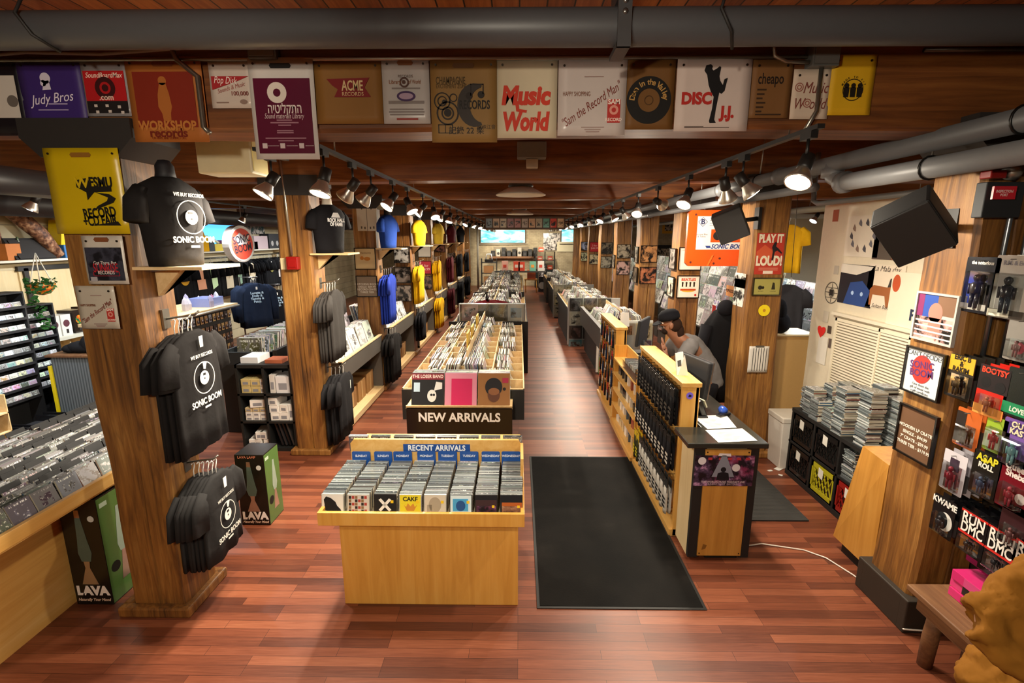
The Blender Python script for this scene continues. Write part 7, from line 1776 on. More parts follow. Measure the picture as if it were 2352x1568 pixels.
t = thing('toy_bucket', 'yellow and blue bucket shape on the high white shelf beside the post', 'toy', (-6.9, 7.62, 2.166)); G().box(-7.02, -6.80, 7.46, 7.74, 2.166, 2.36).build('body', 'gloss', t, '#3a78b8', bevel=.01); G().prism([(-7.02, 7.44, 2.36), (-7.02, 7.78, 2.36), (-7.02, 7.72, 2.72), (-7.02, 7.52, 2.72)], (.2, 0, 0)).build('top', 'gloss', t, '#e8c818')
t, x, y, z = sbox(437, .3, .62, .28, '#3a2318', 'tall brown floor speaker with three cones on the high shelf', 'loudspeaker', 'loudspeaker'); [G().disc((x + .142, y, z + q), r, (0, 1, 0), (0, 0, 1), .004, 18).build('cone', 'matte', t, c) for q, r, c in ((.14, .09, '#8a7a5a'), (.36, .06, '#c8beb0'), (.52, .05, '#b8a898'))]
t, x, y, z = sbox(462, .34, .34, .2, '#e0a818', 'yellow cloth puppet on the high shelf', 'toy', 'toy', 'cloth'); G().lathe([(.12, .34), (.1, .42), (.03, .5)], (x, y, z), 12).build('head', 'cloth', t, '#d89a14')
t, x, y, z = sbox(480, .2, .2, .2, '#26333c', 'dark blue cube on the high shelf'); 
t, x, y, z = sbox(497, .34, .16, .2, '#e8d04a', 'yellow and white toy telephone on the high shelf', 'toy', 'toy', 'gloss'); G().tube([(x, y - .14, z + .18), (x, y, z + .24), (x, y + .14, z + .18)], .03, 8).build('handset', 'gloss', t, '#ece6d4')
t, x, y, z = sbox(524, .42, .24, .24, '#b82028', 'red rounded radio on the high shelf beside the disc sign', 'radio', 'radio', 'gloss'); G().box(x + .12, x + .128, y - .12, y + .06, z + .1, z + .2).build('screen', 'gloss', t, '#2a2a2c')
t, x, y, z = sbox(595, .7, .34, .2, '#c8b0b4', 'pink patterned box on the high shelf past the disc sign', 'box', 'box'); sbox(575, .5, .2, .2, '#3c3c40', 'low dark box on the high shelf past the disc sign')
t, x, y, z = sbox(625, .6, .4, .22, '#2a2a2e', 'black audio unit with round dials on the high shelf by the second post', 'audio_unit', 'audio unit'); [G().disc((x + .112, y + o, z + .14), .07, (0, 1, 0), (0, 0, 1), .004, 18).build('dial', 'paper', t, '#b8b4b0') for o in (-.14, .14)]
G().box(-7.095, -7.06, 11.2, 12.6, 2.2, 2.9).build('window_3', 'blue_screen', kind=S, label='bright blue window high on the side brick wall')
G().box(-7.09, -7.05, 12.9, 14.0, 2.55, 2.95).build('wall_picture', 'photo_print', color='#c8b8b0', label='grey framed picture over the high white shelf', cat='picture')
# lightbox disc
x, z = onY(556, 560, 9.2)
t = thing('disc_lightbox', 'round red lightbox sign on a white drum hanging in the shirt bay', 'sign', (x, 9.2, z - .25))
rr = Matrix.Rotation(PI / 2, 3, 'X'); yr = Matrix.Rotation(1.4, 3, 'Z')
u = yr @ Vector((1, 0, 0)); nn = Vector((0, 0, 1)); f = Fr((x, 9.2, z), u, (0, 0, 1)); cc = Vector((x, 9.2, z))
R0 = .33
g = G(); g.disc(cc, R0, u, (0, 0, 1), -.14, 36).build('drum', 'paint', t, '#cfcac4')
flat('face', f, circ(0, 0, R0 - .02, 36), t, 'paper', '#d8d4cc', 0, .006); flat('print', f, circ(0, 0, R0 - .05, 36), t, 'paper', '#d84a34', .006)
write('SONIC\nBOOM', f, 0, 0, .19, t, '#2a2430', .009, bold=.02, lead=.85, rot=.15, sx=.8); 
flat('print', f, [(-.2, .1), (-.05, .2), (.1, .12), (.2, .16), (.12, .0), (-.1, -.02)], t, 'paper', '#d8d0d0', .0072)
G().tube([(x, 9.25, z + R0), (x, 9.25, ZC)], .006, 6).build('hanging_rod', 'metal', t, '#8d8880')
# long rail of black shirts
t = thing('shirt_rail', 'long rail of shirts under the high white shelf', 'clothes rail', (-6.72, 12, 2.0)); g = G(); g.tube([(-6.72, 8.2, 2.03), (-6.72, 16.5, 2.03)], .014, 8); [g.tube([(-7.09, y, 2.05), (-6.72, y, 2.03)], .01, 6) for y in (8.4, 10.4, 12.4, 14.4)]; g.build('rail', 'metal', t, '#5a5854')
SIDE = shirt_proto('#161618', None, .25, .74)
for i in range(46):
    y = 8.45 + .165 * i
    hang(SIDE, (-6.72, y, 2.03), PI / 2 + R.uniform(-.25, .25), nth(i + 1) + ' dark shirt hung edge on along the brick wall rail', 'shirts on the brick wall rail', R.choice(['#161618', '#1b1a1c', '#202022', '#141416']))
outs = [(417, circ(0, .04, .085), '#d8a01c', 'black shirt with a yellow round print on the brick wall rail'), (456, [(-.08, -.12), (.08, -.12), (.06, .06), (.1, .1), (-.1, .12)], '#d89a7a', 'black shirt with a pinkish figure print on the brick wall rail'), (486, [(-.05, -.14), (.06, -.1), (.05, .12), (-.07, .12)], '#c8e8b8', 'black shirt with a pale green print on the brick wall rail'), (520, rect(-.07, -.16, .09, .13), '#cfc2a8', 'black shirt with a tall cream panel print on the brick wall rail'),
        (545, [(-.04, -.14), (.05, -.12), (.06, .12), (-.05, .12)], '#8aa890', 'black shirt with a narrow green and red figure print on the brick wall rail'), (575, circ(0, .02, .09, ry=.12), '#d8c8a8', 'black shirt with an oval cream print on the brick wall rail'), (621, circ(0, .03, .06), '#8a8448', 'black shirt with an olive badge print on the brick wall rail'), (640, rect(-.06, -.12, .06, .12), '#d8d0c8', 'black shirt with a pale letter print on the brick wall rail')]
for px, pts, col, lab in outs:
    y = onX(px, 620, -6.5)[0]
    pr = shirt_proto('#151517', (pts, col), .25, .74); hang(pr, (-6.50, y, 2.03), 0, lab, 'face out shirts on the brick wall rail')
# sweatshirts on a floor rail
SW = shirt_proto('#1a2438', 'text', .26, .80, 'long', 't_shirt', '#b8d4ea')
sx, sz = onY(578, 640, 8.9)
t = thing('shirt_stand', 'chrome floor stand holding the navy sweatshirts', 'clothes stand', (sx - .2, 9.0, 0)); g = G(); g.tube([(sx - .28, 9.0, 0), (sx - .28, 9.0, sz + .02), (sx + .05, 9.0, sz + .02)], .014, 8); g.tube([(sx - .55, 9.0, .015), (sx, 9.0, .015)], .015, 8); g.tube([(sx - .28, 8.7, .015), (sx - .28, 9.3, .015)], .015, 8); g.build('frame', 'metal', t, '#8a8884')
hang(SW, (sx, 9.0, sz), -.75, 'navy long sleeved sweatshirt with four pale blue names', 'navy sweatshirts on the floor stand')
for i in range(3): hang(SW, (sx - (.08 + .07 * i) * .73, 9.0 + (.08 + .07 * i) * .68, sz), -.75, nth(i + 2) + ' navy sweatshirt back behind the one with four pale names', 'navy sweatshirts on the floor stand')
x2, z2 = onY(632, 655, 10.4)
hang(SW, (x2, 10.4, z2), -.6, 'black sweatshirt with white names partly behind the second post', 'black sweatshirts in the shirt bay', '#131316'); G().tube([(x2 - .2, 10.4, 0), (x2 - .2, 10.4, z2 + .02), (x2 + .1, 10.4, z2 + .02)], .014, 8).build('shirt_stand', 'metal', color='#8a8884', label='chrome stand of the black sweatshirt partly behind the second post', cat='clothes stand')
# hook gondola of carded trinkets with crystals on top
t = thing('trinket_gondola', 'dark display island hung with carded trinkets, crystals on top', 'display island', (-5.3, 7.3, 0))
G().box(-5.75, -4.9, 6.3, 8.5, .0, .32).build('plinth', 'matte', t, '#3a3634')
G().box(-5.5, -5.0, 6.35, 8.45, .32, 1.32).build('back_panel', 'matte', t, '#241f1c')
G().box(-5.75, -4.88, 6.3, 8.5, 1.32, 1.36).build('top_shelf', 'pine', t)
g = G(); g.tube([(-4.86, 6.3, 1.32), (-4.86, 8.5, 1.32)], .02, 8).build('front_rail', 'metal', t, '#c8c4b8')
G().box(-5.4, -4.95, 6.26, 6.30, .6, 1.42).build('end_pegboard', 'pegboard_white', t)
tp = thing('trinket_card', 'small carded trinket', 'trinket', (0, 0, 0), 'carded trinkets on the island'); G().box(-.002, .002, -.035, .035, -.12, 0).build('card', 'paper', tp, '#a8825a'); ell(G(), (.01, 0, -.07), (.012, .02, .03)).build('charm', 'metal', tp, '#8a8288'); G().tube([(-.06, 0, -.01), (.01, 0, -.01)], .002, 5).build('hook', 'metal', tp, '#77736c')
first = True
for r_ in range(5):
    for j in range(19):
        o = tp if first else dup(tp, color=R.choice(['#a8825a', '#7a5a4a', '#8a8a94', '#3a3030', '#b89868'])); first = False
        o.location = (-4.94, 6.42 + j * .105, 1.26 - r_ * .185); o['label'] = 'carded trinket, hook %d along row %d of the display island' % (j + 1, r_ + 1)
for i in range(14):
    y = 6.45 + .15 * i; x = -5.0 - .5 * R.random(); h_ = .1 + .14 * R.random(); c = R.choice(['#5a4a80', '#8a86a0', '#8a5a70', '#4a5888', '#a8a4b0'])
    g = G(); g.lathe([(.05, 0), (.055, h_ * .5), (.035, h_ * .8), (.003, h_)], (x, y, 1.36), 6); [s.__class__ for s in ()]
    g.sm = [False] * len(g.sm)
    g.build('crystal', 'gloss', color=c, label='%s crystal standing on the display island, %s from the near end' % ({'#5a4a80': 'violet', '#8a86a0': 'pale', '#8a5a70': 'rosy', '#4a5888': 'blue', '#a8a4b0': 'clear'}[c], NUM[i]), cat='crystal', group='crystals on the display island')
G().box(-5.35, -5.0, 7.9, 8.3, 1.36, 1.5).build('tray', 'gloss', color='#7884b8', label='pale blue tray at the far end of the display island', cat='tray')
# media racks against the left wall
def media_rack(x, y0, y1, h, rows, lab, grp):
    t = thing('media_rack', lab, 'rack', (x - .1, (y0 + y1) / 2, 0))
    g = G(); g.box(x - .22, x - .2, y0, y1, 0, h).box(x - .22, x, y0 - .02, y0, 0, h).box(x - .22, x, y1, y1 + .02, 0, h).box(x - .22, x, y0, y1, h - .02, h)
    g.build('carcass', 'matte', t, '#141416')
    g = G(); dz = (h - .55) / rows
    for r_ in range(rows):
        z = .5 + r_ * dz; g.box(x - .2, x + .0, y0, y1, z - .012, z); g.box(x - .008, x, y0, y1, z, z + .02)
    g.build('ledges', 'matte', t, '#1b1b1e')
    return t, dz
t, dz = media_rack(-6.1, 4.9, 6.0, 1.82, 9, 'tall black rack of small boxed tapes at the frame edge', '')
tape = thing('tape_case', 'tape', 'tape', (0, 0, 0), 'small cases on the tall black rack'); G().box(-.012, 0, -.05, .05, 0, .07).build('case', 'gloss', tape, '#c8ccd0')
bk = Mass(); bk.case((.001, 0, .003), .092, .002, .064, rotm(), 0); ob = bpy.data.objects.new('inlay', bk.mesh('inlay', ['cover', 'case_edge', 'case_edge'])); COL.objects.link(ob); ob.parent = tape
first = True
for r_ in range(9):
    for j in range(10):
        o = tape if first else dup(tape); first = False
        o.location = (-6.12, 4.97 + j * .108, .5 + r_ * dz + .003); o.rotation_euler = (0, -.2, 0)
        o['label'] = 'tape case, place %d along ledge %d up the tall black rack' % (j + 1, r_ + 1)
t, dz2 = media_rack(-6.35, 6.12, 6.62, 1.6, 8, 'narrower black rack of small boxed tapes beside the tall one', '')
for r_ in range(8):
    for j in range(4):
        o = dup(tape); o.location = (-6.37, 6.2 + j * .115, .5 + r_ * dz2 + .003); o.rotation_euler = (0, -.2, 0); o['group'] = 'small cases on the narrow black rack'
        o['label'] = 'tape case, place %d along ledge %d up the narrow black rack' % (j + 1, r_ + 1)
for i, y in enumerate((5.15, 5.55, 5.98)):
    t = thing('milk_crate', 'black milk crate on the floor under the tape racks, %s from the viewer' % NUM[i], 'crate', (-5.75, y, .02), 'crates under the tape racks')
    g = G(); g.box(-5.95, -5.6, y - .17, y - .155, .02, .33).box(-5.95, -5.6, y + .155, y + .17, .02, .33).box(-5.615, -5.6, y - .17, y + .17, .27, .33).box(-5.615, -5.6, y - .17, y + .17, .02, .07)
    for q in range(7): g.prism([(-5.61, y - .15 + q * .042, .07), (-5.61, y - .138 + q * .042, .07), (-5.61, y - .11 + q * .042, .27), (-5.61, y - .122 + q * .042, .27)], (.008, 0, 0))
    g.build('basket', 'gloss', t, '#17171a'); G().box(-5.94, -5.64, y - .15, y + .15, .03, .26).build('contents', 'matte', t, '#222226')
t = thing('cubby_box', 'small pine cubby box at the frame edge', 'box', (-5.37, 4.64, .5)); g = G()
for q in range(3): g.box(-5.5, -5.25, 4.62, 4.64 + .0, .3, .9); g.box(-5.5, -5.25, 4.5, 4.78, .3 + .2 * q, .315 + .2 * q)
g.box(-5.5, -5.25, 4.5, 4.51, .3, .9).box(-5.5, -5.25, 4.77, 4.78, .3, .9).box(-5.5, -5.49, 4.5, 4.78, .3, .9).box(-5.5, -5.25, 4.5, 4.78, 0, .3).build('carcass', 'pine', t)
t = thing('fluted_counter', 'grey fluted counter with a wood top behind the front post', 'counter', (-5.5, 6.15, 0)); G().box(-5.8, -5.05, 5.9, 6.25, 0, 1.02).build('body', 'fluted_grey', t); G().box(-5.84, -5.0, 5.86, 6.28, 1.02, 1.05).build('worktop', 'old_wood', t, bevel=.005); G().box(-5.86, -5.82, 5.9, 6.2, 0, .9).build('side_strip', 'gloss', t, '#e0c81e')
g = G()
for (x, y, rx, ry, rz) in ((-5.5, 6.05, .2, .12, .08), (-5.3, 6.06, .16, .13, .1), (-5.62, 6.04, .13, .1, .06), (-5.4, 6.04, .1, .1, .13)): ell(g, (x, y, 1.05 + rz * .8), (rx, ry, rz))
g.build('folded_cloth', 'cloth', color='#17171a', label='heap of black cloth on the grey fluted counter', cat='cloth')
# low white shelf with boxed lights and the hanging planter
t = thing('wall_shelf', 'low white shelf with boxed lights against the pale panelling', 'shelf', (-6.7, 7.3, 1.05)); G().box(-7.07, -6.45, 6.68, 8.2, 1.04, 1.08).build('board', 'paint', t, '#e6e0cc'); G().box(-7.05, -6.5, 6.7, 8.2, .0, .5).build('base', 'matte', t, '#1a1918'); g = G(); [g.box(-7.05, -6.5, y, y + .015, .5, 1.04) for y in (6.7, 6.95, 7.2, 7.45, 7.7, 7.95, 8.18)]; g.box(-7.05, -6.5, 6.7, 8.2, .76, .775).build('cubbies', 'pine', t)
flat('shelf_tag', Fr((-6.448, 7.45, 1.015), (0, 1, 0), (0, 0, 1)), rect(0, 0, .26, .07), t, 'paper', '#dce6e0', 0, .003); write('ART NOUV', Fr((-6.448, 7.45, 1.015), (0, 1, 0), (0, 0, 1)), .13, .035, .05, t, '#2a5a6a', .004)
for i, (y, w_, h_, c, lab, c2) in enumerate(((6.82, .16, .3, '#dcdad4', 'white box with a dark globe lamp picture, first on the low white shelf', '#5a2f38'), (7.0, .16, .3, '#dcdad4', 'white box with a dark globe lamp picture, second on the low white shelf', '#5a2f38'), (7.22, .2, .34, '#2a201a', 'dark box with a mosaic lamp picture and yellow edge on the low white shelf', '#c87a3a'), (7.5, .27, .36, '#2a1a14', 'larger dark box with a red mosaic lamp picture on the low white shelf', '#c8502a'), (7.8, .2, .36, '#241c18', 'dark box with a yellow edge next to the front post on the low white shelf', '#a88a5a'))):
    b = thing('lamp_box', lab, 'boxed lamp', (-6.65, y, 1.08), 'boxed lamps on the low white shelf'); G().box(-6.78, -6.55, y - w_ / 2, y + w_ / 2, 1.08, 1.08 + h_).build('carton', 'gloss', b, c)
    f = Fr((-6.549, y, 1.08), (0, 1, 0), (0, 0, 1)); flat('print', f, circ(0, h_ * .58, w_ * .32), b, 'mosaic' if i > 1 else 'paper', c2, 0, .001); flat('print', f, rect(-w_ * .12, h_ * .1, w_ * .12, h_ * .3), b, 'paper', '#2a2422', 0, .001)
    if i > 1: flat('edge_strip', f, rect(w_ * .38, .01, w_ * .49, h_ - .01), b, 'paper', '#e0b820', 0, .001)
t = thing('hanging_planter', 'mosaic bowl planter with trailing ivy hanging by white cord', 'planter', (-6.3, 6.75, 1.6))
px_, pz = onX(95, 655, -6.3); c = Vector((-6.3, px_, pz))
G().lathe([(.01, -.13), (.08, -.11), (.13, -.05), (.15, .02), (.14, .03), (.12, 0)], c, 22).build('bowl', 'mosaic', t)
g = G(); [g.tube([c + Vector((.13 * math.cos(a), .13 * math.sin(a), .02)), c + Vector((0, 0, .42))], .006, 6) for a in (0.3, 2.4, 4.5)]; g.tube([c + Vector((0, 0, .4)), (c.x, c.y, 2.135)], .006, 6).build('cord', 'matte', t, '#e8e2d4')
g = G()
for i in range(150):
    if i < 60: a = R.uniform(0, 2 * PI); p = c + Vector((.15 * math.cos(a), .15 * math.sin(a), R.uniform(-.02, .09)))
    else:
        s_ = R.random(); p = c + Vector((.06 + R.uniform(-.05, .05), -.15 - .05 * math.sin(5 * s_) + R.uniform(-.07, .07), .05 - s_ * .62))
    rt = Euler((R.uniform(-1, 1), R.uniform(-1, 1), R.uniform(0, 6))).to_matrix(); L = .035
    g.add([p + rt @ Vector(q) for q in ((0, -L, 0), (L * .7, -.2 * L, .006), (0, L, 0), (-L * .7, -.2 * L, .006))], [(0, 1, 2, 3)])
g.build('trailing_leaves', 'cloth', t, '#2f5a2a')
# small white-box shelf by the second post, with the record bin behind
t = thing('cube_shelf', 'black cube shelf of white boxes beside the second post', 'shelf', (-2.9, 5.6, 0))
g = G(); X0, X1 = -3.24, -2.60; g.box(X0, X1, 5.43, 5.80, 1.01, 1.05).box(X0, X1, 5.43, 5.80, 0, .04).box(X0, X1, 5.43, 5.80, .345, .37).box(X0, X1, 5.43, 5.80, .68, .705).box(X0, X0 + .025, 5.43, 5.80, 0, 1.05).box(X1 - .025, X1, 5.43, 5.80, 0, 1.05).box(-2.935, -2.91, 5.43, 5.80, 0, 1.02).box(X0, X1, 5.79, 5.80, 0, 1.05); g.build('carcass', 'matte', t, '#121211')
def wbox(x, z, w_, h_, d_, col, lab, y=5.46, rz=0.0):
    b = thing('white_box', lab, 'box', (x, y + d_ / 2, z), 'boxes in the cube shelf by the second post')
    G().obox((x, y + d_ / 2, z + h_ / 2), (w_, d_, h_), rotm(rz)).build('carton', 'matte', b, col, bevel=.003)
    fr = Fr(Vector((x, y + d_ / 2, z + h_ / 2)) + rotm(rz) @ Vector((0, -d_ / 2, 0)), rotm(rz) @ Vector((1, 0, 0)), (0, 0, 1)); flat('print', fr, rect(-w_ * .3, -h_ * .3, w_ * .3, h_ * .1), b, 'paper', '#8a8a90', .0, .001)
rows = [(.37 + .337, 2, [(-3.14, .10, '#c8b070'), (-3.03, .10, '#c8b070'), (-2.96, .05, '#e0dcd4')]), ]
for k in range(2):
    for i, (x, w_, c) in enumerate(((-3.15, .105, '#c9b47a'), (-3.04, .105, '#c9b47a'), (-2.96, .045, '#e4e0da'))):
        wbox(x, .706 + .085 * k, w_, .08, .22, c, '%s small box, %s of the top outer cube by the second post' % (['tan', 'tan', 'white'][i], ['lower layer, place %d' % (i + 1), 'upper layer, place %d' % (i + 1)][k]))
wbox(-2.72, .706, .16, .2, .24, '#d8d6d8', 'tall white box in the top inner cube by the second post'); wbox(-2.84, .706, .06, .22, .2, '#cfcac4', 'narrow white box in the top inner cube by the second post')
for k in range(3):
    for i in range(3): wbox(-3.15 + .085 * i, .371 + .052 * k, .08, .05, .24, '#e6e2dc' if k < 2 else '#c8b48a', 'flat %s box, layer %d place %d in the middle outer cube by the second post' % ('white' if k < 2 else 'tan', k + 1, i + 1))
wbox(-3.06, .53, .16, .09, .2, '#eae6e0', 'white box on top of the flat ones in the middle outer cube', rz=.2)
for k in range(3): wbox(-2.85, .371 + .093 * k, .11, .09, .22, '#e8e4de', 'white box, layer %d of the stack in the middle inner cube by the second post' % (k + 1), rz=.1 - .1 * k)
wbox(-2.74, .371, .11, .1, .22, '#e4e0da', 'white box leaning at the inner side of the middle inner cube'); wbox(-2.72, .472, .1, .09, .2, '#e8e4de', 'white box stacked at the inner side of the middle inner cube', rz=-.2); wbox(-2.655, .371, .05, .2, .2, '#e6e4e0', 'upright white box against the side of the middle inner cube')
for i, (x, z, rz) in enumerate(((-3.16, .041, .15), (-3.07, .041, -.1), (-2.98, .041, .1), (-3.08, .135, .2), (-3.0, .135, -.1))): wbox(x, z, .085, .09, .24, '#e8e4de', 'white box %d of the loose pile in the bottom outer cube' % (i + 1), rz=rz)
for i in range(4): 
    o = thing('record', 'black sleeved record leaning in the bottom inner cube, %s from its outer side' % NUM[i], 'record', (-2.83 + .045 * i, 5.62, .042), 'records leaning in the bottom inner cube'); G().obox((-2.83 + .045 * i, 5.62, .19), (.02, .28, .28), rotm(0, .25)).build('sleeve', 'gloss', o, ['#1c1c1e', '#2a2a2c', '#151515', '#3a3836'][i])
G().box(-3.2, -3.0, 5.5, 5.78, 1.05, 1.12).build('paper_stack', 'paper', color='#dcdce0', label='stack of white printed sleeves on top of the cube shelf by the second post', cat='stack'); G().box(-2.92, -2.72, 5.5, 5.7, 1.05, 1.09).build('box', 'matte', color='#a85a3a', label='small reddish box on top of the cube shelf by the second post', cat='box')
t = thing('record_bin', 'black bin of records behind the white box shelf', 'record bin', (-3.35, 6.4, 0)); G().box(-3.75, -3.1, 6.0, 7.6, 0, .9).build('cabinet', 'matte', t, '#1a1a1a'); g = G(); g.box(-3.75, -3.1, 6.0, 6.03, .9, 1.06).box(-3.75, -3.72, 6.0, 7.6, .9, 1.06).box(-3.13, -3.1, 6.0, 7.6, .9, 1.06); g.build('tray_side', 'matte', t, '#23282c')
for j in range(40): lp((-3.42, 6.1 + j * .034, .905), rotm(-PI / 2, R.uniform(-.1, .25)))
# ---------------------------------------------------------------- bins beyond the counter side posts
def tier_bin(x, y0, y1, lab, tiers=5, z0=.85, dz=.19, dx=.17):
    t = thing('tier_bin', lab, 'record bin', (x + .4, (y0 + y1) / 2, 0), 'tiered bins beyond the posts')
    pts = [(x, 0)]
    g = G()
    for k in range(tiers):
        g.box(x + dx * k, x + dx * tiers + .1, y0, y1, 0 if k == 0 else z0 + dz * (k - 1), z0 + dz * k)
    g.build('stepped_body', 'paint', t, '#3a3732')
    for k in range(tiers):
        y = y0 + .17
        while y < y1 - .15:
            for q in range(3): lp((x + dx * k + .03 + .035 * q, y, z0 + dz * k + .003), rotm(PI, .25 + R.uniform(-.04, .04)))
            y += .325
    G().box(x - .012, x - .006, y0, y1, .3, .84).build('clear_panel', 'clear_plastic', t)
    return t
tier_bin(3.35, 7.9, 11.8, 'tiered wall of records seen past the orange cassette')
tier_bin(3.5, 12.4, 16, 'tiered wall of records farther back beyond the posts')
tier_bin(3.5, 16.6, 21, 'last tiered wall of records beyond the posts', 4)
tier_bin(4.9, 8.0, 10.8, 'tiered bin seen through the gap beside the white office wall', 4, .75)
for i, (px, py, col, txt) in enumerate(((1692, 668, '#e8a468', 'POP ROCK'), (1708, 672, '#c8242a', ''), (1690, 712, '#c82a22', ''))):
    y, z = onX(px, py, 3.6); f = Fr((3.30 if i == 2 else 3.55, y, z), (0, -1, 0), (0, 0, 1))
    t = thing('section_card', ['orange section card standing in the tiered records', 'small red card beside the orange section card', 'red square card low in the tiered records'][i], 'card', f.o); flat('card', f, rect(-.14, -.09, .14, .09) if i == 0 else rect(-.07, -.08, .07, .08), t, 'paper', col, .06, .004)
    if txt: write(txt, f, 0, 0, .07, t, '#5a3018', .066, bold=.03, sx=.85)
G().box(4.3, 7.8, 12.05, 12.15, 0, 2.9).build('wall_inner', 'paint', color='#d8d2bc', kind=S, label='cream partition seen past the office wall')
def band_poster(i, px, py, w_, h_, col, lab):
    x, z = onY(px, py, 25.98); f = Fr((x, 25.995, z), (1, 0, 0), (0, 0, 1)); t = thing('poster', lab, 'poster', f.o, 'posters on the end wall beyond the posts'); flat('sheet', f, rect(-w_ / 2, -h_ / 2, w_ / 2, h_ / 2), t, 'paper', col, 0, .004); flat('print', f, rect(-w_ * .35, -h_ * .3, w_ * .35, h_ * .35), t, 'photo_print', '#c8b8a0', .004)
for i, (px, py, w_, h_, col, lab) in enumerate(((1525, 590, .9, 1.2, '#2a2826', 'dark poster on the far wall between the third and fourth counter side posts'), (1460, 600, .9, 1.1, '#d8d4c8', 'pale poster on the far wall past the fifth counter side post'), (1540, 520, .8, .7, '#d8a028', 'yellow badge poster on the far wall beside the third counter side post'), (1640, 640, 1, .8, '#4a4640', 'dark poster on the far wall under the orange cassette'))): band_poster(i, px, py, w_, h_, col, lab)
G().box(7.76, 7.8, 16.5, 18.4, 2.25, 2.85).build('window_4', 'window_daylight', kind=S, label='bright window on the far side wall')
YB_ = shirt_proto('#e0b01c', None, .25, .7)
for i, (x, y, z, c, lab) in enumerate(((4.0, 7.6, 2.75, '#e0b01c', 'yellow shirt hanging by the lamps past the office wall'), (3.9, 7.2, 1.9, '#26262a', 'black shirt hanging low past the office wall edge'))): hang(YB_, (x, y, z), PI + .5, lab, None, c); G().tube([(x, y, z), (x, y + .1, ZC)], .004, 5).build('hanging_wire', 'metal', color='#6a665f', label=['thin wire holding the yellow shirt past the office wall', 'thin wire holding the low black shirt past the office wall'][i], cat='wire')
# cards and cases on the aisle face of the play it loud post
for i, (px, py, w_, h_, col, lab) in enumerate(((1706, 645, .22, .16, '#4a4644', 'small photo card pinned high on the post edge beside the orange cassette'), (1710, 675, .24, .30, '#c8c4bc', 'black and white photo card pinned on the post edge above the coat'))):
    y, z = onX(px, py, 2.45); f = Fr((2.455, 5.56, z), (0, -1, 0), (0, 0, 1)); t = thing('wall_card', lab, 'card', f.o); flat('sheet', f, rect(-.13, -h_ / 2, .13, h_ / 2), t, 'photo_print', '#d8d4cc', 0, .004)
# ---------------------------------------------------------------- far end of the shop
t = thing('poster_board', 'long board of framed posters high across the end of the aisle', 'poster board', (.25, 15.2, 2.85)); x0, z1 = onY(1113, 497, 15.2); x1, z0 = onY(1298, 525, 15.2)
G().box(x0, x1, 15.2, 15.26, z0, z1).build('board', 'paint', t, '#5e4a3c'); G().box(x0 - .02, x1 + .02, 15.18, 15.26, z0 - .025, z0).build('ledge', 'paint', t, '#8a6a50'); g = G(); [g.tube([(x, 15.23, z1), (x, 15.23, ZC)], .01, 6) for x in (x0 + .3, x1 - .3)]; g.build('hanger_rods', 'metal', t, '#6a665f')
cols = ['#8aa0b0', '#d8c0a0', '#c8c0a8', '#9a5a5a', '#a86058', '#b8a89c', '#d8b088', '#b0a488', '#5aa08a', '#d84a38', '#e8c8a0']
for i, c in enumerate(cols):
    w_ = (x1 - x0 - .06) / 11; xa = x0 + .03 + w_ * i; f = Fr((xa + .012, 15.2, z0 + .03), (1, 0, 0), (0, 0, 1)); o = thing('poster', 'small framed poster, %s from the shirt side on the long end board' % NUM[i], 'poster', (xa, 15.2, z0), 'posters on the end board'); flat('sheet', f, rect(0, 0, w_ - .03, (z1 - z0) * .74), o, 'gloss', c, 0, .012); flat('print', f, rect(.025, .05, w_ - .055, (z1 - z0) * .55), o, 'photo_print', c, .012)
t = thing('speaker_shelf', 'brown wall shelf of small speakers on the end brick wall', 'shelf', (-.4, 25.8, 1.45)); G().box(-1.5, .75, 25.6, 26, 1.42, 1.52).build('board', 'old_wood', t); G().box(-1.3, .5, 25.95, 26, 1.55, 2.0).build('backing', 'paint', t, '#7a6e58')
for i in range(9):
    x = -1.75 + i * .27; h_ = .28 + .08 * (i % 3); o = thing('loudspeaker', 'small speaker on the end wall shelf, %s from the shirt side' % NUM[i], 'loudspeaker', (x + .42, 25.75, 1.52), 'speakers on the end shelf'); G().box(x + .33, x + .53, 25.65, 25.85, 1.52, 1.52 + h_).build('cabinet', 'matte', o, ['#171716', '#b0a898', '#1a1918', '#201f1e'][i % 4]); G().disc((x + .43, 25.649, 1.52 + h_ * .4), .07, (1, 0, 0), (0, 0, 1), .004, 16).build('cone', 'matte', o, '#3a3836')
t = thing('display_case', 'black framed glass case of red items at the end wall', 'display case', (1.25, 25.2, 0)); X0, X1, Z1 = .82, 1.78, 1.78; g = G()
for x in (X0, (X0 + X1) / 2, X1): g.box(x - .015, x + .015, 24.9, 24.93, 0, Z1).box(x - .015, x + .015, 25.4, 25.43, 0, Z1)
for z in (.03, .9, 1.35, Z1): g.box(X0, X1, 24.9, 25.43, z - .012, z)
g.build('frame', 'matte', t, '#1f1c1a'); G().box(X0, X1, 24.895, 24.9, .03, Z1).build('glass', 'clear_plastic', t); G().box(X0, X1, 24.9, 25.43, .0, .88).build('base', 'matte', t, '#1a1816')
for i, (x, z) in enumerate(((1.05, 1.352), (1.55, 1.352), (1.05, .902), (1.55, .902), (1.1, 1.782))): o = thing('gift_box', 'red boxed cartridge in the end glass case, %s place' % ['upper shirt side', 'upper counter side', 'lower shirt side', 'lower counter side', 'top of case'][i], 'box', (x, 25.1, z), 'red boxes in the end case'); G().box(x - .12, x + .12, 25.0, 25.2, z, z + .2).build('carton', 'gloss', o, '#c8452f'); G().box(x - .08, x + .08, 24.998, 25.0, z + .06, z + .12).build('print', 'paper', o, '#e8c8b0')
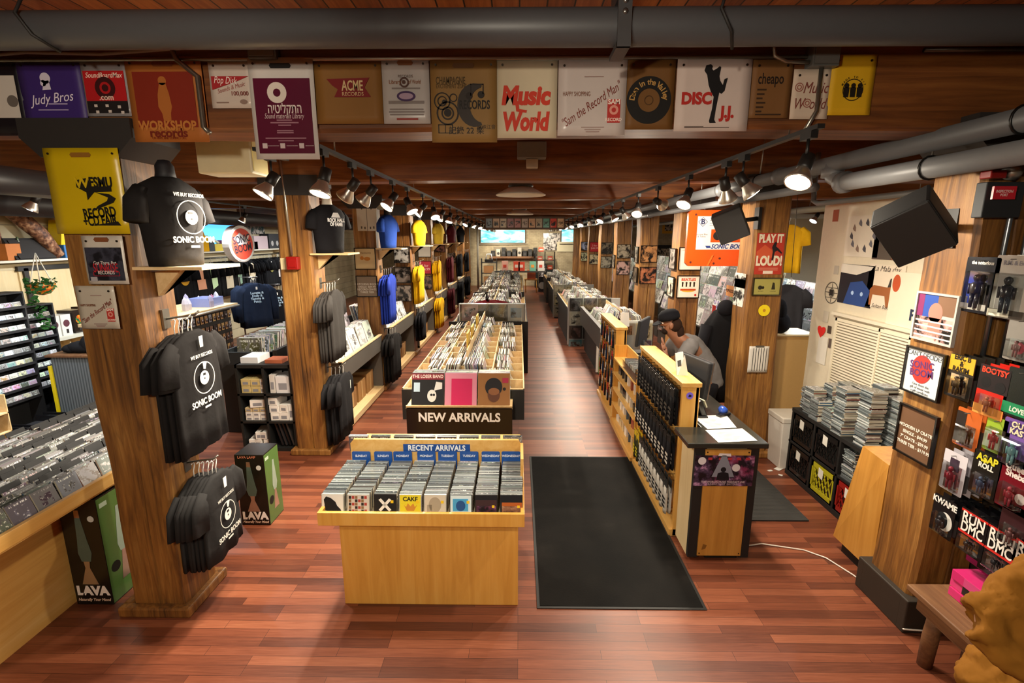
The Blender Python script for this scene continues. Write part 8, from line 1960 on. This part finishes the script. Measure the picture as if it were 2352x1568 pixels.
f = Fr((1.55, 25.95, 1.82), (1, 0, 0), (0, 0, 1)); t = thing('poster', 'black and white face poster on the end brick wall', 'poster', f.o); flat('sheet', f, rect(-.3, 0, .55, .85), t, 'photo_print', '#cfc8c0', 0, .004)
t = thing('white_board', 'pale board under the small end window', 'board', (2.3, 25.9, 1.5)); G().box(1.95, 3.0, 25.9, 25.95, 1.75, 2.25).build('panel', 'paint', t, '#cfc6a4')
# table of record players near the aisle end
t = thing('side_table', 'small wooden stool table with an orange box at the aisle end', 'table', (.55, 22.9, 0)); G().box(.25, .85, 22.7, 23.2, .55, .6).build('table_top', 'maple', t)
for x, y in ((.3, 22.75), (.8, 22.75), (.3, 23.15), (.8, 23.15)): G().tube([(x, y, .55), (x + .02, y, 0)], .02, 8).build('leg', 'maple', t)
G().box(.38, .76, 22.75, 23.1, .6, 1.0).build('gift_box', 'gloss', color='#d8642c', label='orange box on the small stool table at the aisle end', cat='box')
t = thing('record_cabinet', 'black and white stacked cabinet at the aisle end beside the orange box', 'cabinet', (1.05, 23.1, 0)); G().box(.9, 1.25, 22.9, 23.3, 0, 1.3).build('body', 'gloss', t, '#232020'); G().disc((1.07, 22.899, .3), .16, (1, 0, 0), (0, 0, 1), .004, 24).build('dial', 'metal', t, '#b8b4ac'); G().box(.93, 1.2, 22.895, 22.9, .7, 1.2).build('print', 'photo_print', t, '#e0d8d8')
for i, (x, z, c, c2, lab) in enumerate(((-.62, 1.32, '#e0a898', '#c84a3a', 'pink tagged box'), (-.1, 1.30, '#d8503a', '#e8d8c8', 'red tagged box'), (.12, 1.28, '#d84a34', '#f0d8c8', 'second red tagged box'), (.62, 1.3, '#7ab8a0', '#e8a04a', 'pale green box with an orange tag'), (.98, 1.32, '#d8d4cc', '#c84a3a', 'white turntable box with a red tag'))):
    o = thing('turntable_box', '%s on the display table ending the middle bins' % lab, 'box', (x, 22.4, z - .35), 'boxes on the end display table'); G().box(x - .14, x + .14, 22.3, 22.5, 1.0, z + .12).build('carton', 'gloss', o, c); G().box(x - .08, x + .06, 22.295, 22.3, 1.15, 1.28).build('price_tag', 'paper', o, c2)
t = thing('display_table', 'dark display table at the end of the middle bins', 'table', (0, 22.4, 0)); G().box(-1.1, 1.2, 22.2, 22.65, .94, .995).build('table_top', 'matte', t, '#3a3632'); [G().box(x, x + .05, y, y + .05, 0, .94).build('leg', 'matte', t, '#2a2826') for x in (-1.08, 1.12) for y in (22.22, 22.58)]
t = thing('shelf_unit', 'dark shelf with brown boxes beside the end wall pipe', 'shelf', (-1.4, 23.6, 0)); g = G(); [g.box(-1.75, -1.05, 23.4, 23.8, z, z + .03) for z in (.3, .8, 1.3)]; g.box(-1.77, -1.74, 23.4, 23.8, 0, 1.5).box(-1.06, -1.03, 23.4, 23.8, 0, 1.5).build('carcass', 'matte', t, '#231f1c')
for i, z in enumerate((.33, .83)): G().box(-1.65, -1.2, 23.42, 23.75, z, z + .33).build('carton', 'matte', color='#a8784a', label='brown carton on the %s shelf beside the end wall pipe' % ['lower', 'upper'][i], cat='carton')
t = thing('headphone_stand', 'white and black headphones on the shelf beside the end wall pipe', 'headphones', (-1.4, 23.5, 1.33)); G().tube([(-1.55, 23.5, 1.45), (-1.5, 23.5, 1.7), (-1.3, 23.5, 1.7), (-1.25, 23.5, 1.45)], .03, 8).build('band', 'gloss', t, '#dcdcdc'); G().box(-1.6, -1.2, 23.45, 23.7, 1.33, 1.46).build('base', 'gloss', t, '#1c1c1e')
pipe([(-2.0, 24.5, 0), (-2.0, 24.5, 3.5)], .05, 'thin upright pipe in front of the end brick wall', col='#8a8478')
# ---------------------------------------------------------------- the many
LPS.build('filed_records', LPM + ['cover_pale'], label='all the other records filed in the bins, hundreds of paper and plastic sleeves', cat='records', kind='stuff')
CDS.build('filed_discs', CDM, label='all the other disc cases filed in the counters and stacked on the crates', cat='CDs', kind='stuff')
# lettering becomes plain meshes
bpy.context.view_layer.update()
dg = bpy.context.evaluated_depsgraph_get()
got = {}
for o in [o for o in COL.objects if o.type == 'FONT']:
    k = o.data.name
    if k not in got: got[k] = bpy.data.meshes.new_from_object(o.evaluated_get(dg))
    n = bpy.data.objects.new('lettering', got[k]); COL.objects.link(n)
    ml = o.matrix_local.copy(); n.parent = o.parent; n.matrix_local = ml; n.color = o.color
    if o.name in FIT:
        xs = [v.co.x for v in got[k].vertices]; ws = (max(xs) - min(xs)) * o.matrix_local.to_scale().x
        n.matrix_local = ml @ Matrix.Diagonal((FIT[o.name] / ws, 1, 1, 1))
    bpy.data.objects.remove(o)
